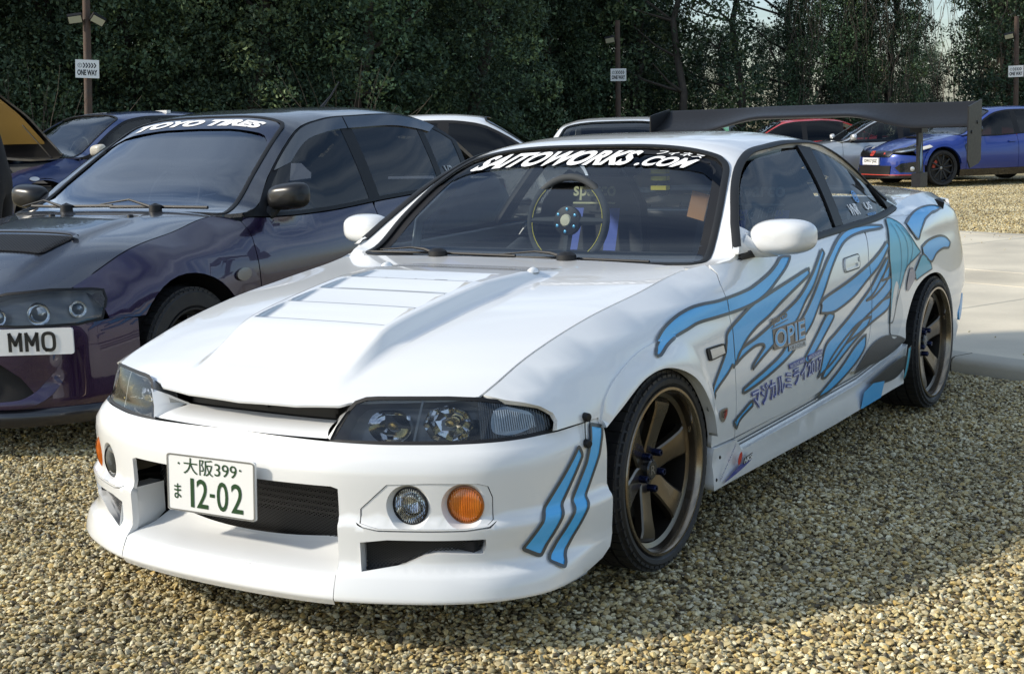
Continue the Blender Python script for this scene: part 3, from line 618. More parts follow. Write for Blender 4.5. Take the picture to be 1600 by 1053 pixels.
# ================================================================= the white coupe
CB = Body(COUPE)
def build_coupe():
    B = CB
    car = thing('sports_coupe', 'lowered white two-door coupe with blue flame stickers and tall black rear wing', 'car')
    A = lambda y: np.array([[q, float(B.A(q)[1][0])] for q in y])
    # ---- front wings (fenders)
    fe = TR['fender_front']; arch = crv(TR['arch'][:7], 5)
    top = [(q, float(B.A(q)[1][0]) - .001) for q in np.linspace(.452, -.70, 24)]
    door_edge = crv([(.489, .318), (.4868, .4542), (.4800, .5604), (.4697, .6456), (.4677, .7491), (.4705, .8101), (.5100, .8520)], 4)
    poly = [tuple(p) for p in fe[1:]] + [(-.392, .540)] + [tuple(p) for p in arch] + [(.310, .322)] + [tuple(p) for p in door_edge] + [(.508, float(B.A(.508)[1][0]) - .001)] + top
    f1, f2 = both('front_wing', B.S, SIDE, poly, WHITE, car, h=.045)
    # flared arch lip riveted over the wing
    out = crv(TR['arch_outer'], 6); inn = crv(TR['arch'], 8); inn = inn[::-1]
    a_in = np.array(TR['arch'])
    def ring_off(U, inn=inn, out=out):
        from_in = np.min(np.hypot(U[:, None, 0] - inn[None, :, 0], U[:, None, 1] - inn[None, :, 1]), axis=1)
        to_out = np.min(np.hypot(U[:, None, 0] - out[None, :, 0], U[:, None, 1] - out[None, :, 1]), axis=1)
        t = to_out / (from_in + to_out + 1e-6)
        return .005 + .016 * smooth01(t * 1.15)
    ring = [tuple(p) for p in out] + [tuple(p) for p in inn]
    flame_off = lambda c, ring=ring, ring_off=ring_off: (lambda U: c + np.where(inside(U, ring), ring_off(U), 0.0))
    both('arch_flare', B.S, SIDE, ring, WHITE, f1, h=.03, off=ring_off, flange=.03)
    # ---- doors
    belt = [(q, float(B.A(q)[1][0]) - .010) for q in np.linspace(.54, 1.86, 15)]
    A_ = lambda q: float(B.A(q)[1][0])
    poly = [(p[0] + .005, p[1]) for p in door_edge] + [(.522, A_(.522) - .004)] + belt + [tuple(p) for p in crv([(1.852, .875), (1.795, .742), (1.805, .611), (1.795, .482), (1.735, .420), (1.600, .357)], 4)] + [(1.07, .324)]
    d1, d2 = both('door', B.S, SIDE, poly, WHITE, car, h=.05)
    # ---- rear quarters
    ra = crv([(2.262, .395), (2.262, .476), (2.380, .590), (2.561, .638), (2.771, .622), (2.928, .515), (3.02, .35), (3.04, .25)], 6)
    topq = [(q, float(B.A(q)[1][0]) - .001) for q in np.linspace(3.42, 2.46, 16)] + [(q, float(B.A(q)[1][0]) - .012) for q in np.linspace(2.42, 1.90, 6)]
    poly = [tuple(p) for p in crv([(1.600 + .006, .352), (1.740, .415), (1.801, .48), (1.811, .611), (1.801, .742), (1.862, .872)], 4)] + topq[::-1] + [(3.42, .55), (3.20, .50), (3.12, .40), (3.06, .25)] + [tuple(p) for p in ra[::-1]]
    both('rear_quarter', B.S, SIDE, poly, WHITE, car, h=.05)
    # ---- rocker and side skirt
    rk = [(.494, .305), (1.07, .318), (1.60, .350), (2.255, .388), (2.255, .25), (.42, .25)]
    both('sill', B.S, SIDE, rk, WHITE, car, h=.06, off=-.010)
    def sk_off(U):
        y, z = U[:, 0], U[:, 1]
        horn = smooth01((.56 - y) / .10) * smooth01((z - .2) / .05)
        return .012 + .012 * smooth01((.275 - z) / .05) - .004 * horn + .006 * smooth01((.215 - z) / .03)
    skirt = [(.312, .185), (.312, .318)] + [tuple(p) for p in crv([(.490, .312), (.515, .292), (.540, .268)], 5)] + [(1.1, .279), (1.70, .300), (2.10, .345), (2.258, .372), (2.258, .205), (1.4, .186)]
    s1, s2 = both('side_skirt', B.S, SIDE, skirt, WHITE, car, h=.05, off=sk_off, flange=.05)
    for dz, w in ((.020, .006), (.034, .005)):
        for mir in (False, True): ribbon('sill_stripe', B.S, SIDE, [(.53, .256 + dz), (1.1, .270 + dz), (1.7, .291 + dz), (2.05, .330 + dz)], w, OUTL, car, off=-.008, mirror=mir)
    # ---- bonnet
    hood = [(-x, y) for x, y in ()]
    left = [(.330, -.868), (.352, -.852), (.377, -.843), (.42, -.829), (.50, -.802), (.60, -.757), (.670, -.713)] + [(float(B.A(q)[0][0]) - .004, q) for q in np.linspace(-.69, .43, 24)] + [(.690, .462), (.60, .480), (.40, .510), (.20, .527)]
    front = [(.20, -.893), (.0, -.903)]
    poly = [(0.0, -.903), (.20, -.893)] + left + [(0, .533)]
    poly = poly + [(-x, y) for x, y in poly[::-1] if abs(x) > 1e-6]
    lines = []
    for k in range(5):
        y0 = -.555 + .15 * k
        for dy in (-.004, 0.0, .006): lines.append(resample([(-.246, y0 + dy), (.246, y0 + dy)], .03, False))
    for sx in (-1, 1):
        for dx in (-.006, .004, .014, .030, .056): lines.append(resample([(sx * (.262 + dx + .045 * min(q + .56, .7)), q) for q in np.linspace(-.80, .30, 30)], .03, False))
        for xq in (.2475, .2495): lines.append(resample([(sx * xq, -.555), (sx * xq, .05)], .02, False))
    # cut the louvre side walls a hair inside the bulge crease
    panel('bonnet', B.H, UP, poly, WHITE, car, h=.04, lines=[l for l in lines if len(l) > 1], flange=.007)
    for sx in (-1, 1):
        m_ = MB(); p = B.H(np.array([[.298 * sx, .167]]))[0]
        m_.lathe([(.0005, .013), (.008, .011), (.016, .004), (.018, -.004)], 14, Matrix.Translation(p) @ Matrix.Rotation(-math.pi / 2, 4, 'Y') @ Matrix.Scale(1.5, 4, (0, 1, 0))); m_.build('washer_jet', WHITE, car)
    # ---- cabin top: roof with pillars round the glass
    rail = [(q, B.te(np.array([q]))[0]) for q in np.concatenate([np.linspace(.60, 1.0, 9), np.linspace(1.05, 2.44, 26)])]
    wsh = crv([(0, .566), (.40, .556), (.640, .550), (.688, .562), (.704, .592), (.690, .690), (.660, .815), (.612, .970), (.588, 1.030), (.556, 1.064), (.500, 1.086), (.24, 1.116), (0, 1.122)], 5)
    ws = [tuple(p) for p in wsh] + [(-x, y) for x, y in wsh[-2:0:-1]]
    bl = crv([(0, 2.13), (.30, 2.14), (.44, 2.17), (.505, 2.24), (.555, 2.40), (.585, 2.56), (.57, 2.63), (.50, 2.66), (.25, 2.70), (0, 2.71)], 5)
    bls = [tuple(p) for p in bl] + [(-x, y) for x, y in bl[-2:0:-1]]
    right = [(.7225, .462), (.735, .50), (.772, .56)] + [(float(e[0]), q) for q, e in rail] + [(.746, 2.46), (.700, 2.75)]
    inner = [tuple(p) for p in wsh[::-1] if p[1] < 1.10 or True]
    inner = [p for p in inner]
    # outline: right outer edge to the tail, across, left edge back, then round the windscreen opening
    poly = right + [(0, 2.75)] + [(-x, y) for x, y in right[::-1]] + [(-.690, .480)]
    wsl = [(-x, y) for x, y in wsh]          # left half, base centre to header centre
    k0 = 8
    poly += [p for p in wsl[k0:]] + [tuple(p) for p in wsh[::-1][1:len(wsh) - k0]] + [(.690, .480)]
    panel('roof', B.T, UP, poly, WHITE, car, holes=[bls], h=.045, flange=.02)
    wg = panel('windscreen', B.T, UP, ws, SCREEN, car, h=.07, off=-.006, flange=0)
    panel('rear_window', B.T, UP, bls, SCREEN, car, h=.09, off=-.006, flange=0)
    ribbon('windscreen_seal', B.T, UP, ws, .024, RUBBER, wg, off=.0, closed=True, thick=.007)
    # black frit band round the glass
    cx = np.array(ws); c0 = cx.mean(0); 
    sh = []
    for i, p in enumerate(cx):
        t = cx[(i + 1) % len(cx)] - cx[i - 1]; n = np.array([-t[1], t[0]]); n /= np.hypot(*n)
        if np.dot(n, c0 - p) < 0: n = -n
        sh.append(p + n * .042)
    ribbon('windscreen_band', B.T, UP, [p + (q - p) * .62 for p, q in zip(cx, np.array(sh))], .042, BLACK, wg, off=-.0045, closed=True)
    # sun strip band under the banner text
    header = [p for p in ws if p[1] > 1.0]
    hy = lambda x: float(np.interp(abs(x), [0, .24, .5, .556, .60], [1.122, 1.116, 1.086, 1.064, 1.0]))
    strip = [(x, hy(x) - .012) for x in np.linspace(-.575, .575, 24)] + [(x, hy(x) - .108 + .02 * (abs(x) / .6) ** 2) for x in np.linspace(.625, -.625, 24)]
    panel('sun_strip', B.T, UP, strip, glass_mat('strip_tint', (.20, .22, .26), .8), wg, h=.08, off=-.0035, flange=0)
    # ---- side glass
    beltG = lambda ys: [(q, float(B.A(q)[1][0]) + .012) for q in ys]
    railG = lambda ys: [(q, float(B.te(np.array([q]))[0, 1]) - .022) for q in ys]
    dg = beltG(np.linspace(.70, 1.60, 10)) + [(1.665, 1.10), (1.735, 1.222)] + railG(np.linspace(1.70, .70, 20))
    both('door_glass', B.G, SIDE, dg, SIDEG, d1, h=.08, off=-.006, flange=0)
    qg = beltG(np.linspace(1.68, 2.33, 8)) + [(2.345, .965)] + railG(np.linspace(2.30, 1.80, 14))
    cf = beltG([2.315, 2.42]) + [(2.40, .975), (2.34, 1.03), (2.29, 1.055)]
    both('window_corner', B.G, SIDE, cf, BLACK, car, h=.06, off=.0, flange=.02)
    both('quarter_glass', B.G, SIDE, qg, SIDEG, car, h=.08, off=-.006, flange=0)
    pil = beltG([1.595, 1.685]) + [(1.735, 1.06), (1.815, 1.225)] + [(1.70, 1.238), (1.66, 1.10)]
    both('door_pillar', B.G, SIDE, pil, BLACK, car, h=.06, off=.001, flange=.02)
    sail = beltG([.625, .83]) + [(.80, .96), (.755, .985)] + [(.70, .948)]
    both('mirror_sail', B.G, SIDE, sail, WHITE, d1, h=.05, off=.004, flange=.02)
    for mir in (False, True):
        Z = [(float(B.te(np.array([q]))[0, 0]) - .004, q) for q in np.concatenate([np.linspace(.665, 1.0, 8), np.linspace(1.04, 2.40, 30)])]
        ribbon('window_seal', B.T, UP, Z, .030, RUBBER, car, off=.001, thick=.008, mirror=mir)
        ribbon('belt_seal', B.S, SIDE, [(q, float(B.A(q)[1][0]) - .002) for q in np.linspace(.655, 2.43, 30)], .026, RUBBER, car, off=.001, thick=.008, mirror=mir)
    # ---- boot lid and rear bumper
    deck = [(float(B.A(q)[0][0]) - .004, q) for q in np.linspace(2.78, 3.55, 14)]
    poly = [(0, 2.76)] + [(.66, 2.765)] + deck + [(0, 3.64)]
    poly += [(-x, y) for x, y in poly[::-1] if abs(x) > 1e-6]
    panel('boot_lid', B.T, UP, poly, WHITE, car, h=.08)
    se = B.s_at_y(3.10, 1); so = B.s_at_y(3.34, 1)
    rb = [(-se, .19), (se, .19), (se, .38), (so, .56), (.0, .56), (-so, .56), (-se, .38)]
    rbp = panel('rear_bumper', B.R, BACK, rb, WHITE, car, h=.08)
    rp = [(-so + .01, .565), (so - .01, .565), (so - .05, .93), (-so + .05, .93)]
    panel('tail_panel', B.R, BACK, rp, WHITE, car, h=.1, off=-.01)
    for s0 in (-.55, .30):
        for q in (0, .14):
            panel('tail_lamp', B.R, BACK, circle((s0 + q * 1.2 + .04, .70), .058, 20), mat('tail_red', (.4, .01, .01), .15, coat=1), car, h=.05, off=.0)
    both('rear_canard', B.R, BACK, crv([(se - .02, .40), (se - .12, .475), (se - .17, .46), (se - .08, .36)], 4, True), BLUE, rbp, h=.05, off=.010, flange=.012)
    # ---- front bumper
    sO = B.s_at_x(.382); hl = TR['lamp_outline']
    smax = 1.222
    upper_edge = [(0, .5455), (.33, .5395)] + [(s, z - .006) for s, z in hl[1:5]] + [(1.03, .5405), (1.10, .5445), (smax - .01, .5515)]
    half = [(0, .433)] + [(sO - .02, .433), (sO, .427), (sO, .3445)] + [(.62, .345), (smax, .345), (smax, .45), (smax - .012, .546)]
    poly = [p for p in half] + upper_edge[::-1]
    poly = half[1:] + upper_edge[::-1][:-1] + [(0, .5455)] + [(-s, z) for s, z in upper_edge[1:]] + [(-s, z) for s, z in half[1:][::-1]] + [(0, .433)]
    fp = TR['fog_panel']; fph = [(s, max(z, .352)) for s, z in fp]
    lowz = [(s, z) for s, z in fp]
    grow = lambda P, k: [tuple(np.mean(P, 0) + (np.array(p) - np.mean(P, 0)) * k) for p in P]
    fpc = [(s, z) for s, z in fp]
    # the lamp panel crosses the seam, so the seam dips round it
    seam = [(sO, .3425), (.432, .3425), (.4375, .336), (.456, .3285), (.4924, .3215), (.7183, .3215), (.780, .328), (.800, .3425), (smax, .3425)]
    up_lo = [(sO, .3425), (.432, .3425), (.4365, .3405), (.4535, .3325), (.4915, .3255), (.7190, .3255), (.778, .3325), (.797, .3425), (smax, .3425)]
    half = [(sO - .02, .433), (sO, .427)] + up_lo + [(smax, .45), (smax - .012, .546)]
    poly = half + upper_edge[::-1][:-1] + [(0, .5455)] + [(-s, z) for s, z in upper_edge[1:]] + [(-s, z) for s, z in half[::-1]] + [(0, .433)]
    hole = [(s, z + (.004 if z < .336 else 0)) for s, z in fp]
    bp = panel('front_bumper', B.F, FRONT, poly, WHITE, car, holes=[hole, [(-s, z) for s, z in hole[::-1]]], h=.03, flange=.012)
    # lamp panels
    c1, c2 = TR['fog_c']; c1 = (c1[0], c1[1] - .001); c2 = (c2[0] - .002, c2[1] - .003)
    for sg in (1, -1):
        P = [(sg * s, z) for s, z in grow(hole, .985)]
        lp = panel('lamp_panel', B.F, FRONT, P, WHITE, bp, holes=[circle((sg * c1[0], c1[1]), .0585, 36), circle((sg * c2[0], c2[1]), .0585, 36)], h=.03, off=-.002, flange=.02)
        for (s, z), kind in ((c1, 'fog_lamp'), (c2, 'indicator_lamp')):
            pos, nor = lift(B.F, np.array([[sg * s, z]]), FRONT, 0); pos = pos[0]; nor = nor[0]
            # lamps look straight ahead, set into tapered wells
            ax = Vector((nor[0] * .45, nor[1], 0)).normalized(); Mx = Matrix.Translation(Vector(pos) - ax * .018) @ ax.to_track_quat('X', 'Z').to_matrix().to_4x4()
            well = MB(); rim_ = circle((sg * s, z), .0585, 36); RP, _ = lift(B.F, rim_, FRONT, -.002)
            V = [tuple(p) for p in RP]; k = len(V)
            inn = []
            for p in RP:
                q = Mx.inverted() @ Vector(p); a_ = math.atan2(q.z, q.y); inn.append(Mx @ Vector((0, .0485 * math.cos(a_), .0485 * math.sin(a_))))
            well.add(V + inn, [(i, (i + 1) % k, k + (i + 1) % k, k + i) for i in range(k)]); wl = well.build('lamp_well', WHITE, bp, smooth=60)
            if well and len(wl.data.polygons):
                pass
            ln = MB(); ln.lathe([(.0485, -.004), (.047, .004), (.035, .009), (.018, .0115), (.0004, .012)], 36, Mx)
            rg = MB(); rg.lathe([(.0495, -.002), (.0495, .006), (.0455, .007)], 36, Mx)
            if kind == 'fog_lamp':
                lo = ln.build(kind, CLEARL, bp, smooth=60); rg.build('lamp_ring', BLACK, lo)
                rf = MB(); rf.lathe([(.047, -.002), (.040, -.022), (.026, -.036), (.0004, -.042)], 28, Mx); rf.build('reflector', CHROME, lo, smooth=60)
                rb_ = MB()
                for i in range(-7, 8):
                    y_ = i * .006; hh = math.sqrt(max(.0455 ** 2 - y_ * y_, 0)); xx = .001 + .009 * (1 - (y_ / .05) ** 2)
                    rb_.tube([Mx @ Vector((xx * .55, y_, -hh)), Mx @ Vector((xx, y_, -hh * .4)), Mx @ Vector((xx, y_, hh * .4)), Mx @ Vector((xx * .55, y_, hh))], .0012, 5)
                rb_.build('lens_rib', LAMPW, lo)
            else:
                lo = ln.build(kind, AMBER, bp, smooth=60); rg.build('lamp_ring', mat('amber_ring', (.25, .07, .005), .3), lo)
                rb_ = MB()
                for i in range(-7, 8):
                    y_ = i * .006; hh = math.sqrt(max(.044 ** 2 - y_ * y_, 0)); xx = .003 + .009 * (1 - (y_ / .05) ** 2)
                    rb_.tube([Mx @ Vector((xx * .6, y_, -hh)), Mx @ Vector((xx, y_, -hh * .4)), Mx @ Vector((xx, y_, hh * .4)), Mx @ Vector((xx * .6, y_, hh))], .0016, 5)
                rb_.build('lens_rib', mat('amber_rib', (.50, .12, .005), .2, coat=1), lo)
    # lower apron: the two duct pods
    vent = TR['vent']
    for sg in (1, -1):
        P = [(sO, .142)] + [(sO, .250)] + seam + [(smax + .004, .22), (smax - .01, .185), (smax - .05, .163), (smax - .13, .149), (.95, .142)]
        ap = panel('lower_apron', B.F, FRONT, [(sg * s, z) for s, z in P], WHITE, bp, holes=[[(sg * s, z) for s, z in vent]], h=(.03, .012), hb=.010, flange=.02, lines=[resample([(sg * (sO + .01), zz), (sg * (1.06 + (.12 if zz > .17 else 0)), zz)], .03, False) for zz in (.1495, .155, .199, .205, .212)])
        # lower lip under-side
        us = MB(); ss = np.linspace(sO, 1.09, 24); e0 = B.F(np.stack([sg * ss, np.full(24, .142)], 1)); us.sheet([[p, (p[0] * .93, p[1] + .16, p[2] + .012)] for p in e0]); us.build('apron_underside', WHITE, ap)
        # inner wall of the pod beside the centre opening
        zz = np.linspace(.142, .3405, 12); e0 = B.F(np.stack([np.full(12, sg * sO), zz], 1)); G = []
        for p, z in zip(e0, zz):
            yb = -.845 - .03 * (z < .24)
            G.append([tuple(p), (p[0] - sg * .004, p[1] * .6 + yb * .4, z), (p[0] - sg * .012, yb, z)])
        wl = MB(); wl.sheet(G); wl.build('duct_wall', WHITE, ap, smooth=40)
        tp = MB(); a = e0[-1]; top = [B.F(np.array([[sg * s, .3405]]))[0] for s in np.linspace(sO, sO + .05, 4)]
        tp.sheet([[tuple(p), (p[0], -.845, .3405)] for p in top]); tp.build('duct_top', WHITE, ap)
        # vent: dark throat with wire mesh
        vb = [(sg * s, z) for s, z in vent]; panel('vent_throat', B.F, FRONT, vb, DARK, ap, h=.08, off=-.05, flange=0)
        vv = np.array(vent); 
        V3, _ = lift(B.F, np.array(vb), FRONT, 0); V4, _ = lift(B.F, np.array(vb), FRONT, -.05); k = len(V3)
        w_ = MB(); w_.add(list(V3) + list(V4), [(i, (i + 1) % k, k + (i + 1) % k, k + i) for i in range(k)]); w_.build('vent_wall', WHITE, ap, smooth=30)
        mesh_screen('vent_mesh', B.F, FRONT, vb, .0105, .0022, ap, off=-.028)
    # centre lip shelf
    Cl = [(0, [(.27, -.130), (.25, -.105), (.235, -.080), (.226, -.040), (.212, .016), (.205, .031), (.199, .034), (.155, .050), (.149, .051), (.142, .048)]),
          (.45, [(.27, -.130), (.25, -.105), (.235, -.080), (.226, -.040), (.212, .016), (.205, .032), (.199, .035), (.155, .052), (.149, .053), (.142, .050)])]
    FL = lambda U: B.fascia(0, U, Cl)
    P = resample([(-sO + .002, .142), (sO - .002, .142)], .05, False); up = [(s, .248 + .020 * (abs(s) / sO) ** 2) for s in np.linspace(sO - .002, -sO + .002, 20)]
    ss_ = np.linspace(-sO + .002, sO - .002, 41); gm = MB(); gm.sheet([[tuple(p) for p in FL(np.stack([ss_, z + (.020 * (ss_ / sO) ** 2 if z > .23 else 0 * ss_)], 1))] for z in (.130, .142, .1455, .149, .1525, .156, .170, .185, .197, .200, .203, .206, .210, .214, .219, .224, .230, .237, .244, .250)]); lip = gm.build('front_lip', WHITE, bp, smooth=60)
    us = MB(); ss = np.linspace(-sO, sO, 20); e0 = FL(np.stack([ss, np.full(20, .142)], 1)); us.sheet([[p, (p[0], p[1] + .2, p[2] + .012)] for p in e0]); us.build('lip_underside', WHITE, lip)
    # radiator opening: throat, intercooler rows, wire mesh
    th = MB(); th.box((0, -.60, .34), (.80, .02, .30)); th.box((0, -.73, .455), (.80, .26, .012)); th.build('duct_shroud', DARK, bp)
    ic = MB()
    for i in range(11): ic.box((.0, -.765, .250 + .017 * i), (.74, .05, .006))
    ic.box((0, -.75, .34), (.74, .03, .2), mi=1)
    icm = ic.build('intercooler', STEEL, car, mats=[mat('intercooler_fin', (.07, .07, .072), .4, metal=.6), mat('intercooler_core', (.008, .008, .008), .8)])
    Cm = [(0, [(.20, -.135), (.46, -.06)]), (.45, [(.20, -.135), (.46, -.06)])]
    FMs = lambda U: B.fascia(0, U, Cm)
    mesh_screen('grille_mesh', FMs, FRONT, [(-sO + .004, .250), (sO - .004, .250), (sO - .004, .436), (-sO + .004, .436)], .0150, .0022, bp, off=.0)
    # ---- upper grille slot between the lamps
    gs = .325
    gl = [(-gs + .012, .550)] + [(s, .5505 - .003 * (1 - (s / gs) ** 2) + .004) for s in np.linspace(-gs + .03, gs - .03, 8)] + [(gs - .012, .550), (gs - .03, .600), (-gs + .03, .600)]
    Cg = [(0, [(.66, -.20), (.573, -.165), (.568, -.125), (.561, -.090), (.552, -.068), (.53, -.052)]), (.4, [(.66, -.19), (.573, -.155), (.568, -.120), (.561, -.090), (.552, -.070), (.53, -.055)])]
    FG = lambda U: B.fascia(0, U, Cg)
    gm = MB(); gm.sheet([[tuple(p) for p in FG(np.stack([np.linspace(-gs - .004 + .034 * k, gs + .004 - .034 * k, 30), np.full(30, z)], 1))] for k, z in zip(np.linspace(0, 1, 9), (.5445, .549, .553, .557, .561, .5645, .568, .5705, .5725))]); gr = gm.build('grille_surround', WHITE, car, smooth=70)
    for sg in (1, -1):      # cheeks beside the lamps
        ck = MB(); q0 = B.F(np.array([[sg * .338, .5445], [sg * .352, .575], [sg * .380, .612], [sg * .392, .621]])); q1 = FG(np.array([[sg * (gs - .002), .5445], [sg * (gs - .012), .575], [sg * (gs - .026), .571], [sg * (gs - .030), .5725]]))
        ck.sheet([[tuple(a), tuple((a + b_) / 2 + np.array([0, -.004, .004])), tuple(b_)] for a, b_ in zip(q0, q1)]); ck.build('grille_cheek', WHITE, gr, smooth=60)
    Cb = [(0, [(.55, -.180), (.66, -.180)]), (.4, [(.55, -.17), (.66, -.17)])]
    FB = lambda U: B.fascia(0, U, Cb)
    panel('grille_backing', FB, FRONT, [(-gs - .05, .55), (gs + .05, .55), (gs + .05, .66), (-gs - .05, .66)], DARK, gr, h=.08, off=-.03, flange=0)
    mesh_screen('upper_mesh', FB, FRONT, [(-gs + .03, .576), (gs - .03, .576), (gs - .03, .632), (-gs + .03, .632)], .0105, .0028, gr, off=.008)
    dv = MB(); p = FB(np.array([[.03, .606]]))[0]; dv.box((p[0], p[1] - .012, p[2]), (.012, .01, .035)); dv.build('grille_post', BLACK, gr)
    # ---- head lamps
    for sg in (1, -1):
        P = [(sg * s, z) for s, z in hl]
        L_ = panel('headlight', B.F, FRONT, P, SMOKEL, car, h=.05, off=-.006, flange=0)
        # trim above the lens
        tr = [p for p in P if p[1] > .62] if True else P
        ribbon('lens_edge', B.F, FRONT, P, .010, BLACK, L_, off=-.004, closed=True, h=.02)
        back = panel('lamp_housing', B.F, FRONT, grow(P, 1.03), LAMPBK, L_, h=.05, off=-.085, flange=0)
        V3, _ = lift(B.F, resample(P, .03), FRONT, -.006); V4, _ = lift(B.F, resample(P, .03), FRONT, -.085); k = len(V3)
        w_ = MB(); w_.add(list(V3) + list(V4), [(i, (i + 1) % k, k + (i + 1) % k, k + i) for i in range(k)]); w_.build('lamp_wall', LAMPBK, L_, smooth=30)
        (sa, za), (sb, zb) = TR['lamp_divider']
        ribbon('lamp_divider', B.F, FRONT, [(sg * sa, za), (sg * sb, zb)], .006, GREYP, L_, off=-.010)
        for s, z, r, nm in ((.515, .592, .046, 'main_reflector'), (.690, .598, .052, 'dip_reflector')):
            pos, nor = lift(B.F, np.array([[sg * s, z]]), FRONT, -.078); ax = Vector((nor[0][0] * .5, nor[0][1], 0)).normalized()
            Mx = Matrix.Translation(pos[0]) @ ax.to_track_quat('X', 'Z').to_matrix().to_4x4() @ Matrix.Scale(1.35, 4, (0, 1, 0))
            rf = MB(); rf.lathe([(r, .050), (r * .93, .026), (r * .72, .008), (r * .4, -.004), (.0004, -.007)], 8 if nm[0] == 'd' else 28, Mx); rf.build(nm, CHROME, L_, smooth=20 if nm[0] == 'd' else 60)
            bb = MB(); bb.lathe([(.012, .0), (.012, .03), (.008, .036), (.0003, .037)], 12, Mx); bb.build('bulb', mat('bulb_gold', (.55, .42, .16), .2, metal=.8), L_)
            if nm[0] == 'm':
                fl = MB(); fl.box((0, 0, 0), (.003, .055, .035)); fl.v = [tuple(Mx @ (Vector(v) + Vector((.03, .012 * sg, .012)))) for v in fl.v]; fl.build('reflector_facet', CHROME, L_)
        rb_ = MB()      # ribbed outer section
        for s in np.arange(.775, 1.02, .0085):
            zt = float(np.interp(s, [p[0] for p in hl[5:17]][::-1], [p[1] for p in hl[5:17]][::-1])) - .004
            q, _ = lift(B.F, np.array([[sg * s, .5475], [sg * s, (zt + .5475) / 2], [sg * s, zt]]), FRONT, -.014)
            rb_.tube([tuple(a) for a in q], .0026, 4)
        rb_.build('lens_rib', mat('rib_black', (.02, .021, .022), .2, coat=.6), L_)
        ind = crv([(.815, .566), (.822, .612), (.862, .626), (.915, .615), (.958, .598), (.962, .574), (.940, .560), (.87, .553)], 4, True)
        panel('indicator_glass', B.F, FRONT, [(sg * s, z) for s, z in ind], LAMPW, L_, h=.02, off=-.010, flange=.01)
        iv = MB()
        for s in np.arange(.825, .962, .008):
            q, _ = lift(B.F, np.array([[sg * s, .562 + .0 * s], [sg * s, .588], [sg * s, .618 - max(0, s - .87) * .28]]), FRONT, -.008); iv.tube([tuple(a) for a in q], .0016, 4)
        iv.build('indicator_rib', mat('rib_clear', (.6, .62, .63), .15, metal=.3, coat=1), L_)
    # engine bay filler so gaps read dark
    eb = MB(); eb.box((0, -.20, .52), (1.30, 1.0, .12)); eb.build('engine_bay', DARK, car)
    # ---- number plate
    pl0 = np.array([-.190, -1.005, .3155]); ux = np.array([.330, .0, .0045]); uz = np.array([.012, -.004, .1655])
    PLf = flat(pl0, ux, uz)
    pb = panel('number_plate', PLf, FRONT, rounded([(0, 0), (1, 0), (1, 1), (0, 1)], [.05] * 4, 5), PLATEW, car, h=.3, flange=.006)
    ribbon('plate_rim', PLf, FRONT, rounded([(.012, .022), (.988, .022), (.988, .978), (.012, .978)], .045, 5), .004, mat('plate_edge', (.16, .16, .15), .4), pb, off=.002, closed=True, h=.2)
    lettering('plate_text', '大阪399', PLf, FRONT, ((.20, .665), (.80, .665), (.20, .945)), GREENINK, pb, off=.0015, bold=.0)
    lettering('plate_text', 'ま', PLf, FRONT, ((.085, .22), (.165, .22), (.085, .48)), GREENINK, pb, off=.0015, bold=.01)
    for txt, x0, x1 in (('1', .275, .315), ('2', .345, .475), ('0', .575, .700), ('2', .735, .865)):
        lettering('plate_digit', txt, PLf, FRONT, ((x0, .10), (x1, .10), (x0, .60)), GREENINK, pb, off=.0015, bold=.006)
    panel('plate_dash', PLf, FRONT, [(.495, .315), (.55, .315), (.55, .375), (.495, .375)], GREENINK, pb, h=.5, off=.0015, flange=0)
    for x in (.145, .84): panel('plate_bolt', PLf, FRONT, circle((x, .835), (.010, .020), 10), GREENINK, pb, h=.5, off=.002, flange=0)
    # ---- bumper fixings and stickers
    for mir in (False, True):
        q = MB(); a, _ = lift(B.S, np.array([[-.4525, .5620]]), SIDE, .008); c_, _ = lift(B.F, np.array([TR['hood_pin'][0]]), FRONT, .008); a = a[0]; c_ = c_[0]
        nrm = Vector((.93, -.36, 0)); Mq = lambda p: Matrix.Translation(p) @ nrm.to_track_quat('X', 'Z').to_matrix().to_4x4()
        for p in (a, c_): q.lathe([(.012, -.012), (.012, .004), (.009, .007), (.0003, .0075)], 16, Mq(p))
        sd = nrm.cross(Vector((0, 0, 1))).normalized()
        for k in (-.0085, .0085): q.tube([Vector(a) + sd * k, Vector(c_) + sd * k], .0018, 6)
        q.build('bumper_clip', BLACK, car, mirror=mir)
    for key in ('stripe_a', 'stripe_b'):
        for mir in (False, True):
            P = rounded(TR[key], .008, 4); st = panel('bumper_stripe', B.F, FRONT, P, BLUE, bp, h=(.016, .010), off=.004, flange=0, mirror=mir)
            ribbon('stripe_outline', B.F, FRONT, P, .0105, OUTL, st, off=.0052, closed=True, mirror=mir, h=.008)
    # vinyl is cut at the door shut lines
    dl = [np.array(door_edge), np.array(crv([(1.856, .875), (1.798, .742), (1.808, .611), (1.798, .482), (1.738, .420), (1.600, .354)], 4))]
    yd_ = lambda z, q: np.interp(z, np.sort(q[:, 1]), q[np.argsort(q[:, 1]), 0])
    cuts = [resample(q + [dx, 0], .03, False) for q in dl for dx in (-.0012, .0048)]
    past = lambda C, q: C[:, 0] > yd_(C[:, 1], q) + .0047
    short = lambda C, q: C[:, 0] < yd_(C[:, 1], q) - .0011
    uncut = [lambda C: short(C, dl[0]), lambda C: past(C, dl[0]) & short(C, dl[1]), lambda C: past(C, dl[1])]
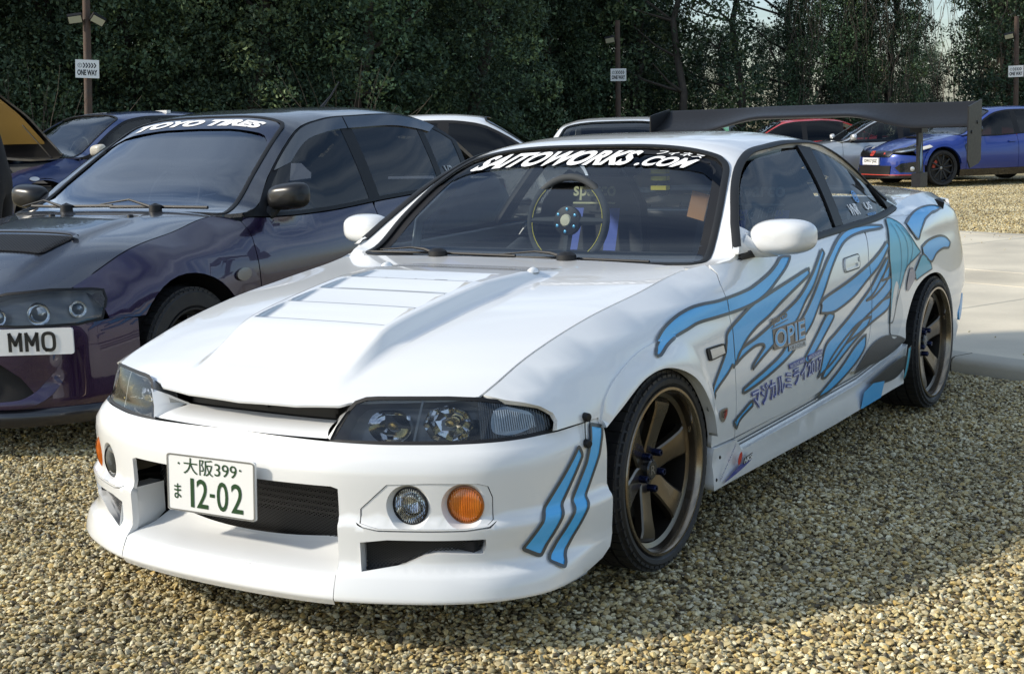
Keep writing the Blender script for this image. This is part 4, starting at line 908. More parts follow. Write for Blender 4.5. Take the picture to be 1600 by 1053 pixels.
    for key, P in TR['flames'].items():
        P = smart(P)
        fo, fo2 = (flame_off(.003), flame_off(.0044)) if key == 'a' else (.003, .0044)
        for mir in (False, True):
            q = [panel('flame_sticker', B.S, SIDE, P, BLUE, car, h=.022, off=fo, flange=0, mirror=mir, lines=cuts, keep=k) for k in uncut]
            st = [o for o in q if o][0]
            ribbon('flame_outline', B.S, SIDE, P, .0105, OUTL, st, off=fo2, closed=True, mirror=mir, h=.015)
    mat('swoosh_dark', (.022, .026, .034), .45, coat=.25)
    for key, m in (('swoosh_teal', TEAL), ('swoosh_teal2', TEAL), ('swoosh_edge', TEAL), ('swoosh_low', 0), ('swoosh_dark', mat('swoosh_dark', (.022, .026, .034), .45, coat=.25))):
        m = m or MATS['swoosh_dark'] ; P = smart(TR[key]); st = panel('side_sticker', B.S, SIDE, P, m, car, h=.03, off=.0045 if key not in ('swoosh_low', 'swoosh_edge') else .03, flange=0)
        ribbon('sticker_outline', B.S, SIDE, P, .006, OUTL, st, off=.006 if key not in ('swoosh_low', 'swoosh_edge') else .0315, closed=True, h=.02)
    # loose strands inside the teal swoosh
    for a, b_, c_ in (((2.19, .895), (2.20, .78), (2.10, .56)), ((2.24, .885), (2.29, .78), (2.17, .62)), ((2.28, .87), (2.36, .79), (2.27, .70))):
        ribbon('sticker_strand', B.S, SIDE, crv([a, b_, c_], 5), .004, mat('strand_teal', (.02, .16, .24), .4), car, off=.006)
    panel('side_sticker', B.S, SIDE, crv([(2.10, .66), (2.16, .60), (2.20, .50), (2.12, .42), (2.04, .45), (2.05, .56)], 4, True), mat('swoosh_pale', (.55, .58, .60), .35, coat=.9), car, h=.05, off=.0048, flange=0)
    panel('side_sticker', B.S, SIDE, crv([(2.30, .70), (2.36, .66), (2.31, .62), (2.255, .60), (2.25, .64)], 4, True), mat('swoosh_navy', (.02, .05, .16), .35, coat=.9), car, h=.05, off=.0055, flange=0)
    panel('side_sticker', B.S, SIDE, [(1.70, .195), (1.95, .20), (1.95, .27), (1.80, .285), (1.70, .265)], BLUE, s1, h=.05, off=.033, flange=0)
    # prints on the door
    op = TR['opie']; bx = box_of(op)
    sub = lambda bx, u0, v0, u1, v1: tuple((np.array(bx[0]) * (1-u) * (1-v) + np.array(bx[1]) * u * (1-v) + np.array(bx[2]) * (1-u) * v + np.array(bx[3]) * u * v) for u, v in ((u0, v0), (u1, v0), (u0, v1), (u1, v1)))
    fr = [bx[0], bx[1], bx[3], bx[2]]
    opie = panel('oil_sticker', B.S, SIDE, [tuple(sub(bx, .42, 0, 1, 1)[0]), tuple(bx[1]), tuple(bx[3]), tuple(bx[2]), tuple(sub(bx, 0, .22, 1, 1)[0]), tuple(sub(bx, .42, .22, 1, 1)[0])], INK, d1, h=.06, off=.0045, flange=0)
    lettering('print', 'OPIE', B.S, SIDE, sub(bx, .03, .27, .97, .95), mat('print_silver', (.55, .58, .62), .4), opie, off=.006, bold=.035)
    lettering('print', 'OPIE', B.S, SIDE, sub(bx, .05, .30, .95, .92), BLUE, opie, off=.0068, bold=.0)
    panel('print_ground', B.S, SIDE, [tuple(p) for p in (lambda q: (q[0], q[1], q[3], q[2]))(sub(bx, .44, .02, .985, .21))], mat('print_pale', (.5, .53, .55), .4), opie, h=.06, off=.006, flange=0)
    lettering('print', 'OILS.CO.UK', B.S, SIDE, sub(bx, .47, .05, .96, .18), INK, opie, off=.007, bold=.01)
    sp = box_of(TR['sparco']); lettering('sponsor_print', 'sparco', B.S, SIDE, sub(sp, 0, -.3, 1, 1.5), INK, d1, off=.005, bold=.03)
    ribbon('print_rule', B.S, SIDE, [(.776, .639), (.925, .651)], .003, INK, d1, off=.005)
    mg = box_of(TR['magical'])
    lettering('event_print', 'マジカルミライ2017', B.S, SIDE, sub(mg, 0, -.05, 1, .78), INDIGO, d1, off=.0045, bold=.055, shear=.15)
    lettering('event_print', 'マジカルミライ2017', B.S, SIDE, sub(mg, .01, -.01, .99, .74), mat('print_lilac', (.50, .53, .66), .4), d1, off=.006, bold=.0, shear=.15)
    for u0, u1, t in ((.52, .74, 'HATSUNE MIKU'), (.78, 1.0, 'MAGICALMIRAI')):
        q = sub(mg, u0, .80, u1, 1.04); st = panel('event_tab', B.S, SIDE, [tuple(p) for p in (q[0], q[1], q[3], q[2])], INDIGO, d1, h=.06, off=.0048, flange=0)
        lettering('print', t, B.S, SIDE, sub(mg, u0 + .01, .84, u1 - .01, 1.0), mat('print_lilac', (.50, .53, .66), .4), st, off=.0065, bold=.02)
    # GT shield on the wing
    bd = TR['badge']; c0 = np.mean(bd, 0)
    shield = crv([(c0[0] - .027, c0[1] + .018), (c0[0] + .027, c0[1] + .018), (c0[0] + .025, c0[1] - .006), (c0[0], c0[1] - .024), (c0[0] - .025, c0[1] - .006)], 3, True)
    bg = panel('wing_badge', B.S, SIDE, shield, STEEL, f1, h=.03, off=.004, flange=.004)
    panel('badge_half', B.S, SIDE, [(c0[0] + .002, c0[1] + .014), (c0[0] + .021, c0[1] + .014), (c0[0] + .019, c0[1] - .004), (c0[0] + .002, c0[1] - .016)], RED, bg, h=.03, off=.0055, flange=0)
    lettering('print', 'GT', B.S, SIDE, ((c0[0] - .018, c0[1] - .008), (c0[0] + .016, c0[1] - .008), (c0[0] - .018, c0[1] + .012)), INK, bg, off=.0065, bold=.02)
    # side marker lamp
    mk = TR['marker']; both('marker_lamp', B.S, SIDE, rounded(mk, .012, 4), BLACK, f1, h=.03, off=.006, flange=.008)
    cm = np.mean(mk, 0); both('marker_lens', B.S, SIDE, [tuple(cm + (np.array(p) - cm) * .74) for p in mk], LAMPW, f1, h=.03, off=.008, flange=.002)
    # skirt sponsors
    q0 = ((.375, .200), (.56, .206)); 
    wv = panel('skirt_sticker', B.S, SIDE, crv([(.375, .197), (.42, .212), (.47, .228), (.52, .236), (.585, .238), (.57, .226), (.48, .208)], 3, True), INDIGO, s1, h=.03, off=.034, flange=0)
    panel('red_disc', B.S, SIDE, circle((.487, .257), (.016, .022), 16), RED, wv, h=.03, off=.033, flange=0)
    panel('print_ground', B.S, SIDE, [(.520, .228), (.585, .234), (.585, .258), (.520, .252)], INK, wv, h=.03, off=.0345, flange=0)
    lettering('print', 'HKS', B.S, SIDE, ((.524, .231), (.581, .236), (.524, .251)), WPRINT, wv, off=.036, bold=.03)
    lettering('print', 'ADVAN RACING', B.S, SIDE, ((.360, .205), (.448, .310), (.352, .213)), mat('print_slate', (.12, .14, .28), .5), wv, off=.028, bold=.02)
    # screw heads at the skirt's front
    for z in (.29, .215):
        p, _ = lift(B.S, np.array([[.335, z]]), SIDE, .022); k = MB(); k.lathe([(.006, 0), (.005, .003), (.0003, .0035)], 10, Matrix.Translation(p[0])); k.build('screw', BLACK, s1)
    # ---- door handles
    hd = TR['handle']; P = rounded(hd, .025, 5)
    for mir in (False, True):
        ribbon('handle_seam', B.S, SIDE, P, .004, mat('shut_line', (.03, .03, .03), .6), d2 if mir else d1, off=.002, closed=True, mirror=mir, h=.02)
        c0 = np.mean(hd, 0); rc = [(c0[0] - .075, c0[1] - .020), (c0[0] + .055, c0[1] - .016), (c0[0] + .055, c0[1] - .003), (c0[0] - .075, c0[1] - .004)]
        hdl = panel('door_handle', B.S, SIDE, rounded([tuple(c0 + (np.array(p) - c0) * .86) for p in hd], .02, 5), WHITE, d2 if mir else d1, holes=[rounded(rc, .006, 3)], h=.03, off=.006, flange=.01, mirror=mir)
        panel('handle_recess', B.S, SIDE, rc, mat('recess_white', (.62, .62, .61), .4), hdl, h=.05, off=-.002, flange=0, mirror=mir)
        panel('key_lock', B.S, SIDE, circle((c0[0] + .072, c0[1] + .008), .009, 14), STEEL, d2 if mir else d1, h=.03, off=.008, flange=.004, mirror=mir)
    # fuel / rear winglet fastener
    for mir in (False, True):
        v = MB(); p, _ = lift(B.S, np.array([[3.05, .925]]), SIDE, .004); p = p[0]
        v.add([p + [0, -.055, .022], p + [0.004, .035, .020], p + [.012, .045, -.05], p + [.030, .01, .0]], [(0, 3, 1), (1, 3, 2), (0, 2, 3)]); v.build('quarter_fin', BLACK, car, mirror=mir)
    # ---- mirrors
    for sg in (1, -1):
        m = MB(); cx_, cy_, cz_ = .893 * sg, .815, .945; G = []
        for i in range(25):
            a = -math.pi / 2 + math.pi * i / 24; r_ = []
            for j in range(40):
                q = 2 * math.pi * j / 40; e1, e2 = .52, .62
                pw = lambda v, e: math.copysign(abs(v) ** e, v)
                x = .112 * pw(math.cos(a), e1) * pw(math.cos(q), e2); z = .062 * pw(math.cos(a), e1) * pw(math.sin(q), e2); y = .085 * pw(math.sin(a), 1.0)
                if y > 0: y *= .35
                t = (x / .112 + 1) / 2; z *= .86 + .14 * math.sin(math.pi * min(1, t * .9 + .1)); z += .006 * t
                y += .035 * (abs(t - .25)) ** 1.5
                r_.append((cx_ + x * sg, cy_ + y, cz_ + z))
            r_.append(r_[0]); G.append(r_)
        m.sheet(G, flip=(sg < 0)); mo = m.build('wing_mirror', WHITE, car, smooth=50)
        gl = MB(); gl.lathe([(.052, 0), (.0004, .0)], 28, Matrix.Translation((cx_, cy_ + .031, cz_)) @ Matrix.Rotation(math.pi / 2, 4, 'Z') @ Matrix.Scale(1.8, 4, (0, 1, 0))); gl.build('mirror_glass', CHROME, mo)
        ar = MB(); ar.tube([(.772 * sg, .745, .925), (.800 * sg, .760, .913), (.840 * sg, .780, .905), (.880 * sg, .800, .903)], [.040, .032, .025, .020], 14); ar.build('mirror_arm', WHITE, mo, smooth=60)
    # ---- wipers and cowl
    cw = MB(); cw.box((0, .545, .842), (1.38, .16, .012)); cw.build('cowl', BLACK, car)
    for px0, tip, el in (((-.335, .520), (-.640, .580), None), ((.215, .520), (-.10, .575), None)):
        w = MB(); z0 = .885; piv = Vector((px0[0], px0[1], z0)); Pt = lambda x, y: Vector(B.T(np.array([[x, y]]))[0])
        tp = Pt(tip[0], tip[1]) + Vector((0, -.010, .014)); mid = piv.lerp(tp, .45) + Vector((0, 0, .018))
        w.tube([piv, piv.lerp(mid, .5) + Vector((0, 0, .006)), mid, tp], [.007, .006, .004, .003], 6)
        bl0, bl1 = tp + Vector((-.06, .0, -.010)), tp + Vector((.62, -.012, -.008)); w.tube([bl0, bl0.lerp(bl1, .5) + Vector((0, -.006, .004)), bl1], .006, 6)
        w.lathe([(.030, -.02), (.028, .012), (.016, .022), (.0004, .024)], 18, Matrix.Translation(piv + Vector((0, 0, .0))) @ Matrix.Rotation(-math.pi / 2, 4, 'Y') @ Matrix.Scale(1.3, 4, (0, 0, 1)))
        w.build('wiper', BLACK, car)
    # ---- windscreen banner
    def hb(x, d): return (x, hy(x) - d)
    bf = lambda U: B.T(np.stack([U[:, 0], 1.112 - .065 * U[:, 0] ** 2 - U[:, 1]], 1))
    lettering('banner_text', 'SAITOWORKS', bf, UP, ((-.515, .100), (.210, .100), (-.465, .024), (.235, .024)), WPRINT, wg, off=.001, bold=.045, shear=.38)
    lettering('banner_text', '.COM', bf, UP, ((.222, .100), (.455, .100), (.245, .050), (.478, .050)), WPRINT, wg, off=.001, bold=.04, shear=.35)
    lettering('banner_text', 'フィネス', bf, UP, ((.290, .043), (.480, .043), (.298, .020), (.488, .020)), WPRINT, wg, off=.001, bold=.02, shear=.2)
    # quarter window stickers
    for y, z, t, m, w_, h_ in ((1.945, .995, '@', mat('print_sky', (.10, .30, .62), .5), .060, .05), (1.835, .950, 'VNR', WPRINT, .105, .045), (2.03, .962, 'US', WPRINT, .085, .030), (2.01, .938, 'WORKSHOP', mat('print_sky', (.10, .30, .62), .5), .12, .011)):
        lettering('window_print', t, B.G, SIDE, ((y, z), (y + w_, z), (y, z + h_)), m, car, off=-.003, bold=.03)
    # ---- rear wing on two posts
    wx = np.linspace(-.847, .847, 49)
    G = []
    for x in wx:
        t = smooth01((abs(x) - .22) / .38); zl = 1.352 - .070 * t; zt = 1.408 - .006 * t; yl, yt = 3.262, 3.492
        row = []
        for k in range(22):
            q = 2 * math.pi * k / 22; c = (1 + math.cos(q)) / 2; th = .030 * math.sqrt(max(1 - (2 * c - 1) ** 2, 0)) * (1 - .62 * c) + .003
            camb = -.018 * math.sin(math.pi * c); yy = yl + (yt - yl) * c; zz = zl + (zt - zl) * c + camb
            row.append((x, yy, zz + (th if math.sin(q) >= 0 else -th) * .5))
        row.append(row[0]); G.append(row)
    wg_ = MB(); wg_.sheet(G); wing = wg_.build('rear_wing', CARBON, car, smooth=35)
    for sg in (1, -1):
        e = MB(); pr = [(3.243, 1.377), (3.480, 1.412), (3.480, 1.118), (3.44, 1.100), (3.285, 1.082), (3.243, 1.12)]
        x0, x1 = .848 * sg, .854 * sg; V = [(x0, y, z) for y, z in pr] + [(x1, y, z) for y, z in pr]; k = len(pr)
        f0 = [tuple(range(k)), tuple(range(2 * k - 1, k - 1, -1))] + [(i, k + i, k + (i + 1) % k, (i + 1) % k) for i in range(k)]
        if sg < 0: f0 = [f[::-1] for f in f0]
        e.add(V, f0); ep = e.build('end_plate', CARBON, wing, smooth=None)
        for y, z in ((3.30, 1.255), (3.40, 1.30)):
            b_ = MB(); b_.lathe([(.010, 0), (.008, .004), (.0004, .005)], 10, Matrix.Translation((x1, y, z)) @ Matrix.Scale(sg, 4, (1, 0, 0))); b_.build('plate_bolt', BLACK, wing)
        s = MB(); pr = [(3.400, .985), (3.49, .985), (3.475, 1.12), (3.470, 1.285), (3.395, 1.275), (3.40, 1.12)]; x0, x1 = .556 * sg, .568 * sg
        V = [(x0, y, z) for y, z in pr] + [(x1, y, z) for y, z in pr]; k = len(pr)
        f0 = [tuple(range(k)), tuple(range(2 * k - 1, k - 1, -1))] + [(i, k + i, k + (i + 1) % k, (i + 1) % k) for i in range(k)]
        s.add(V, f0 if sg > 0 else [f[::-1] for f in f0]); s.box((.562 * sg, 3.44, 1.02), (.045, .12, .07)); s.box((.562 * sg, 3.42, 1.275), (.06, .10, .04))
        post = s.build('wing_post', CARBON, car, smooth=None)
        if sg > 0: panel('post_sticker', flat((.5685, 0, 0), (0, 1, 0), (0, 0, 1)), SIDE, [(3.437, 1.06), (3.462, 1.13), (3.440, 1.21), (3.418, 1.13)], mat('sticker_pale_blue', (.22, .38, .55), .5), post, h=.1, off=.001, flange=0)
        sf = MB(); sf.box((.562 * sg, 3.40, 1.13), (.004, .004, .26)); 
    ant = None
    # ---- wheels
    for nm, y, xo in (('front', 0, .850), ('rear', 2.72, .862)):
        for sg in (1, -1): wheel('wheel', car, (xo * sg, y, .314), side=sg)
    for y0, y1 in ((-.36, .30), (2.28, 3.0)):
        for sg in (1, -1):
            l = MB(); l.lathe([(.36, -.02 * 1), (.36, -.33)], 20, Matrix.Translation((.86 * sg, (y0 + y1) / 2, .31)) @ Matrix.Scale(sg, 4, (1, 0, 0)), a0=-.05, a1=math.pi + .05); l.build('arch_liner', DARK, car)
    # ---- underside and cabin
    u = MB(); u.box((0, 1.35, .24), (1.40, 4.3, .10)); u.build('floor_pan', DARK, car)
    fw = MB(); fw.box((0, .50, .62), (1.44, .03, .42)); fw.box((0, 2.55, .62), (1.36, .03, .62)); fw.build('bulkhead', DARK, car)
    dm = MB(); dm.sheet([[(x, .60, .845), (x, .75, .87), (x, .92, .875), (x, 1.0, .84), (x, 1.02, .70), (x, .98, .45)] for x in np.linspace(-.74, .74, 9)]); dm.build('dashboard', CABIN2, car, smooth=50)
    for sg in (1, -1): tr_ = MB(); tr_.box((.765 * sg, 1.55, .58), (.05, 1.7, .54)); tr_.build('door_trim', CABIN, car)
    for sx, sy in ((-.335, 1.62), (.455, 1.58)):
        s = MB(); G = []
        for i, (y, z, w, dp) in enumerate(((.0, .48, .23, .02), (-.28, .50, .25, .06), (-.42, .52, .25, .05))): pass
        prof = [(-.45, .42), (-.40, .46), (-.10, .42), (0, .44), (.06, .60), (.10, .80), (.13, .98), (.15, 1.08), (.175, 1.12), (.20, 1.10)]
        wid = [.22, .25, .26, .26, .26, .27, .24, .17, .13, .11]
        for (dy, z), w in zip(prof, wid):
            G.append([(sx - w, sy + dy - .09, z + .03), (sx - w * .85, sy + dy - .02, z), (sx, sy + dy, z - .005), (sx + w * .85, sy + dy - .02, z), (sx + w, sy + dy - .09, z + .03)])
        s.sheet(G); s.sheet([[(p[0], p[1] + .07, p[2] - .01) for p in r] for r in G], flip=True)
        st = s.build('bucket_seat', CABIN, car, smooth=50)
        sfl = flat((sx, sy + .105, 1.01), (1, 0, 0), (0, .15, 1)); 
        gg = mat('seat_print', (.34, .36, .22), .7) if sx < 0 else mat('seat_print_grey', (.16, .19, .20), .7)
        lettering('print', 'sparco', sfl, FRONT, ((-.105, .0), (.105, .0), (-.105, .06)), gg, st, off=.03, bold=.02)
        panel('print_rule', sfl, FRONT, [(-.105, -.015), (.105, -.015), (.105, -.008), (-.105, -.008)], gg, st, h=.2, off=.03, flange=0)
        if sx > 0: lettering('print', 'Evo II Plus', sfl, FRONT, ((-.09, -.075), (.10, -.055), (-.08, -.035)), gg, st, off=.03)
        bt = MB()
        for k in (-.09, .09): bt.sheet([[(sx + k - .03, sy + .09, .98), (sx + k + .03, sy + .09, .98)], [(sx + k * 1.05 - .03, sy + .03, .80), (sx + k * 1.05 + .03, sy + .03, .80)], [(sx + k * .8 - .03, sy - .02, .60), (sx + k * .8 + .03, sy - .02, .60)]])
        bt.build('harness', BELTB, st)
    wt = thing('steering_wheel', 'black racing steering wheel with yellow stitching propped on the dashboard of the white coupe', 'steering wheel', (.0, .90, .985))
    sw = Matrix.Rotation(rad(-10), 4, 'X') @ Matrix.Rotation(-math.pi / 2, 4, 'Z')
    k = MB(); k.tube([sw @ Vector((0, .165 * math.cos(a), .165 * math.sin(a))) for a in np.linspace(0, 2 * math.pi, 40, endpoint=False)], .014, 8, closed=True)
    for a in (0, math.pi, -math.pi / 2): k.tube([sw @ Vector((-.01, .03 * math.cos(a), .03 * math.sin(a))), sw @ Vector((0, .16 * math.cos(a), .16 * math.sin(a)))], [.02, .012], 6)
    wh = k.build('wheel_rim', mat('wheel_suede', (.035, .04, .045), .8), wt, smooth=50)
    k = MB()
    for a0, a1 in ((-.85, -.06), (.06, .85), (2.29, 3.08), (3.20, 3.99)): k.tube([sw @ Vector((.010, .152 * math.cos(a), .152 * math.sin(a))) for a in np.linspace(a0, a1, 14)], .0016, 5)
    k.build('stitching', YELLOW, wt)
    hb_ = MB(); hb_.lathe([(.055, -.01), (.055, .010), (.028, .016), (.0005, .016)], 24, sw); hub = hb_.build('wheel_boss', BLACK, wt)
    hb_ = MB(); hb_.lathe([(.024, .017), (.020, .022), (.0005, .023)], 20, sw); hb_.build('horn_button', mat('horn_cream', (.75, .70, .52), .4), wt)
    bb = MB()
    for i in range(6):
        a = i * math.pi / 3 + .5; bb.lathe([(.006, .0), (.006, .016), (.0003, .017)], 8, sw @ Matrix.Translation((0, .042 * math.cos(a), .042 * math.sin(a))))
    bb.build('boss_bolt', mat('bolt_cyan', (.10, .40, .70), .3, metal=.3), wt)
    col = MB(); col.tube([(-.34, .92, .80), (-.34, 1.12, .87)], .035, 12); col.build('steering_column', CABIN, car)
    br = MB(); br.tube([(-.66, 2.12, .93), (.66, 2.12, .93)], .02, 10); br.build('harness_bar', mat('bar_grey', (.12, .13, .14), .4), car)
    for sg in (1, -1):
        cg = MB(); cg.tube([(.70 * sg, .80, .62), (.665 * sg, .86, .98), (.56 * sg, 1.14, 1.20), (.55 * sg, 1.6, 1.22)], .019, 10); cg.build('roll_cage_tube', mat('cage_grey', (.30, .34, .34), .4), car, smooth=60)
    ps = MB(); ps.box((0, 2.35, .92), (1.30, .42, .02)); ps.build('parcel_shelf', CABIN, car)
    tc = MB(); tc.box((0.425, 1.14, 1.03), (.07, .006, .10), Matrix.Rotation(.25, 3, 'Y')); tag(tc.build('tan_card', TAN), 'tan card leaning inside the windscreen of the white coupe', 'card')
    # hanging toy
    ty = thing('hanging_toy', 'small yellow and black toy hanging behind the windscreen of the white coupe', 'toy', (.285, 1.125, 1.118)); ty.scale = (1.6, 1.6, 1.6)
    a = MB(); a.lathe([(.0004, -.032), (.016, -.028), (.020, -.010), (.014, .004), (.0004, .008)], 14, Matrix.Rotation(-math.pi / 2, 4, 'Y')); a.build('toy_body', BLACK, ty, smooth=60)
    for z in (-.012, .010, .026): 
        a = MB(); a.box((0, -.012, z), (.040, .02, .010)); a.build('toy_band', YELLOW, ty)
    a = MB(); a.tube([(0, 0, .02), (0, .004, .062)], .0010, 5); a.build('toy_string', YELLOW, ty)
    return car

def mesh_screen(name, fn, ref, poly, pitch, w, parent, off=0.0):
    """woven wire screen inside an outline: diagonal wires clipped to the outline, joined as one part"""
    P = np.array(poly); lo, hi = P.min(0), P.max(0); V = []; Fs = []
    for d in (1, -1):
        span = (hi[0] - lo[0]) + (hi[1] - lo[1]) * 2
        for c in np.arange(-span, span, pitch):
            n = max(6, int((hi[1] - lo[1]) / pitch * 2)); z = np.linspace(lo[1], hi[1], n); s = (lo[0] + hi[0]) / 2 + c + d * (z - lo[1]) * 1.75
            U = np.stack([s, z], 1); ok = inside(U, P)
            if ok.sum() < 2: continue
            Q, N = lift(fn, U, ref, off + (.0006 * d)); t = np.gradient(Q, axis=0); t /= np.linalg.norm(t, axis=1)[:, None]; sd = np.cross(N, t) * w / 2
            for i in range(n - 1):
                if ok[i] and ok[i + 1]:
                    o = len(V); V += [Q[i] - sd[i], Q[i] + sd[i], Q[i+1] + sd[i+1], Q[i+1] - sd[i+1]]; Fs.append((o, o + 3, o + 2, o + 1))
    o = mesh(name, V, Fs, mat('wire_mesh', (.012, .012, .012), .5), parent); o['kind'] = 'stuff'
    return o
build_coupe()
# ================================================================= the other parked cars
SALOON = dict(
 side=[(-.95,(.48,.58),(.58,.555),(.66,.51),(.70,.45),(.70,.33),(.69,.18)),
 (-.70,(.600,.637),(.690,.607),(.745,.560),(.775,.47),(.775,.33),(.76,.18)),
 (-.45,(.635,.722),(.735,.690),(.800,.635),(.835,.52),(.835,.33),(.82,.18)),
 (-.20,(.650,.822),(.765,.775),(.835,.690),(.865,.55),(.862,.33),(.85,.18)),
 (.10,(.665,.882),(.780,.830),(.848,.720),(.878,.56),(.870,.33),(.85,.18)),
 (.40,(.680,.938),(.785,.875),(.850,.745),(.872,.57),(.868,.33),(.85,.18)),
 (.58,(.775,.925),(.800,.885),(.850,.760),(.872,.58),(.868,.33),(.85,.18)),
 (1.1,(.795,.915),(.815,.878),(.858,.770),(.878,.60),(.872,.33),(.85,.18)),
 (1.75,(.797,.945),(.818,.900),(.862,.790),(.880,.62),(.874,.33),(.85,.18)),
 (2.5,(.785,.975),(.810,.930),(.862,.810),(.885,.64),(.878,.33),(.85,.18)),
 (2.95,(.740,1.000),(.785,.950),(.850,.820),(.872,.64),(.866,.33),(.84,.18)),
 (3.30,(.690,1.010),(.750,.950),(.815,.810),(.838,.62),(.83,.33),(.80,.18)),
 (3.55,(.620,1.000),(.680,.93),(.735,.79),(.755,.60),(.75,.33),(.72,.18))],
 bonnet_c=[(-.98,.620),(-.88,.645),(-.75,.687),(-.55,.762),(-.25,.860),(.05,.915),(.40,.960),(.6,.975)], bonnet_p=3.2,
 cabin_c=[(.30,.930),(.42,.950),(.55,1.000),(.9,1.215),(1.15,1.375),(1.26,1.425),(1.45,1.455),(1.8,1.475),(2.2,1.470),(2.55,1.425),(2.75,1.345),(3.0,1.205),(3.25,1.070),(3.35,1.030),(3.55,1.015)], cabin_p=4.6,
 rail=[(.30,.690,.930),(.50,.755,.945),(.58,.770,.955),(.80,.700,1.105),(1.05,.635,1.265),(1.215,.600,1.350),(1.45,.585,1.400),(1.8,.580,1.420),(2.3,.588,1.415),(2.6,.610,1.360),(2.8,.645,1.275),(3.0,.685,1.150),(3.2,.700,1.045),(3.35,.685,1.012),(3.55,.620,1.0)],
 front_plan=[(0,-.93),(.2,-.922),(.38,-.895),(.52,-.845),(.64,-.765),(.735,-.655),(.790,-.55),(.825,-.45),(.845,-.37)],
 front_off=[(0,[(.75,-.14),(.70,-.10),(.65,-.055),(.60,-.02),(.52,0),(.40,.01),(.30,.005),(.22,.015),(.12,.02)]),(1.15,[(.75,-.06),(.70,-.04),(.65,-.025),(.60,-.01),(.52,0),(.40,.0),(.30,.002),(.22,.004),(.12,-.01)])],
 rear_plan=[(0,3.64),(.3,3.63),(.55,3.585),(.68,3.51),(.76,3.40),(.81,3.27),(.845,3.10),(.86,3.0)],
 rear_off=[(0,[(1.0,-.05),(.8,-.02),(.6,0),(.4,.0),(.2,-.04)]),(1.1,[(1.0,-.05),(.8,-.03),(.6,0),(.4,.0),(.2,-.03)])],
)
def reshape(d, sx=1, sy=1, sz=1, wb=None):
    """another body made from a base body's lines"""
    import copy
    q = copy.deepcopy(d); fy = (lambda y: y * sy)
    q['side'] = [(fy(r[0]),) + tuple((x * sx, z * sz) for x, z in r[1:]) for r in d['side']]
    for k in ('bonnet_c', 'cabin_c'): q[k] = [(fy(y), z * sz) for y, z in d[k]]
    q['rail'] = [(fy(y), x * sx, z * sz) for y, x, z in d['rail']]
    for k in ('front_plan', 'rear_plan'): q[k] = [(x * sx, fy(y)) for x, y in d[k]]
    for k in ('front_off', 'rear_off'): q[k] = [(s, [(z * sz, o) for z, o in c]) for s, c in d[k]]
    return q
def paint(name, col, rough=.35, metal=.0, flip=None):
    m = mat(name, col, rough, metal, coat=1.0, coat_rough=.02, flake=.06 if metal else 0)
    if flip and not m.get('flip'):
        nt = m.node_tree; b = nt.nodes['Principled BSDF']; lw = nt.nodes.new('ShaderNodeLayerWeight'); lw.inputs[0].default_value = .55
        mx = nt.nodes.new('ShaderNodeMix'); mx.data_type = 'RGBA'; mx.inputs[6].default_value = (*col, 1); mx.inputs[7].default_value = (*flip, 1)
        nt.links.new(lw.outputs['Facing'], mx.inputs['Factor']); nt.links.new(mx.outputs[2], b.inputs['Base Color']); m['flip'] = 1
    return m
TINT = glass_mat('tinted_glass', (.07, .08, .10), 1.0)
DULLGLASS = glass_mat('plain_glass', (.50, .56, .57), 1.25)

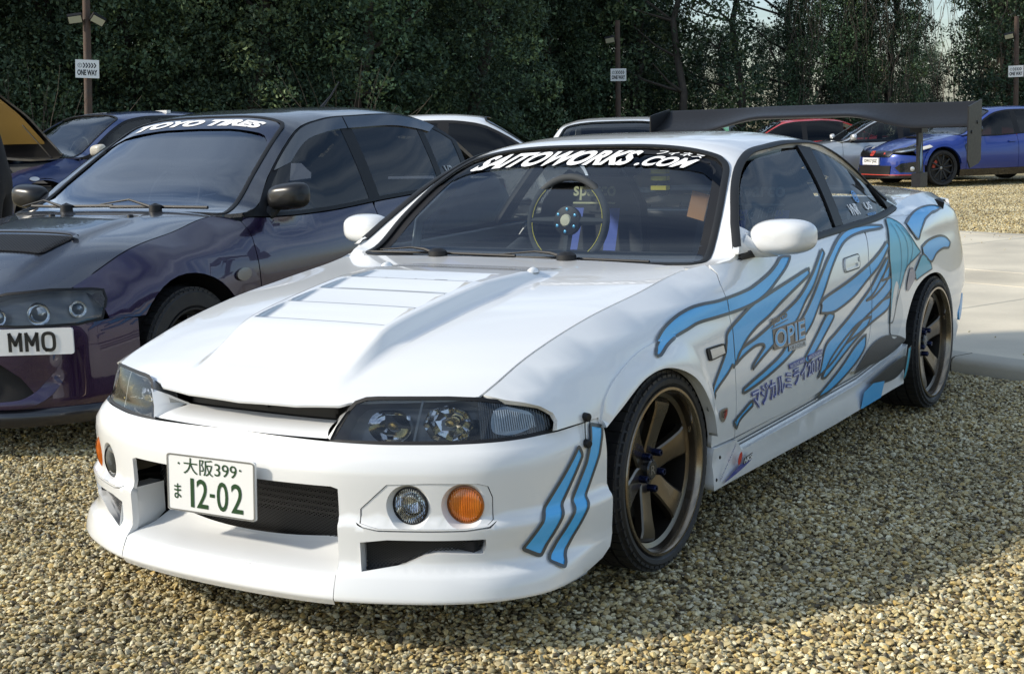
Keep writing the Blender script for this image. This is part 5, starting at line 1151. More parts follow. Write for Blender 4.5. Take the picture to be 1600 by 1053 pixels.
def base_car(root, d, pm, sp):
    """panels every car has; sp holds the cut lines of this one"""
    B = Body(d); h = sp.get('h', .12); S_, F_, T_, H_, G_, R_ = B.S, B.F, B.T, B.H, B.G, B.R
    A = lambda q: float(B.A(q)[1][0]); AX = lambda q: float(B.A(q)[0][0])
    te = lambda q: B.te(np.array([q]))[0]
    P = {}
    fa, ra = sp['front_arch'], sp['rear_arch']           # (y, z, radius)
    yc = sp['cowl_y']; yd = sp['door_y']; zb = sp.get('sill_z', .30); ztop = sp['bumper_top']; yw = sp['wing_front']; ybs = sp.get('bumper_seam_z', .52)
    def arc(c, a0, a1, n=18): return [(c[0] + c[2] * math.cos(t), c[1] + c[2] * math.sin(t)) for t in np.linspace(a0, a1, n)]
    aR = math.asin(max(-1, min(1, (zb - fa[1]) / fa[2]))); aL = math.pi - math.asin(max(-.9, min(.95, (ybs - fa[1]) / fa[2])))
    top = [(q, A(q) - .001) for q in np.linspace(yc - .03, yw, 14)]
    hood_m = sp.get('bonnet_mat', pm)
    poly = [(yw, A(yw) - .03), (yw + .02, ztop(yw) if callable(ztop) else ztop)] + [(fa[0] - fa[2] * .98, ybs)] + arc(fa, aL, aR) + [(yd[0] - .004, zb), (yd[0] - .004, .62), (yd[0] + .0, A(yd[0]) - .03), (yc + .02, A(yc + .02) - .002)] + top
    P['wing'] = both('front_wing', S_, SIDE, poly, pm, root, h=h)
    for i in range(len(yd) - 1):
        y0, y1 = yd[i], yd[i + 1]; last = i == len(yd) - 2
        bl = [(q, A(q) - .010) for q in np.linspace(max(y0 + .02, yc + .12), y1 - .004, 8)]
        if last and y1 > ra[0] - ra[2]:
            a1 = math.pi - .15; ar = [p for p in arc((ra[0], ra[1], ra[2] + .035), math.pi - math.asin(max(-1, min(1, (zb - ra[1]) / (ra[2] + .035)))), math.acos(max(-1, min(1, (y1 - .004 - ra[0]) / (ra[2] + .035)))), 10)]
            poly = [(y0 + .004, zb), (y0 + .004, A(y0) - .03)] + bl + [(y1 - .004, A(y1) - .1)] + ar[::-1]
        else: poly = [(y0 + .004, zb), (y0 + .004, A(y0) - .03)] + bl + [(y1 - .004, zb)]
        P['door%d' % i] = both('door', S_, SIDE, poly, pm, root, h=h)
        hy = y1 - .12; hz = A(hy) - .13
        if not sp.get('no_handles'):
            for k, dd in enumerate(P['door%d' % i]): panel('door_handle', S_, SIDE, rounded([(hy - .10, hz - .016), (hy + .06, hz - .014), (hy + .06, hz + .016), (hy - .10, hz + .014)], .012, 3), sp.get('handle_mat', pm), dd, h=.1, off=.028, flange=.024, mirror=bool(k))
    y1 = yd[-1]; yq = sp['tail_y']; a0 = math.acos(max(-1, min(1, (y1 + .004 - ra[0]) / ra[2]))) if y1 > ra[0] - ra[2] else math.pi - math.asin(max(-1, min(1, (zb - ra[1]) / ra[2])))
    tq = [(q, A(q) - .001) for q in np.linspace(y1 + .004, yq, 12)]
    poly = ([(y1 + .004, zb)] if y1 <= ra[0] - ra[2] else []) + tq[:1] + tq + [(yq, .55), (ra[0] + ra[2] + .08, .50), (ra[0] + ra[2] + .06, zb)] + arc(ra, math.asin(max(-1, min(1, (zb - ra[1]) / ra[2]))), a0)
    if y1 > ra[0] - ra[2]: pass
    P['quarter'] = both('rear_quarter', S_, SIDE, poly, pm, root, h=h)
    P['sill'] = both('sill', S_, SIDE, [(fa[0] + fa[2] * .97, zb - .004), (fa[0] + fa[2] * .97, .17), (ra[0] - ra[2] * .97, .17), (ra[0] - ra[2] * .97, zb - .004)], sp.get('sill_mat', pm), root, h=h, off=.004, flange=.06)
    # bonnet
    hf = sp['bonnet_front']
    left = [tuple(p) for p in hf] + [(AX(q) - .004, q) for q in np.linspace(hf[-1][1] + .03, yc - .02, 12)] + [(AX(yc) * .8, yc + .02), (AX(yc) * .4, yc + .05)]
    poly = left + [(0, yc + .06)] + [(-x, y) for x, y in left[::-1] if x > 1e-6]
    P['bonnet'] = panel('bonnet', H_, UP, poly, hood_m, root, h=h * .8, flange=.02, lines=sp.get('bonnet_lines', ()))
    # cabin
    ws = crv(sp['screen'], 4); wsl = [(-x, y) for x, y in ws]; wsp = [tuple(p) for p in ws] + [(-x, y) for x, y in ws[-2:0:-1]]
    bl = crv(sp['back'], 4); blp = [tuple(p) for p in bl] + [(-x, y) for x, y in bl[-2:0:-1]]
    yr0, yr1 = sp['rail_y']
    right = [(AX(yc) , yc - .01)] + [(float(te(q)[0]), q) for q in np.linspace(yc + .1, yr1, 36)]
    tail = sp['roof_tail']
    k0 = len(ws) // 6
    poly = right + [(float(te(tail)[0]), tail), (0, tail), (-float(te(tail)[0]), tail)] + [(-x, y) for x, y in right[::-1]] + [(-AX(yc) + .05, yc)] + wsl[k0:] + [tuple(p) for p in ws[::-1][1:len(ws) - k0]] + [(AX(yc) - .05, yc)]
    P['roof'] = panel('roof', T_, UP, poly, sp.get('roof_mat', pm), root, holes=[blp], h=h * .8, flange=.02)
    gm = sp.get('glass', DULLGLASS); sg = sp.get('side_glass', gm)
    P['screen'] = panel('windscreen', T_, UP, wsp, gm, root, h=.14, off=-.004, flange=0)
    ribbon('windscreen_seal', T_, UP, wsp, .022, RUBBER, P['screen'], off=.001, closed=True, thick=.005, h=.08)
    panel('rear_window', T_, UP, blp, sg, root, h=.16, off=-.004, flange=0)
    # side windows: list of (y0,y1) spans; rail inset
    ins = sp.get('glass_inset', .030)
    for j, (y0, y1) in enumerate(sp['windows']):
        lo = [(q, A(q) + .012) for q in np.linspace(y0, y1, 8)]; hi = [(q, max(float(te(q)[1]) - ins, A(q) + .03)) for q in np.linspace(y1, y0, 12)]
        P['win%d' % j] = both('side_window', G_, SIDE, lo + hi, sg, root, h=.14, off=.002, flange=0)
    lo = [(q, A(q) - .004) for q in np.linspace(yc + .12, sp['windows'][-1][1] + .06, 14)]; hi = [(q, max(float(te(q)[1]) - .003, A(q) + .006)) for q in np.linspace(sp['windows'][-1][1] + .06, yc + .12, 22)]
    holes = []
    for y0, y1 in sp['windows']:
        l2 = [(q, A(q) + .016) for q in np.linspace(y0 + .004, y1 - .004, 8)]; h2 = [(q, max(float(te(q)[1]) - ins - .004, A(q) + .026)) for q in np.linspace(y1 - .004, y0 + .004, 12)]; holes.append(l2 + h2)
    P['frames'] = both('window_frame', G_, SIDE, lo + hi, sp.get('frame_mat', BLACK), root, holes=holes, h=.14, off=.004, flange=.02)
    if sp.get('boot'):
        b0, b1 = sp['boot']
        dk = [(AX(q) - .004, q) for q in np.linspace(b0 + .02, b1, 8)]; poly = [(0, b0)] + [(AX(b0) - .02, b0)] + dk + [(0, b1 + .06)]
        poly += [(-x, y) for x, y in poly[::-1] if abs(x) > 1e-6]; P['boot'] = panel('boot_lid', T_, UP, poly, pm, root, h=h)
    so = B.s_at_y(yq, 1); se = B.s_at_y(min(ra[0] + ra[2] + .06, yq), 1)
    panel('rear_bumper', R_, BACK, [(-se, .19), (se, .19), (se, .49), (so, .56), (-so, .56), (-se, .49)], pm, root, h=h)
    zt = A(yq) - .03; panel('tailgate', R_, BACK, [(-so, .565), (so, .565), (so - .04, zt), (-so + .04, zt)], pm, root, h=h)
    for sgn in (1, -1): panel('tail_lamp', R_, BACK, [(sgn * (so - .26), zt - .16), (sgn * (so - .03), zt - .18), (sgn * (so - .05), zt - .03), (sgn * (so - .24), zt - .03)], mat('tail_red', (.4, .01, .01), .15, coat=1), root, h=.1, off=.006)
    # front
    s1 = sp['bumper_s']; zlo = sp.get('bumper_low', .17)
    edge = sp['fascia_top']            # [(s,z)] from centre outwards
    hs = sp.get('fascia_holes', [])
    poly = [(-s1, zlo), (s1, zlo), (s1, ybs - .005)] + [tuple(p) for p in edge[::-1]] + [(-s, z) for s, z in edge if s > 1e-6] + [(-s1, ybs - .005)]
    allh = [q for q in hs] + [[(-s, z) for s, z in q[::-1]] for q in hs if min(p[0] for p in q) > .02]
    P['bumper'] = panel('front_bumper', F_, FRONT, poly, sp.get('bumper_mat', pm), root, holes=allh, h=h * .7, flange=.03)
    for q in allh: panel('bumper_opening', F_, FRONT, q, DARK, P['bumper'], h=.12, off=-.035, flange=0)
    P['lamp'] = []
    for sgn in (1, -1):
        hl = [(sgn * s, z) for s, z in sp['lamp']]
        L_ = panel('headlight', F_, FRONT, hl, sp.get('lens', CLEARL), root, h=.07, off=.004, flange=0)
        panel('lamp_housing', F_, FRONT, hl, sp.get('lamp_mat', LAMPBK), L_, h=.08, off=-.045, flange=0)
        V3, _ = lift(F_, resample(hl, .05), FRONT, .004); V4, _ = lift(F_, resample(hl, .05), FRONT, -.045); k = len(V3)
        w_ = MB(); w_.add(list(V3) + list(V4), [(i, (i + 1) % k, k + (i + 1) % k, k + i) for i in range(k)]); w_.build('lamp_wall', LAMPBK, L_)
        ribbon('lens_edge', F_, FRONT, hl, .012, BLACK, L_, off=.005, closed=True, h=.05)
        for s, z, r in sp.get('reflectors', ()):
            pos, nor = lift(F_, np.array([[sgn * s, z]]), FRONT, -.040); ax = Vector((nor[0][0] * .5, nor[0][1], 0)).normalized(); Mx = Matrix.Translation(pos[0]) @ ax.to_track_quat('X', 'Z').to_matrix().to_4x4()
            rf = MB(); rf.lathe([(r, .032), (r * .85, .014), (r * .5, .002), (.0004, 0)], 20, Mx); rf.build('reflector', CHROME, L_, smooth=60)
            if sp.get('projector'):
                rf = MB(); rf.lathe([(r * .72, .026), (r * .5, .038), (.0004, .043)], 20, Mx); rf.build('projector_lens', mat('projector_glass', (.25, .28, .30), .05, metal=.6, coat=1), L_, smooth=60)
        P['lamp'].append(L_)
    # wheels, arches, underside, dark cabin
    R = sp.get('tyre', .32); rim = sp.get('rim', .225); tx = sp.get('track', .84); wbs = ra[0]
    for y in (0, wbs):
        for sgn in (1, -1):
            wheel('wheel', root, (tx * sgn, y, R + sp.get('sink', 0)), R=R, rim=rim, width=.22, side=sgn, spokes=sp.get('spokes', 'five'), mr=sp.get('rim_mat', STEEL), ml=sp.get('rim_mat', STEEL), simple=sp.get('simple_wheel', True), caliper=sp.get('caliper'), nuts=False)
            l = MB(); l.lathe([(fa[2] + .02, -.02), (fa[2] + .02, -.30)], 16, Matrix.Translation((tx * sgn + .02 * sgn, y, fa[1])) @ Matrix.Scale(sgn, 4, (1, 0, 0)), a0=-.05, a1=math.pi + .05); l.build('arch_liner', DARK, root)
    u = MB(); u.box((0, (wbs) / 2, .26), (1.36, wbs + 1.4, .16)); u.build('floor_pan', DARK, root)
    e = MB(); e.box((0, (-.25 + yc) / 2 - .1, .52), (1.2, .9, .2)); e.build('engine_bay', DARK, root)
    c = MB(); c.box((0, yc + .55, .75), (1.44, .9, .22)); c.build('dashboard', CABIN2, root)
    for sx in (-.36, .36):
        s = MB(); s.box((sx, yc + 1.35, .62), (.48, .5, .2)); s.box((sx, yc + 1.62, .88), (.46, .14, .58), Matrix.Rotation(-.2, 3, 'X')); s.build('seat', CABIN, root)
        s = MB(); s.box((sx, yc + 1.72, 1.22), (.24, .09, .16)); s.build('headrest', CABIN, root)
    s = MB(); s.box((0, yc + 2.35, .72), (1.24, .6, .4)); s.build('rear_seat', CABIN, root)
    sw = MB(); M_ = Matrix.Translation((-.36, yc + .92, .98)) @ Matrix.Rotation(rad(-22), 4, 'X') @ Matrix.Rotation(math.pi / 2, 4, 'Z'); sw.tube([M_ @ Vector((0, .18 * math.cos(a), .18 * math.sin(a))) for a in np.linspace(0, 2 * math.pi, 26, endpoint=False)], .014, 6, closed=True); sw.box((-.36, yc + .86, .95), (.16, .1, .1)); sw.build('steering_wheel', mat('steering_grey', (.035, .035, .04), .6), root)
    # mirrors
    mm = sp.get('mirror_mat', pm); mx, my, mz = sp.get('mirror', (.90, yc + .30, 1.02)); mr = sp.get('mirror_r', (.11, .08, .068))
    for sgn in (1, -1):
        m = MB(); Gm = []
        for i in range(17):
            a = -math.pi / 2 + math.pi * i / 16; r_ = []
            for j in range(26):
                q = 2 * math.pi * j / 26; pw = lambda v, e: math.copysign(abs(v) ** e, v)
                x = mr[0] * pw(math.cos(a), .55) * pw(math.cos(q), .6); z = mr[2] * pw(math.cos(a), .55) * pw(math.sin(q), .65); y = mr[1] * math.sin(a); y = y * .4 if y > 0 else y
                r_.append(((mx + x) * sgn, my + y + .25 * abs(x) * 0, mz + z + .08 * x))
            r_.append(r_[0]); Gm.append(r_)
        m.sheet(Gm, flip=(sgn < 0)); mo = m.build('wing_mirror', mm, root, smooth=50)
        ar = MB(); ar.tube([(.775 * sgn, my - .05, mz - .09), (.80 * sgn, my - .02, mz - .06), ((mx - .06) * sgn, my, mz - .03)], [.04, .03, .022], 10); ar.build('mirror_arm', BLACK, mo)
    return B, P
SPEC = dict(front_arch=(-.02, .33, .375), rear_arch=(2.625, .33, .375), cowl_y=.40, door_y=[.487, 1.62, 2.52], bumper_top=.560, wing_front=-.53, tail_y=3.28, bumper_seam_z=.55,
  bonnet_front=[(0, -.855), (.20, -.845), (.36, -.805), (.48, -.745), (.58, -.645), (.630, -.545), (.640, -.43)],
  screen=[(0, .42), (.35, .42), (.62, .425), (.680, .440), (.690, .475), (.655, .62), (.595, .88), (.545, 1.12), (.525, 1.19), (.47, 1.225), (.24, 1.255), (0, 1.262)],
  back=[(0, 2.62), (.30, 2.625), (.46, 2.65), (.52, 2.72), (.58, 2.95), (.62, 3.12), (.60, 3.17), (.3, 3.22), (0, 3.23)],
  rail_y=(.5, 3.15), roof_tail=3.27, windows=[(.72, 1.60), (1.70, 2.40), (2.46, 2.78)], boot=(3.28, 3.50),
  bumper_s=1.13, fascia_top=[(0, .618), (.30, .622), (.37, .566), (.60, .548), (.86, .544), (1.0, .558)],
  lamp=[(.36, .570), (.60, .552), (.85, .548), (.955, .562), (.99, .640), (.985, .680), (.93, .688), (.75, .696), (.55, .685), (.40, .657)],
  fascia_holes=[[(-.42, .22), (.42, .22), (.48, .30), (.42, .44), (-.42, .44), (-.48, .30)]])

# ---------------------------------------------------------------- the purple saloon beside the coupe
def build_saloon():
    pm = paint('flip_paint', (.022, .007, .045), .26, .45, flip=(.003, .005, .015)); carbon = mat('bonnet_carbon', (.022, .024, .030), .28, coat=1.0, noise_amt=.03, noise_scale=40)
    car = thing('saloon_car', 'dark purple four-door saloon with black bonnet beside the white coupe', 'car', (-2.90, .88, .012), rad(5.33))
    def bulge(x, y):
        a = np.abs(x); s = .020 * smooth01((.42 - a) / .10) * smooth01((y + .72) / .3) * smooth01((.30 - y) / .2)
        return s
    d = dict(SALOON); d['bulge'] = bulge
    sp = dict(SPEC); 
    big = [(.10, .225), (.62, .225), (.655, .26), (.60, .335), (.52, .395), (.10, .405)]
    sp.update(h=.07, bonnet_mat=carbon, roof_mat=mat('roof_black', (.020, .022, .028), .25, coat=1.0), glass=glass_mat('sky_lit_glass', (.80, .86, .88), 3.2), side_glass=TINT, frame_mat=mat('window_trim', (.010, .011, .013), .45, spec=.15), mirror_mat=mat('mirror_carbon', (.012, .012, .012), .3, spec=.4),
      lens=SMOKEL, reflectors=[(.52, .608, .038), (.70, .615, .050), (.87, .622, .036)], projector=True, simple_wheel=False, spokes='six', rim_mat=mat('rim_dark', (.03, .03, .032), .35, metal=.6), tyre=.318, rim=.22, track=.838, no_handles=False,
      mirror=(.885, .74, 1.015), mirror_r=(.118, .085, .068), fascia_holes=[[(-.62, .225), (.62, .225), (.655, .26), (.60, .335), (.52, .395), (-.52, .395), (-.60, .335), (-.655, .26)]])
    B, P = base_car(car, d, pm, sp)
    # dark bars and duct inside the lower opening
    for s in (.40, .18, -.1):
        b = MB(); q = lift(B.F, np.array([[s, .24], [s + .03, .31], [s + .02, .385]]), FRONT, -.02)[0]; b.tube([tuple(p) for p in q], .010, 6); b.build('opening_bar', BLACK, P['bumper'])
    # raised fang lines and the black lip
    for sgn in (1, -1):
        fang = [(sgn * s, z) for s, z in crv([(0, .205), (.50, .205), (.66, .222), (.76, .30), (.82, .43), (.80, .44), (.74, .36), (.64, .262), (.50, .235), (0, .232)], 4, False)]
        panel('bumper_fang', B.F, FRONT, fang, pm, P['bumper'], h=.04, off=lambda U: .004 + .022 * np.exp(-((U[:, 1] - .215) / .06) ** 2), flange=.02)
    lipC = [(0, [(.21, .010), (.18, .045), (.16, .050), (.12, .03)]), (1.1, [(.21, .0), (.18, .02), (.16, .022), (.12, .01)])]
    FL = lambda U: B.fascia(0, U, lipC)
    panel('front_lip', FL, FRONT, [(-1.12, .125), (1.12, .125), (1.12, .195), (.8, .20), (-.8, .20), (-1.12, .195)], mat('lip_black', (.012, .013, .018), .3, coat=.6), P['bumper'], h=.05, flange=.05)
    # bonnet vent with mesh
    v = [(-.34, -.42), (.34, -.42), (.36, -.22), (-.36, -.22)]
    panel('bonnet_vent', B.H, UP, rounded(v, .03, 3), DARK, P['bonnet'], h=.1, off=.004, flange=0)
    mesh_screen('vent_mesh', B.H, UP, v, .022, .005, P['bonnet'], off=.008)
    ribbon('vent_lip', B.H, UP, crv([(.36, -.215), (.30, -.205), (0, -.20), (-.30, -.205), (-.36, -.215)], 4), .03, carbon, P['bonnet'], off=.008, thick=.012)
    for x in (-.22, .30):
        k = MB(); p = B.H(np.array([[x, .22]]))[0]; k.lathe([(.018, -.004), (.015, .008), (.0004, .013)], 12, Matrix.Translation(p) @ Matrix.Rotation(-math.pi / 2, 4, 'Y')); k.build('washer_jet', BLACK, P['bonnet'])
    # plate on the corner of the bumper
    s0 = B.s_at_x(.52); p0, n0 = lift(B.F, np.array([[s0, .50]]), FRONT, .040); p0 = p0[0]; n0 = n0[0]
    a = math.radians(29); u = np.array([math.cos(a), math.sin(a), 0.0]); w = np.array([0, 0, 1.])
    ctr = np.array([.560, -.830, .488]); fl = flat(ctr - u * .26 - w * .0555, u, w); outn = lambda Q: np.broadcast_to(np.array([math.sin(a), -math.cos(a), 0.]), Q.shape)
    pl = panel('number_plate', fl, outn, rounded([(0, 0), (.52, 0), (.52, .111), (0, .111)], .010, 3), PLATEW, car, h=.4, flange=.012)
    M_ = [[(0, 0), (0, 1)], [(0, 1), (.5, .35)], [(.5, .35), (1, 1)], [(1, 1), (1, 0)]]; O_ = [crv([(.25, 0), (.75, 0), (1, .2), (1, .8), (.75, 1), (.25, 1), (0, .8), (0, .2), (.25, 0)], 3)]
    for x, ch in ((.075, [[(0, 0), (0, 1)], crv([(0, 1), (.7, 1), (1, .75), (.7, .48), (0, .48)], 3), [(.55, .48), (1, 0)]]), (.140, [[(.72, 0), (.72, 1)], [(.72, 1), (0, .28)], [(0, .28), (1, .28)]]), (.255, M_), (.325, M_), (.395, O_)):
        strokes('plate_letter', ch, fl, outn, ((x, .021), (x + .045, .021), (x, .090)), .0145, PLATEY, pl, off=.003)
    b = MB(); b.box(tuple(ctr + np.array([-.03, .075, 0])), (.2, .04, .06), Matrix.Rotation(a, 3, 'Z')); b.build('plate_bracket', BLACK, car)
    # window visors, wiper arms, marker lamp, banner, aerial
    for mir in (False, True):
        zl = lambda q: float(B.te(np.array([q]))[0, 1])
        for y0, y1, sl in ((.86, 1.655, .16), (1.665, 2.62, .0)):
            poly = [(q, zl(q) - .012) for q in np.linspace(y0, y1, 14)] + [(q, zl(q) - .075) for q in np.linspace(y1 - (.0 if sl else .10), y0 + sl, 14)]
            panel('window_visor', B.G, SIDE, poly, mat('visor_smoke', (.012, .013, .016), .12, coat=1), car, h=.1, off=.011, flange=.010, mirror=mir)
        mk = crv([(.30, .668), (.345, .690), (.40, .683), (.405, .650), (.36, .630), (.31, .640)], 3, True)
        panel('marker_lamp', B.S, SIDE, mk, mat('marker_smoke', (.06, .055, .05), .15, coat=1), car, h=.05, off=.010, flange=.01, mirror=mir)
    for px, t0, t1 in ((-.30, (-.70, .50), (-.02, .455)), (.30, (-.12, .47), (.60, .455))):
        k = MB(); zp = lambda x, y: Vector(B.T(np.array([[x, y]]))[0]) + Vector((0, -.012, .022)); piv = zp(px, .425) + Vector((0, -.01, .0))
        k.lathe([(.034, -.02), (.030, .016), (.0004, .028)], 16, Matrix.Translation(piv) @ Matrix.Rotation(-math.pi / 2, 4, 'Y'))
        m0 = zp((px + t0[0]) / 2, .46) + Vector((0, 0, .03)); k.tube([piv, m0, zp(*t0)], [.008, .006, .004], 6); k.tube([zp(t0[0] + .1, t0[1] - .03), zp((t0[0] + t1[0]) / 2, .445), zp(*t1)], .009, 6); k.build('wiper', BLACK, car)
    hy = lambda x: float(np.interp(abs(x), [0, .24, .47, .525, .56], [1.262, 1.255, 1.225, 1.19, 1.10]))
    bf = lambda U: B.T(np.stack([U[:, 0], np.array([hy(x) for x in U[:, 0]]) - U[:, 1]], 1))
    strip = [(x, .010) for x in np.linspace(-.55, .55, 14)] + [(x, .135) for x in np.linspace(.575, -.575, 14)]
    panel('sun_strip', bf, UP, strip, mat('strip_navy', (.018, .020, .035), .2, coat=1), P['screen'], h=.1, off=.001, flange=0)
    lettering('banner_text', 'TOYO TIRES', bf, UP, ((-.455, .108), (.425, .108), (-.455, .040), (.425, .040)), WPRINT, P['screen'], off=.003, bold=.06, shear=.32)
    lettering('window_print', 'V3', B.G, SIDE, ((2.52, 1.03), (2.62, 1.03), (2.52, 1.10)), GREYP, car, off=.008, bold=.02)
    k = MB(); k.tube([(0, 2.30, 1.47), (0, 2.42, 1.55), (0, 2.52, 1.64)], [.012, .006, .003], 6); k.build('aerial', BLACK, car)
    return car
build_saloon()

# ---------------------------------------------------------------- hatchback base for the rest
HATCH = reshape(SALOON, 1.03, 1.03, .985)
HATCH['cabin_c'] = [(y * 1.03, z * .985) for y, z in [(.30,.930),(.42,.950),(.55,1.000),(.9,1.215),(1.15,1.375),(1.26,1.425),(1.45,1.455),(1.8,1.470),(2.3,1.455),(2.8,1.405),(3.05,1.365),(3.2,1.28),(3.40,1.10),(3.55,1.0)]]
HATCH['rail'] = [(y * 1.03, x * 1.03, z * .985) for y, x, z in [(.30,.690,.930),(.50,.755,.945),(.58,.770,.955),(.80,.700,1.105),(1.05,.640,1.260),(1.215,.612,1.340),(1.45,.596,1.390),(1.8,.592,1.405),(2.3,.600,1.385),(2.7,.615,1.340),(3.0,.630,1.285),(3.2,.645,1.18),(3.40,.655,1.06),(3.55,.620,.99)]]
def sc_spec(sx=1, sy=1, sz=1, **k):
    q = dict(SPEC); p2 = lambda L: [(x * sx, y * sy) for x, y in L]
    q.update(bonnet_front=p2(SPEC['bonnet_front']), screen=p2(SPEC['screen']), back=p2(SPEC['back']), cowl_y=SPEC['cowl_y'] * sy, door_y=[y * sy for y in SPEC['door_y']], wing_front=SPEC['wing_front'] * sy, tail_y=SPEC['tail_y'] * sy,
      rail_y=tuple(y * sy for y in SPEC['rail_y']), roof_tail=SPEC['roof_tail'] * sy, windows=[(a * sy, b * sy) for a, b in SPEC['windows']], rear_arch=(2.625 * sy, .33, .375), track=.84 * sx)
    q.update(k); return q
HB = [(0, 3.06), (.30, 3.065), (.50, 3.08), (.56, 3.13), (.58, 3.25), (.58, 3.40), (.3, 3.42), (0, 3.43)]
HSP = dict(back=[(x * 1.03, y * 1.03) for x, y in HB], roof_tail=3.50 * 1.03, rail_y=(.5, 3.45 * 1.03), windows=[(.74, 1.64), (1.75, 2.50), (2.58, 2.95)], boot=None)

def build_civic():
    pm = paint('deep_blue_paint', (.012, .040, .26), .3, .35)
    a = rad(-38); ax, ay = -4.84 - .86 * math.cos(a), 22.81 - .86 * math.sin(a)
    car = thing('hot_hatch', 'deep blue hatchback with black wheels and wide black grille', 'car', (ax, ay, .02), a)
    blk = mat('gloss_black', (.010, .010, .012), .18, coat=.8)
    sp = sc_spec(1.03, 1.03, 1, **HSP); sp.update(h=.12, tyre=.335, rim=.262, track=.875, spokes='ten', rim_mat=mat('rim_black', (.012, .012, .013), .4), caliper=mat('caliper_red', (.5, .06, .03), .4), front_arch=(0, .345, .375), rear_arch=(2.70, .345, .375), side_glass=TINT, glass=DULLGLASS, sill_mat=blk,
      fascia_top=[(0, .648), (.26, .652), (.36, .625), (.95, .575), (1.0, .57)], bumper_s=1.15,
      lamp=[(.50, .640), (.72, .640), (.95, .668), (1.05, .725), (1.04, .752), (.90, .738), (.70, .715), (.52, .682)], lens=CLEARL, lamp_mat=mat('lamp_silver', (.62, .64, .66), .15, metal=.6), fascia_holes=[], mirror=(.93, .74, 1.02), mirror_mat=blk)
    B, P = base_car(car, HATCH, pm, sp)
    g = panel('grille', B.F, FRONT, [(-.47, .555), (.47, .555), (.56, .62), (.50, .665), (-.50, .665), (-.56, .62)], blk, P['bumper'], h=.1, off=.016, flange=.02)
    panel('badge_ground', B.F, FRONT, rounded([(-.052, .575), (.052, .575), (.058, .655), (-.058, .655)], .012, 3), RED, g, h=.1, off=.022, flange=.006)
    strokes('badge_letter', [[(.22, .1), (.18, .9)], [(.78, .1), (.82, .9)], [(.2, .48), (.8, .48)]], B.F, FRONT, ((-.045, .58), (.045, .58), (-.045, .65)), .011, CHROME, g, off=.026)
    lettering('print', 'R', B.F, FRONT, ((.34, .60), (.39, .60), (.34, .63)), RED, g, off=.019, bold=.02)
    PL = flat((-.26, -.985, .415), (1, 0, 0), (0, 0, 1)); pl = panel('number_plate', PL, FRONT, rounded([(0, 0), (.52, 0), (.52, .13), (0, .13)], .01, 3), PLATEW, car, h=.5, flange=.03)
    lettering('plate_text', 'OW17 JGZ', PL, FRONT, ((.05, .025), (.47, .025), (.05, .105)), PLATEY, pl, off=.003, bold=.018)
    panel('lower_grille', B.F, FRONT, [(-.50, .235), (.50, .235), (.52, .40), (-.52, .40)], BLACK, P['bumper'], h=.12, off=.012, flange=.02)
    panel('splitter', B.F, FRONT, [(-1.1, .17), (1.1, .17), (1.1, .225), (-1.1, .225)], blk, P['bumper'], h=.12, off=.03, flange=.06)
    ribbon('splitter_line', B.F, FRONT, [(-1.08, .228), (1.08, .228)], .012, RED, P['bumper'], off=.032)
    for sgn in (1, -1):
        q = [(.60, .36), (.70, .275), (.98, .275), (1.03, .36), (1.0, .47), (.72, .44)]
        f = panel('fog_surround', B.F, FRONT, [(sgn * s, z) for s, z in q], blk, P['bumper'], h=.1, off=.010, flange=.02)
        panel('fog_frame', B.F, FRONT, [(sgn * s, z) for s, z in [(.55, .33), (.66, .245), (1.02, .245), (1.02, .265), (.68, .265), (.58, .345)]], pm, P['bumper'], h=.1, off=.022, flange=.02)
        pos, nor = lift(B.F, np.array([[sgn * .92, .34]]), FRONT, .012); lm = MB(); Mx = Matrix.Translation(pos[0]) @ Vector((nor[0][0] * .5, nor[0][1], 0)).to_track_quat('X', 'Z').to_matrix().to_4x4(); lm.lathe([(.042, 0), (.040, .012), (.0004, .02)], 16, Mx); lm.build('fog_lamp', LAMPW, f)
        for k in range(3): panel('bumper_fin', B.F, FRONT, [(sgn * s, z) for s, z in [(1.05, .33 + .05 * k), (1.10, .34 + .05 * k), (1.10, .36 + .05 * k), (1.05, .35 + .05 * k)]], blk, P['bumper'], h=.1, off=.008, flange=.01)
        pass
    both('marker_lamp', B.S, SIDE, [(-.42, .66), (-.20, .715), (-.24, .745), (-.40, .705)], mat('marker_pale', (.6, .58, .52), .2, coat=1), car, h=.1, off=.03, flange=.02)
    both('wing_vent', B.S, SIDE, [(.47, .74), (.53, .78), (.50, .62)], blk, car, h=.1, off=.008, flange=.01)
    sc = MB(); p = B.H(np.array([[0, -.02]]))[0]; sc.box((0, -.02, p[2] + .01), (.46, .16, .03), Matrix.Rotation(-.1, 3, 'X'), taper=.85); sc.build('bonnet_scoop', blk, P['bonnet'])
    for sx in (1, -1): panel('bonnet_strake', B.H, UP, [(sx * .50, -.60), (sx * .58, -.52), (sx * .52, .05), (sx * .48, .02)], blk, P['bonnet'], h=.1, off=.004, flange=0)
    both('arch_flare', B.S, SIDE, list(circle((0, .345), .43, 20, .15, 3.0, True)) + list(circle((0, .345), .378, 20, .15, 3.0, True))[::-1], pm, car, h=.08, off=.03, flange=.03)
    f = MB(); f.add([(0, 2.95, 1.41), (-.02, 3.15, 1.385), (.02, 3.15, 1.385), (0, 3.13, 1.46)], [(0, 1, 3), (0, 3, 2), (1, 2, 3)]); f.build('roof_fin', pm, car)
    sw = MB(); sw.box((0, 3.62, 1.32), (1.3, .28, .025)); sw.box((.62, 3.6, 1.2), (.03, .2, .24)); sw.box((-.62, 3.6, 1.2), (.03, .2, .24)); sw.build('rear_spoiler', pm, car)
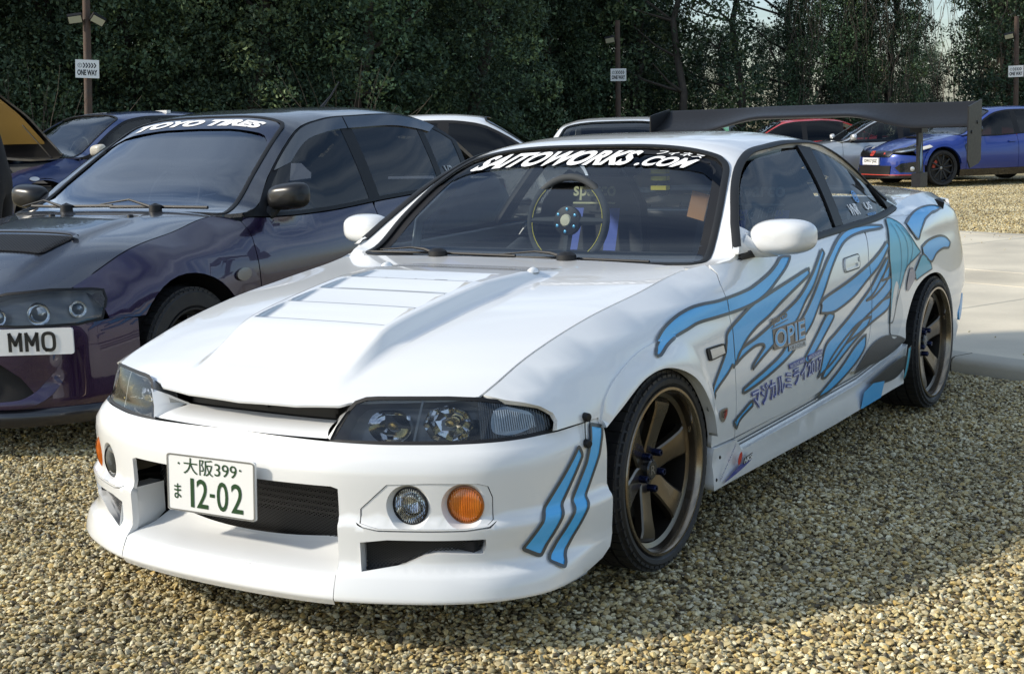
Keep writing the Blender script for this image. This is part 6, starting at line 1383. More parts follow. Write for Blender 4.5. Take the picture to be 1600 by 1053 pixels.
    for x in (-.38, .38):
        s = MB(); s.box((x, 1.92, .98), (.44, .12, .5)); s.build('seat_back', mat('seat_red', (.35, .04, .03), .6), car)
build_civic()

def plain_car(name, label, pos, yaw, pm, d, sp, z=0.0):
    car = thing(name, label, 'car', (pos[0], pos[1], z), rad(yaw)); B, P = base_car(car, d, pm, sp); return car, B, P
LOW = reshape(SALOON, 1.0, .98, .90)
def low_spec(**k):
    q = sc_spec(1.0, .98, .9, door_y=[.477, 1.70], windows=[(.72, 1.62), (1.72, 2.45)], **k)
    q.update(fascia_top=[(0, .57), (.3, .575), (.4, .545), (.95, .50), (1.02, .505)], lamp=[(s, z * .9) for s, z in SPEC['lamp']], bumper_top=.51, bumper_seam_z=.50, rear_arch=(2.57, .33, .36), front_arch=(-.02, .33, .36), mirror=(.89, .70, .93), h=.16)
    return q
# silver two-door behind the blue hatchback
SILVER = paint('silver_paint', (.42, .45, .47), .3, .6)
plain_car('silver_coupe', 'silver two-door coupe parked behind the blue hatchback', (-8.05, 24.45), -56, SILVER, LOW, low_spec(glass=DULLGLASS, side_glass=DULLGLASS, mirror_mat=mat('mirror_silver', (.6, .62, .63), .25, metal=.5)))
plain_car('red_car', 'red two-door car half hidden behind the rear wing', (-10.25, 24.9), -56, paint('red_paint', (.45, .02, .015), .3), LOW, low_spec(glass=DULLGLASS, side_glass=TINT))
PALE = paint('pale_paint', (.72, .73, .73), .3)
plain_car('white_hatchback', 'white hatchback with dark privacy glass behind the purple saloon', (-4.70, 9.75), 118, PALE, reshape(HATCH, 1, 1, 1.03), sc_spec(1.03, 1.03, 1.03, **HSP, glass=TINT, side_glass=TINT, h=.14), z=0)
plain_car('white_sports_car', 'low white sports car with dark mirror behind the roof of the white coupe', (-4.15, 8.6), 22, PALE, reshape(LOW, 1, 1, 1.06), low_spec(glass=DULLGLASS, side_glass=TINT, mirror_mat=mat('mirror_navy', (.05, .06, .10), .3, coat=.6)))
plain_car('dark_estate', 'black car with tinted windows behind the raised bonnet', (-17.5, 11.0), 60, paint('black_paint', (.010, .012, .016), .3), reshape(HATCH, 1, 1.02, 1.06), sc_spec(1.03, 1.05, 1.06, **HSP, side_glass=TINT, glass=TINT, h=.18), z=.2)
plain_car('green_car', 'bright green car seen through the windows of the white coupe', (-5.0, 11.9), 20, paint('green_paint', (.06, .32, .05), .3), LOW, low_spec(side_glass=TINT))

# blue hatchback with its bonnet up
def build_open_car():
    pm = paint('mid_blue_paint', (.012, .026, .10), .3, .3)
    car = thing('blue_hatchback', 'blue hatchback with its bonnet raised and gold bonnet lining', 'car', (-10.75, 6.6, .2), rad(-5))
    sp = sc_spec(1.03, 1.03, 1, **HSP, glass=DULLGLASS, side_glass=DULLGLASS, h=.12, mirror_mat=mat('mirror_beige', (.50, .47, .40), .35), mirror=(.90, .70, 1.0))
    B, P = base_car(car, HATCH, pm, sp)
    bn = P['bonnet']; m = bn.data                     # lift the bonnet about its rear hinge
    hinge = Matrix.Translation((0, .42, .955)) @ Matrix.Rotation(rad(-58), 4, 'X') @ Matrix.Translation((0, -.42, -.955)); m.transform(hinge)
    bn.data.materials[0] = mat('bonnet_black', (.012, .012, .014), .3, coat=.8)
    ln = panel('bonnet_lining', lambda U: B.H(U) - np.array([0, 0, .028]), -UP, rounded([(-.50, -.62), (.50, -.62), (.58, .22), (-.58, .22)], .08, 4), mat('lining_gold', (.34, .22, .06), .45, metal=.4), bn, h=.12, flange=0); ln.data.transform(hinge)
    st = MB(); st.tube([(.58, .30, .93), (.55, -.02, 1.30)], .008, 6); st.build('bonnet_stay', STEEL, car)
    # engine bay
    e = MB(); e.box((0, -.20, .70), (.62, .5, .16)); e.build('engine', mat('engine_grey', (.06, .06, .065), .5), car)
    e = MB(); e.box((.38, -.30, .80), (.20, .18, .12)); e.lathe([(.03, 0), (.03, .04), (.0004, .045)], 12, Matrix.Translation((.38, -.30, .86)) @ Matrix.Rotation(-math.pi / 2, 4, 'Y')); e.build('washer_bottle', mat('bottle_white', (.6, .6, .52), .5), car)
    e = MB(); e.box((-.30, -.45, .79), (.28, .2, .14)); e.build('battery', BLACK, car)
    for x, y in ((.10, -.52), (-.05, -.4)): e = MB(); e.tube([(x, y, .76), (x + .12, y + .1, .82), (x + .25, y + .06, .80)], .02, 8); e.build('hose', CHROME, car)
    both('wing_badge', B.S, SIDE, circle((-.12, .72), (.055, .022), 18), mat('badge_pale', (.6, .6, .6), .3, metal=.4), car, h=.05, off=.006, flange=.006)
    a = MB(); a.box((.42, 2.0, 1.42), (.22, .06, .05)); a.build('roof_tag', mat('tag_white', (.7, .7, .68), .5), car)
build_open_car()
# ================================================================= ground
def gz(x, y):
    """height of the ground: level round the cars, rising gently towards the hedge on the left"""
    return .20 * smooth01((-np.asarray(x, float) - 4.5) / 5.5)
def noise_mat_ground():
    m = bpy.data.materials.new('gravel_ground'); m.use_nodes = True; nt = m.node_tree; b = nt.nodes['Principled BSDF']; N = nt.nodes.new; L = nt.links.new
    tc = N('ShaderNodeTexCoord'); v = N('ShaderNodeTexVoronoi'); v.inputs['Scale'].default_value = 60; L(tc.outputs['Object'], v.inputs['Vector'])
    cr = N('ShaderNodeValToRGB'); e = cr.color_ramp.elements; cr.color_ramp.interpolation = 'LINEAR'
    e[0].position = 0; e[0].color = (.07, .058, .034, 1); e[1].position = 1; e[1].color = (.58, .50, .31, 1)
    for p, c in ((.25, (.22, .165, .075, 1)), (.5, (.36, .29, .14, 1)), (.75, (.46, .39, .22, 1))): q = e.new(p); q.color = c
    sp = N('ShaderNodeSeparateColor'); L(v.outputs['Color'], sp.inputs[0]); L(sp.outputs[0], cr.inputs[0])
    n = N('ShaderNodeTexNoise'); n.inputs['Scale'].default_value = .7; n.inputs['Detail'].default_value = 5; L(tc.outputs['Object'], n.inputs['Vector'])
    mr = N('ShaderNodeMapRange'); mr.inputs[1].default_value = .3; mr.inputs[2].default_value = .7; mr.inputs[3].default_value = .78; mr.inputs[4].default_value = 1.12; L(n.outputs['Fac'], mr.inputs[0])
    mx = N('ShaderNodeMix'); mx.data_type = 'RGBA'; mx.blend_type = 'MULTIPLY'; mx.inputs['Factor'].default_value = 1; L(cr.outputs[0], mx.inputs[6]); L(mr.outputs[0], mx.inputs[7]); L(mx.outputs[2], b.inputs['Base Color'])
    bp = N('ShaderNodeBump'); bp.invert = True; bp.inputs['Strength'].default_value = 1; bp.inputs['Distance'].default_value = .02; L(v.outputs['Distance'], bp.inputs['Height']); L(bp.outputs[0], b.inputs['Normal'])
    b.inputs['Roughness'].default_value = .85
    return m
GROUND_M = noise_mat_ground()
def build_ground():
    xs = np.concatenate([[-600, -200, -80, -40], np.linspace(-25, 15, 41), [40, 80, 200, 600]]); ys = np.concatenate([[-600, -200, -60], np.linspace(-10, 40, 26), [80, 200, 600]])
    G = [[(x, y, float(gz(x, y)) - .012) for x in xs] for y in ys]
    m = MB(); m.sheet(G); o = m.build('ground', GROUND_M, smooth=60); tag(o, 'yellow brown gravel ground of the car park', None, None, 'structure')
build_ground()

def build_gravel():
    # a dozen pebble shapes
    lib = bpy.data.collections.new('pebble_shapes'); rng = np.random.default_rng(3)
    pm = bpy.data.materials.new('pebble'); pm.use_nodes = True; nt = pm.node_tree; b = nt.nodes['Principled BSDF']; N = nt.nodes.new; L = nt.links.new
    oi = N('ShaderNodeObjectInfo'); cr = N('ShaderNodeValToRGB'); e = cr.color_ramp.elements
    e[0].position = 0; e[0].color = (0.061, 0.050, 0.031, 1); e[1].position = 1; e[1].color = (0.748, 0.687, 0.487, 1)
    for p, c in ((.06, (0.131, 0.103, 0.059, 1)), (.14, (0.252, 0.183, 0.077, 1)), (.27, (0.400, 0.304, 0.131, 1)), (.40, (0.418, 0.361, 0.213, 1)), (.54, (0.574, 0.470, 0.226, 1)), (.65, (0.539, 0.374, 0.122, 1)), (.73, (0.487, 0.444, 0.304, 1)), (.86, (0.696, 0.600, 0.357, 1))): q = e.new(p); q.color = c
    L(oi.outputs['Random'], cr.inputs[0]); tc = N('ShaderNodeTexCoord'); n = N('ShaderNodeTexNoise'); n.inputs['Scale'].default_value = 1.6; n.inputs['Detail'].default_value = 6; L(tc.outputs['Object'], n.inputs['Vector'])
    mr = N('ShaderNodeMapRange'); mr.inputs[1].default_value = .3; mr.inputs[2].default_value = .7; mr.inputs[3].default_value = .72; mr.inputs[4].default_value = 1.2; L(n.outputs['Fac'], mr.inputs[0])
    mx = N('ShaderNodeMix'); mx.data_type = 'RGBA'; mx.blend_type = 'MULTIPLY'; mx.inputs['Factor'].default_value = 1; L(cr.outputs[0], mx.inputs[6]); L(mr.outputs[0], mx.inputs[7]); gp = N('ShaderNodeNewGeometry'); n2 = N('ShaderNodeTexNoise'); n2.inputs['Scale'].default_value = .9; n2.inputs['Detail'].default_value = 4; L(gp.outputs['Position'], n2.inputs['Vector']); r2 = N('ShaderNodeMapRange'); r2.inputs[1].default_value = .32; r2.inputs[2].default_value = .68; r2.inputs[3].default_value = .74; r2.inputs[4].default_value = 1.12; L(n2.outputs['Fac'], r2.inputs[0]); m3 = N('ShaderNodeMix'); m3.data_type = 'RGBA'; m3.blend_type = 'MULTIPLY'; m3.inputs['Factor'].default_value = 1; L(mx.outputs[2], m3.inputs[6]); L(r2.outputs[0], m3.inputs[7]); L(m3.outputs[2], b.inputs['Base Color']); b.inputs['Roughness'].default_value = .62
    for k in range(14):
        bm = bmesh.new(); bmesh.ops.create_icosphere(bm, subdivisions=2, radius=.5)
        s = Vector((1.0, rng.uniform(.62, .95), rng.uniform(.38, .7))); o = Vector(rng.uniform(-9, 9, 3))
        planes = [(Vector(rng.normal(size=3)).normalized(), rng.uniform(.27, .42)) for _ in range(9)]
        for v in bm.verts:
            p = v.co.copy(); p *= 1 + .22 * noise.noise(p * 1.7 + o)
            for nrm, dd in planes:
                t = p.dot(nrm)
                if t > dd: p -= nrm * (t - dd) * .93
            v.co = Vector((p.x * s.x, p.y * s.y, p.z * s.z))
        me = bpy.data.meshes.new('pebble'); bm.to_mesh(me); bm.free(); me.materials.append(pm); me.polygons.foreach_set('use_smooth', [True] * len(me.polygons)); me.set_sharp_from_angle(angle=rad(24))
        lib.objects.link(bpy.data.objects.new('pebble', me))
    def pts(x0, x1, y0, y1, dens, keep, smin, smax, layers):
        n = int((x1 - x0) * (y1 - y0) * dens); x = rng.uniform(x0, x1, n); y = rng.uniform(y0, y1, n); ok = keep(x, y); x, y = x[ok], y[ok]; n = len(x)
        s = smin + (smax - smin) * rng.beta(1.4, 3.4, n); lay = rng.uniform(0, 1, n)
        z = gz(x, y) - .012 + .002 + lay * layers
        return x, y, z, s
    c = np.array(CAM_POS[:2]); dirs = np.array([-.5438, .8394]); rt = np.array([.8394, .5438])
    def view(x, y, far, near=1.2, m=.58):
        dx, dy = x - c[0], y - c[1]; d = dx * dirs[0] + dy * dirs[1]; l = dx * rt[0] + dy * rt[1]
        return (d > near) & (d < far) & (np.abs(l) < d * m + .4)
    slab = lambda x, y: (.37 * x + .93 * y > 3.70) & (.37 * x + .93 * y < 10.55)
    A = pts(-5.2, 4.6, -3.6, 4.6, 6600, lambda x, y: view(x, y, 9.0) & ~slab(x, y) & (.37 * x + .93 * y < 3.80), .0105, .034, .012)
    Bq = pts(-8.5, 4, 9.5, 27, 1500, lambda x, y: view(x, y, 34, m=.40) & ((x - c[0]) * rt[0] + (y - c[1]) * rt[1] > .20 * ((x - c[0]) * dirs[0] + (y - c[1]) * dirs[1])) & (.37 * x + .93 * y > 10.5), .022, .05, .010)
    Cq = list(pts(-6, 4, 3, 12, 26, lambda x, y: slab(x, y) & (np.minimum(.37 * x + .93 * y - 3.7, 10.55 - .37 * x - .93 * y) < rng.exponential(.55, len(x))), .011, .026, .0)); Cq[2] = Cq[2] + .078
    X, Y, Z, S = [np.concatenate(q) for q in zip(A, Bq, Cq)]; n = len(X)
    me = bpy.data.meshes.new('gravel'); me.vertices.add(n); me.vertices.foreach_set('co', np.stack([X, Y, Z], 1).ravel().astype(np.float32))
    def attr(nm, tp, data, key='value'):
        a = me.attributes.new(nm, tp, 'POINT'); a.data.foreach_set(key, data)
    attr('size', 'FLOAT', S.astype(np.float32)); attr('pick', 'INT', rng.integers(0, 14, n).astype(np.int32))
    R = np.stack([rng.normal(0, .38, n), rng.normal(0, .38, n), rng.uniform(0, 6.283, n)], 1); attr('turn', 'FLOAT_VECTOR', R.ravel().astype(np.float32), 'vector')
    o = link('gravel', me); tag(o, 'loose yellow, cream and grey pebbles covering the car park', None, None, 'stuff')
    g = bpy.data.node_groups.new('pebble_scatter', 'GeometryNodeTree'); g.interface.new_socket('Geometry', in_out='INPUT', socket_type='NodeSocketGeometry'); g.interface.new_socket('Geometry', in_out='OUTPUT', socket_type='NodeSocketGeometry')
    N = g.nodes.new; L = g.links.new; gi = N('NodeGroupInput'); go = N('NodeGroupOutput'); mp = N('GeometryNodeMeshToPoints'); ip = N('GeometryNodeInstanceOnPoints'); ci = N('GeometryNodeCollectionInfo')
    ci.inputs['Collection'].default_value = lib; ci.inputs['Separate Children'].default_value = True; ci.inputs['Reset Children'].default_value = True
    def named(nm, tp): a = N('GeometryNodeInputNamedAttribute'); a.data_type = tp; a.inputs['Name'].default_value = nm; return a.outputs['Attribute']
    er = N('FunctionNodeEulerToRotation'); L(named('turn', 'FLOAT_VECTOR'), er.inputs[0])
    L(gi.outputs[0], mp.inputs['Mesh']); L(mp.outputs[0], ip.inputs['Points']); L(ci.outputs[0], ip.inputs['Instance']); ip.inputs['Pick Instance'].default_value = True
    L(named('pick', 'INT'), ip.inputs['Instance Index']); L(er.outputs[0], ip.inputs['Rotation']); L(named('size', 'FLOAT'), ip.inputs['Scale']); L(ip.outputs[0], go.inputs[0])
    md = o.modifiers.new('scatter', 'NODES'); md.node_group = g
    print('pebbles', n)
build_gravel()

# ================================================================= concrete strip with its kerb
def build_concrete():
    def cm(name, col):
        m = mat(name, col, .82, noise_amt=.20, noise_scale=1.1, bump=.25, bump_scale=35); return m
    d = np.array([.93, -.3676]); n = np.array([.3676, .93])
    P = lambda a, b: d * a + n * b
    root = thing('pavement', 'pale concrete strip crossing the car park behind the white coupe', None, (0, 0, 0), 0, None, 'structure')
    rng = np.random.default_rng(5)
    rows = [(3.97, 6.72, 3.4), (6.73, 7.52, 2.7), (7.53, 10.45, 4.1)]
    for r, (b0, b1, L_) in enumerate(rows):
        a = -19.0 + r * .9
        while a < 14:
            m = MB(); g = .006; h = .055 + rng.uniform(-.002, .002); e = .012
            c0 = [P(a + g, b0 + g), P(a + L_ - g, b0 + g), P(a + L_ - g, b1 - g), P(a + g, b1 - g)]; ctr = np.mean(c0, 0)
            c1 = [p + (ctr - p) / np.linalg.norm(ctr - p) * e for p in c0]
            m.add([(*p, -.02) for p in c0] + [(*p, h - .006) for p in c0] + [(*p, h) for p in c1], [(i, (i + 1) % 4, 4 + (i + 1) % 4, 4 + i) for i in range(4)] + [(4 + i, 4 + (i + 1) % 4, 8 + (i + 1) % 4, 8 + i) for i in range(4)] + [(8, 9, 10, 11)])
            k = rng.integers(0, 3); m.build('concrete_slab', cm('concrete_%d' % k, [(.56, .505, .395), (.53, .49, .395), (.58, .515, .39)][k]), root, smooth=None); a += L_
    a = -19.0
    for b0, nm in ((3.76, 'kerb'), (10.47, 'kerb')):
        a = -19.0
        while a < 14:
            m = MB(); prof = [(0, -.03), (.0, .035), (.012, .056), (.035, .066), (.19, .066), (.198, .058), (.20, -.02)]
            m.sheet([[(*P(q, b0 + w), z) for w, z in prof] for q in (a + .004, a + .5, a + .906)], flip=True); m.build('kerb_stone', cm('kerb_concrete', (.40, .37, .30)), root, smooth=40); a += .91
    j = MB(); j.sheet([[(*P(q, 3.80), .0), (*P(q, 10.5), .0)] for q in (-19, 14)], flip=True); j.build('slab_bed', mat('joint_dirt', (.16, .13, .08), .9), root)
build_concrete()

# ================================================================= trees, hedge and ivy
def leaf_mat(name, col, var=.5):
    if name in MATS: return MATS[name]
    m = bpy.data.materials.new(name); m.use_nodes = True; nt = m.node_tree; b = nt.nodes['Principled BSDF']; N = nt.nodes.new; L = nt.links.new
    g = N('ShaderNodeNewGeometry'); oi = N('ShaderNodeObjectInfo'); hs = N('ShaderNodeHueSaturation'); hs.inputs['Color'].default_value = (*col, 1)
    mr = N('ShaderNodeMapRange'); L(g.outputs['Random Per Island'], mr.inputs[0]); mr.inputs[3].default_value = 1 - var; mr.inputs[4].default_value = 1 + var; n = N('ShaderNodeTexNoise'); n.inputs['Scale'].default_value = .55; n.inputs['Detail'].default_value = 3; L(g.outputs['Position'], n.inputs['Vector']); r2 = N('ShaderNodeMapRange'); r2.inputs[1].default_value = .34; r2.inputs[2].default_value = .66; r2.inputs[3].default_value = .62; r2.inputs[4].default_value = 1.5; L(n.outputs['Fac'], r2.inputs[0]); mm = N('ShaderNodeMath'); mm.operation = 'MULTIPLY'; L(mr.outputs[0], mm.inputs[0]); L(r2.outputs[0], mm.inputs[1]); L(mm.outputs[0], hs.inputs['Value'])
    m2 = N('ShaderNodeMapRange'); L(oi.outputs['Random'], m2.inputs[0]); m2.inputs[3].default_value = .485; m2.inputs[4].default_value = .515; L(m2.outputs[0], hs.inputs['Hue'])
    L(hs.outputs[0], b.inputs['Base Color']); b.inputs['Roughness'].default_value = .55; b.inputs['Specular IOR Level'].default_value = .2
    b.inputs['Transmission Weight'].default_value = 0
    MATS[name] = m; return m
BARK = mat('bark', (.060, .050, .040), .9, noise_amt=.4, noise_scale=9, bump=.6, bump_scale=25)
TWIG = mat('dry_vine', (.075, .060, .046), .9, noise_amt=.4, noise_scale=12)
LEAF = [leaf_mat('leaf_dark', (.042, .070, .042), .35), leaf_mat('leaf_mid', (.068, .108, .058), .35), leaf_mat('leaf_light', (.11, .155, .07), .35)]
def leaf_cloud(name, centers, radii, per, size, rng, light=.15, droop=.0):
    """many small leaf faces in clumps; three leaf shades"""
    C = []; K = []
    for c, r in zip(centers, radii):
        n = int(per * r * r * 6); u = rng.normal(size=(n, 3)); u /= np.linalg.norm(u, axis=1)[:, None]; q = r * rng.uniform(.55, 1.08, n) ** .6
        p = c + u * q[:, None] * np.array([1, 1, .85]); p[:, 2] -= droop * rng.uniform(0, 1, n) ** 2
        C.append(p); base = 2 if rng.random() < light else (1 if rng.random() < .55 else 0); K.append(np.where(rng.random(n) < .2, rng.integers(0, 3, n), base))
    C = np.concatenate(C); K = np.concatenate(K); n = len(C)
    a = rng.normal(size=(n, 3)); a /= np.linalg.norm(a, axis=1)[:, None]; up = np.array([0, 0, 1.]) + rng.normal(0, .7, (n, 3)); b = np.cross(a, up); b /= np.maximum(np.linalg.norm(b, axis=1), 1e-6)[:, None]
    s = size * rng.uniform(.6, 1.4, n)[:, None]; nn = np.cross(a, b); fold = nn * s * .18
    V = np.stack([C - a * s, C + b * s * .55 + fold, C + a * s, C - b * s * .55 + fold], 1).reshape(-1, 3)
    me = bpy.data.meshes.new(name); me.vertices.add(4 * n); me.vertices.foreach_set('co', V.ravel().astype(np.float32))
    me.loops.add(4 * n); me.loops.foreach_set('vertex_index', np.arange(4 * n, dtype=np.int32)); me.polygons.add(n); me.polygons.foreach_set('loop_start', np.arange(0, 4 * n, 4, dtype=np.int32)); me.polygons.foreach_set('loop_total', np.full(n, 4, np.int32))
    me.polygons.foreach_set('material_index', K.astype(np.int32)); me.polygons.foreach_set('use_smooth', [False] * n)
    for m in LEAF: me.materials.append(m)
    me.update(calc_edges=True); me.validate(); return me
def crown_shape(kind, rng):
    """clump centres and radii of one crown, tree base at the origin"""
    C = []; R = []
    if kind == 'bushy':        # leafy to the ground, like an overgrown hedge
        for z in np.arange(.25, 8.2, .50):
            w = 2.3 * (1 - .35 * (z / 8.2) ** 2); k = 13
            for i in range(k): a = 2 * math.pi * (i + rng.random()) / k; q = w * rng.uniform(.55, 1.05); C.append((q * math.cos(a), q * .75 * math.sin(a), z + rng.normal(0, .2))); R.append(rng.uniform(.32, .66))
    elif kind == 'open':
        for i in range(120): z = rng.uniform(1.6, 9); a = rng.uniform(0, 6.283); q = 2.6 * math.sqrt(rng.random()) * (1 - .25 * abs(z - 5) / 5); C.append((q * math.cos(a), q * math.sin(a), z)); R.append(rng.uniform(.25, .6))
    elif kind == 'ivy':        # columns of ivy on several stems
        for s in range(4):
            x0, y0 = -1.45 + .95 * s + rng.normal(0, .15), rng.uniform(-.8, .8); ln = rng.normal(0, .07, 2)
            for z in np.arange(.5, 8.5, .36): C.append((x0 + ln[0] * z + rng.normal(0, .16), y0 + ln[1] * z + rng.normal(0, .2), z)); R.append(rng.uniform(.26, .66) * (.75 + .35 * math.sin(z * 1.3 + s * 2)))
    return np.array(C), np.array(R)
def trunk_mesh(rng, h=7.5, r=.16, limbs=8, lean=.13):
    m = MB(); lx, ly = rng.normal(0, lean, 2); pts = []; p = Vector((0, 0, -.1))
    for z in np.linspace(-.1, h, 9): pts.append(Vector((lx * z + rng.normal(0, .13) * (z > 0), ly * z + rng.normal(0, .13) * (z > 0), z)))
    m.tube(pts, [r * (1 - .75 * t) + .015 for t in np.linspace(0, 1, 9)], 9)
    for i in range(limbs):
        k = rng.integers(2, 8); a = rng.uniform(0, 6.283); L = rng.uniform(1.0, 2.2); b = pts[k]; e = b + Vector((L * math.cos(a), L * math.sin(a), L * rng.uniform(.4, 1.0)))
        mid = b.lerp(e, .5) + Vector((0, 0, -.1)); rr = r * (1 - .75 * k / 8); m.tube([b, mid, e], [rr * .55, rr * .35, .012], 6)
    return m
def vines_mesh(rng, n=300, w=1.8, top=7.5):
    m = MB()
    for i in range(n):
        x, y = rng.uniform(-w, w), rng.uniform(-2.1, 2.1); z1 = rng.uniform(2.2, top); z0 = max(.1, z1 - rng.uniform(1.0, 4.0)); k = 6; P = []
        for t in np.linspace(0, 1, k): P.append((x + rng.normal(0, .07) + .25 * math.sin(3 * t + i), y + rng.normal(0, .07), z1 + (z0 - z1) * t))
        m.tube(P, rng.uniform(.006, .014), 3, caps=False)
    return m
def build_trees():
    rng = np.random.default_rng(11); lib = {}
    for kind, per, size, light, droop in (('bushy', 160, .050, .12, 0), ('open', 85, .062, .22, .15), ('ivy', 120, .055, .18, .35)):
        lib[kind] = [leaf_cloud('crown', *crown_shape(kind, rng), per, size, rng, light, droop) for _ in range(2)]
    trunks = [trunk_mesh(rng, r=q) for q in (.15, .20, .11)]; tm = []
    for t in trunks:
        o = t.build('trunk', BARK); tm.append(o.data); bpy.data.objects.remove(o)
    vm = []
    for _ in range(2):
        o = vines_mesh(rng, 290, 2.0, 8.2).build('vine', TWIG, smooth=60); vm.append(o.data); bpy.data.objects.remove(o)
    fx = (-.5438, .8394); rx = (.8394, .5438)
    def at(px, d):      # a spot on the ground d metres out, px of the 1600-pixel-wide photograph across
        l = (px - 800) / 2205.3 * d; return CAM_POS[0] + fx[0] * d + rx[0] * l, CAM_POS[1] + fx[1] * d + rx[1] * l
    def tree(name, label, kind, px, d, sc=1.0, group=None, vines=0, trunk=0, rz=None, cat='tree', crown=True):
        x, y = at(px, d); t = thing(name, label, cat, (x, y, float(gz(x, y)) - .02), rng.uniform(0, 6.28) if rz is None else rz, group); t.scale = (sc, sc, sc)
        if trunk is not None: link('trunk', tm[trunk], t)
        if crown:
            c = link('crown', lib[kind][rng.integers(0, 2)], t)
        if vines:
            v = link('vine', vm[rng.integers(0, 2)], t); v['kind'] = 'stuff'
        return t
    G1 = 'overgrown trees along the far edge of the car park'
    for px, d, s, lab in ((-440, 29, 1.0, 'leafy dark tree standing well outside the left edge'), (-280, 29, 1.05, 'leafy dark tree just outside the left edge'), (-120, 30, 1.0, 'leafy dark tree cut off by the left edge of the frame'), (60, 30, 1.0, 'leafy dark tree between the left edge and the left ONE WAY post'), (235, 31, 1.05, 'leafy dark tree just right of the left ONE WAY post'), (400, 31, .98, 'leafy dark tree above the windscreen of the purple saloon'), (560, 32, 1.05, 'leafy dark tree behind the bare twigs and the saloon roof'), (725, 34, 1.05, 'leafy dark tree above the white hatchback')): tree('bushy_tree', lab, 'bushy', px, d, s, G1)
    tree('slender_tree', 'leaning slender tree with a bare forked trunk left of the middle ONE WAY post', 'open', 868, 43, 1.1, None, trunk=1)
    tree('slender_tree', 'slim tree with an open leafy crown just behind the middle ONE WAY post', 'open', 1005, 44, 1.1, None, trunk=2)
    for px, d, s, lab in ((1075, 42, 1.1, 'ivy-clad tree with gaps of sky above the left end of the rear wing'), (1165, 43, 1.1, 'ivy-clad tree with gaps of sky behind the left half of the rear wing'), (1250, 44, 1.15, 'ivy-clad tree above the middle of the rear wing, left of the brown vines')): tree('ivy_tree', lab, 'ivy', px, d, s, 'ivy-clad trees behind the rear wing', trunk=2, rz=.65)
    for px, d, s, lab in ((1305, 42, 1.15, 'tree hung with brown vines, the left one of two'), (1375, 42, 1.15, 'tree hung with brown vines beside the sky gap at the right')): tree('vine_tree', lab, 'bushy', px, d, s * .62, 'vine-hung trees above the rear wing', vines=1, trunk=1, rz=.55)
    tree('bushy_tree', 'dark bushy tree with brown stems behind the right hand ONE WAY post', 'bushy', 1582, 47, 1.05, None, vines=1)
    tree('bushy_tree', 'dark bushy tree cut by the right edge, past the right hand ONE WAY post', 'bushy', 1700, 47, 1.15)
    LB = 'dark leafy tree in the second row, seen through the front trees'
    for px, d, s in ((-340, 35, 1.2), (-180, 36, 1.2), (-20, 36, 1.2), (70, 38, 1.2), (150, 36, 1.2), (240, 38, 1.2), (330, 37, 1.2), (410, 39, 1.2), (490, 38, 1.2), (570, 40, 1.2), (650, 39, 1.2), (730, 41, 1.2), (800, 42, 1.15), (860, 44, 1.15), (915, 45, 1.15), (980, 49, 1.15)): tree('bushy_tree', LB, 'bushy', px, d, s, 'second row of dark trees')
    LC = 'low dark bush closing the gaps low down behind the ivy-clad trees'
    for px, d, s in ((1030, 50, .62), (1120, 51, .55), (1220, 52, .55), (1330, 52, .55), (1440, 52, .45), (1590, 52, .8)): tree('bush', LC, 'bushy', px, d, s, 'low bushes behind the ivy-clad trees', cat='bush')
    # bare twigs
    for px, d, lab in ((545, 27.5, 'bare brown twigs sticking out of the hedge above the purple saloon roof'), (60, 26, 'bare pale twigs above the raised bonnet at the left edge')):
        x, y = at(px, d); t = thing('bare_shrub', lab, 'shrub', (x, y, float(gz(x, y))), 0); m = MB()
        for i in range(36):
            a = rng.uniform(-1.2, 1.2); L_ = rng.uniform(.9, 2.1); P = [Vector((0, 0, 0))]; dv = Vector((math.sin(a) * .84, math.sin(a) * .54, math.cos(a) * 1.1))
            for k in range(5): P.append(P[-1] + dv * L_ / 4 + Vector(rng.normal(0, .05, 3)))
            m.tube(P, [.014, .012, .010, .007, .005, .003], 4, caps=False)
        o = m.build('twigs', TWIG, t, smooth=60); o['kind'] = 'stuff'
    # posts with signs and floodlights
    WOOD = mat('post_wood', (.085, .058, .045), .85, noise_amt=.35, noise_scale=6, bump=.4, bump_scale=18); SIGNW = mat('sign_white', (.86, .87, .86), .45); DKI = mat('sign_ink', (.02, .022, .03), .5)
    for px, d, h, sx, sz, lamps, lab in ((148, 26.5, 4.6, .0, 2.60, 2, 'tall brown post with ONE WAY sign and two floodlights at the left'), (972, 38.5, 4.05, .02, 2.62, 1, 'brown post with ONE WAY sign and one floodlight behind the coupe roof'), (1588, 42, 4.1, .0, 2.52, 1, 'dark post with ONE WAY sign and floodlight above the blue hot hatch')):
        x, y = at(px, d); yaw = math.atan2(fx[0], -fx[1]) + math.pi; yaw = math.atan2(rx[1], rx[0]) - (px - 800) / 2205.3
        t = thing('sign_post', lab, 'post', (x, y, float(gz(x, y)) * 0), yaw, 'wooden posts with ONE WAY signs')
        t.rotation_euler = (0, rad({148: 3.0, 972: .6, 1588: -.6}[px]), yaw)
        p = MB(); p.tube([(0, 0, -.1), (.01, 0, h * .5), (0, 0, h)], [.075, .072, .066], 14); p.build('post', WOOD, t)
        b = MB(); b.box((sx, -.095, sz), (.42, .02, .33)); bo = b.build('sign_board', SIGNW, t, smooth=None)
        fl = flat((sx - .21, -.1055, sz - .165), (.42, 0, 0), (0, 0, .33)); fr = np.array([0, -1., 0])
        lettering('lettering', 'ONE WAY', fl, fr, ((.08, .14), (.92, .14), (.08, .46)), DKI, bo, off=.002, bold=.04)
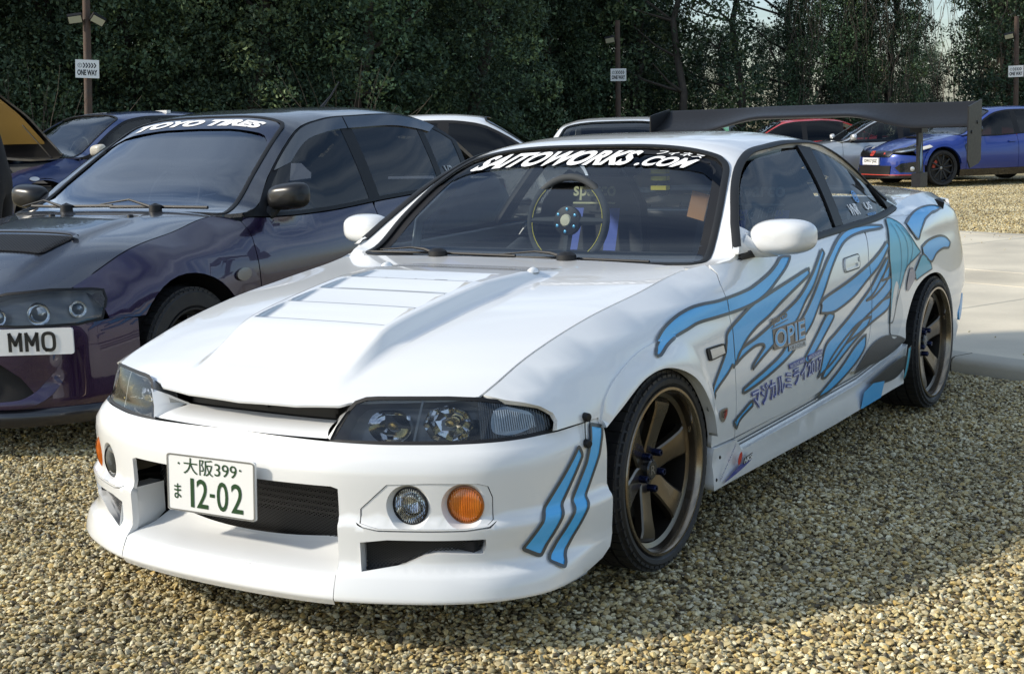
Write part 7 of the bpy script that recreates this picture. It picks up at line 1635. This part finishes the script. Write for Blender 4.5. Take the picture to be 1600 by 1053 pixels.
        for k in range(5): strokes('chevron', [[(.0, 1), (.62, .5), (.0, 0)]], fl, fr, ((.34 + .115 * k, .58), (.44 + .115 * k, .58), (.34 + .115 * k, .80)), .022, DKI, bo, off=.002)
        ribbon('sign_logo', fl, fr, circle((.19, .69), (.085, .11), 20), .012, GREYP, bo, off=.002, closed=True, h=.2); strokes('sign_logo', [[(.3, .2), (.3, .8), (.7, .8)]], fl, fr, ((.14, .62), (.24, .62), (.14, .76)), .012, GREYP, bo, off=.002)
        for k in range(lamps):
            zl = 3.50 if lamps == 2 else 3.55; dx = -.20 if k == 0 else .20
            f = MB(); Rm = Matrix.Rotation(.5, 3, 'X') @ Matrix.Rotation(-.2 if k == 0 else .5, 3, 'Y'); f.box((dx, -.10, zl), (.26, .10, .16), Rm); f.tube([(dx * .4, 0, zl - .06), (dx, -.06, zl - .04)], .015, 6); fo = f.build('floodlight', BLACK, t, smooth=None)
            g = MB(); g.box(Vector((dx, -.10, zl)) + Rm @ Vector((0, -.052, .0)), (.23, .004, .13), Rm); g.build('floodlight_glass', mat('lamp_cream', (.50, .50, .38), .3, coat=.6), fo, smooth=None)
    # a dropped bar on the gravel
    x, y = -5.55, 21.4
build_trees()
def build_bar():
    t = thing('dropped_tool', 'small dark bar lying on the gravel in front of the blue hot hatch', 'tool', (-4.6, 18.3, .012), .4)
    m = MB(); m.tube([(-.22, 0, .01), (.10, 0, .012)], .012, 6); m.box((.13, 0, .02), (.07, .07, .03)); m.build('bar', BLACK, t)
build_bar()

# ================================================================= person at the left edge
def build_person():
    t = thing('person', 'person in black clothes leaning over at the left edge beside the blue hatchback', 'person', (-6.78, 3.52, .08), rad(-60))
    J = [((0, 0, .96), .135), ((0, -.02, 1.12), .13), ((0, -.08, 1.30), .155), ((0, -.13, 1.44), .135), ((0, -.17, 1.53), .058), ((0, -.20, 1.60), .078), ((0, -.215, 1.69), .092), ((0, -.20, 1.77), .06)]
    E = [(i, i + 1) for i in range(7)]; idx = len(J)
    def chain(start, pts):
        nonlocal idx
        prev = start
        for p in pts: J.append(p); E.append((prev, idx)); prev = idx; idx += 1
        return prev
    for s in (1, -1):
        w = chain(3, [((.17 * s, -.12, 1.43), .070), ((.30 * s, -.10, 1.20), .050), ((.24 * s, -.33, 1.10), .040), ((.22 * s, -.40, 1.09), .032)])
        for k, (dx, ln) in enumerate(((-.03, .075), (-.010, .085), (.010, .08), (.03, .065))): chain(w, [((.22 * s + dx, -.45, 1.085), .010), ((.22 * s + dx, -.45 - ln * .5, 1.07), .009), ((.22 * s + dx, -.45 - ln * .8, 1.045), .008)])
        chain(w, [((.22 * s - .045 * s, -.42, 1.075), .011), ((.22 * s - .06 * s, -.45, 1.06), .010)])
        chain(0, [((.10 * s, 0, .86), .105), ((.115 * s, -.02, .50), .070), ((.12 * s, .03, .12), .050), ((.12 * s, -.03, .05), .045), ((.12 * s, -.17, .035), .034)])
    me = bpy.data.meshes.new('body'); me.from_pydata([p for p, _ in J], E, []); o = link('body', me)
    sk = o.modifiers.new('skin', 'SKIN'); ss = o.modifiers.new('smooth', 'SUBSURF'); ss.levels = 2; ss.render_levels = 2
    for i, (_, r) in enumerate(J): me.skin_vertices[0].data[i].radius = (r, r)
    me.skin_vertices[0].data[0].use_root = True
    dg = bpy.context.evaluated_depsgraph_get(); dg.update(); ev = bpy.data.meshes.new_from_object(o.evaluated_get(dg)); bpy.data.objects.remove(o)
    b = link('body', ev, t); ev.materials.clear(); ev.materials.append(mat('black_cloth', (.010, .010, .012), .9)); ev.materials.append(mat('skin', (.42, .24, .17), .6)); ev.materials.append(mat('shoe', (.02, .02, .02), .6))
    for p in ev.polygons:
        c = p.center; p.material_index = 1 if (c.z > 1.535 or c.y < -.385) and c.z > .3 else (2 if c.z < .09 else 0); p.use_smooth = True
    h = MB(); h.lathe([(.0004, .105), (.055, .092), (.092, .045), (.100, .0), (.092, -.035)], 20, Matrix.Translation((0, -.198, 1.70)) @ Matrix.Rotation(-math.pi / 2, 4, 'Y') @ Matrix.Rotation(.25, 4, 'Y')); h.build('hair', mat('hair_dark', (.02, .015, .012), .7), t, smooth=60)
    for s in (1, -1):
        e = MB(); e.lathe([(.012, 0), (.008, .006), (.0003, .008)], 10, Matrix.Translation((.032 * s, -.300, 1.685)) @ Matrix.Rotation(-math.pi / 2, 4, 'Z')); e.build('eye', mat('eye', (.05, .04, .035), .2), t)
    n = MB(); n.add([(0, -.335, 1.655), (-.017, -.295, 1.648), (.017, -.295, 1.648), (0, -.298, 1.70)], [(0, 1, 3), (0, 3, 2), (0, 2, 1)]); n.build('nose', mat('skin', (.42, .24, .17), .6), t)
    l = MB(); l.box((0, -.296, 1.625), (.045, .008, .010)); l.build('mouth', mat('lips', (.30, .12, .10), .6), t)
build_person()
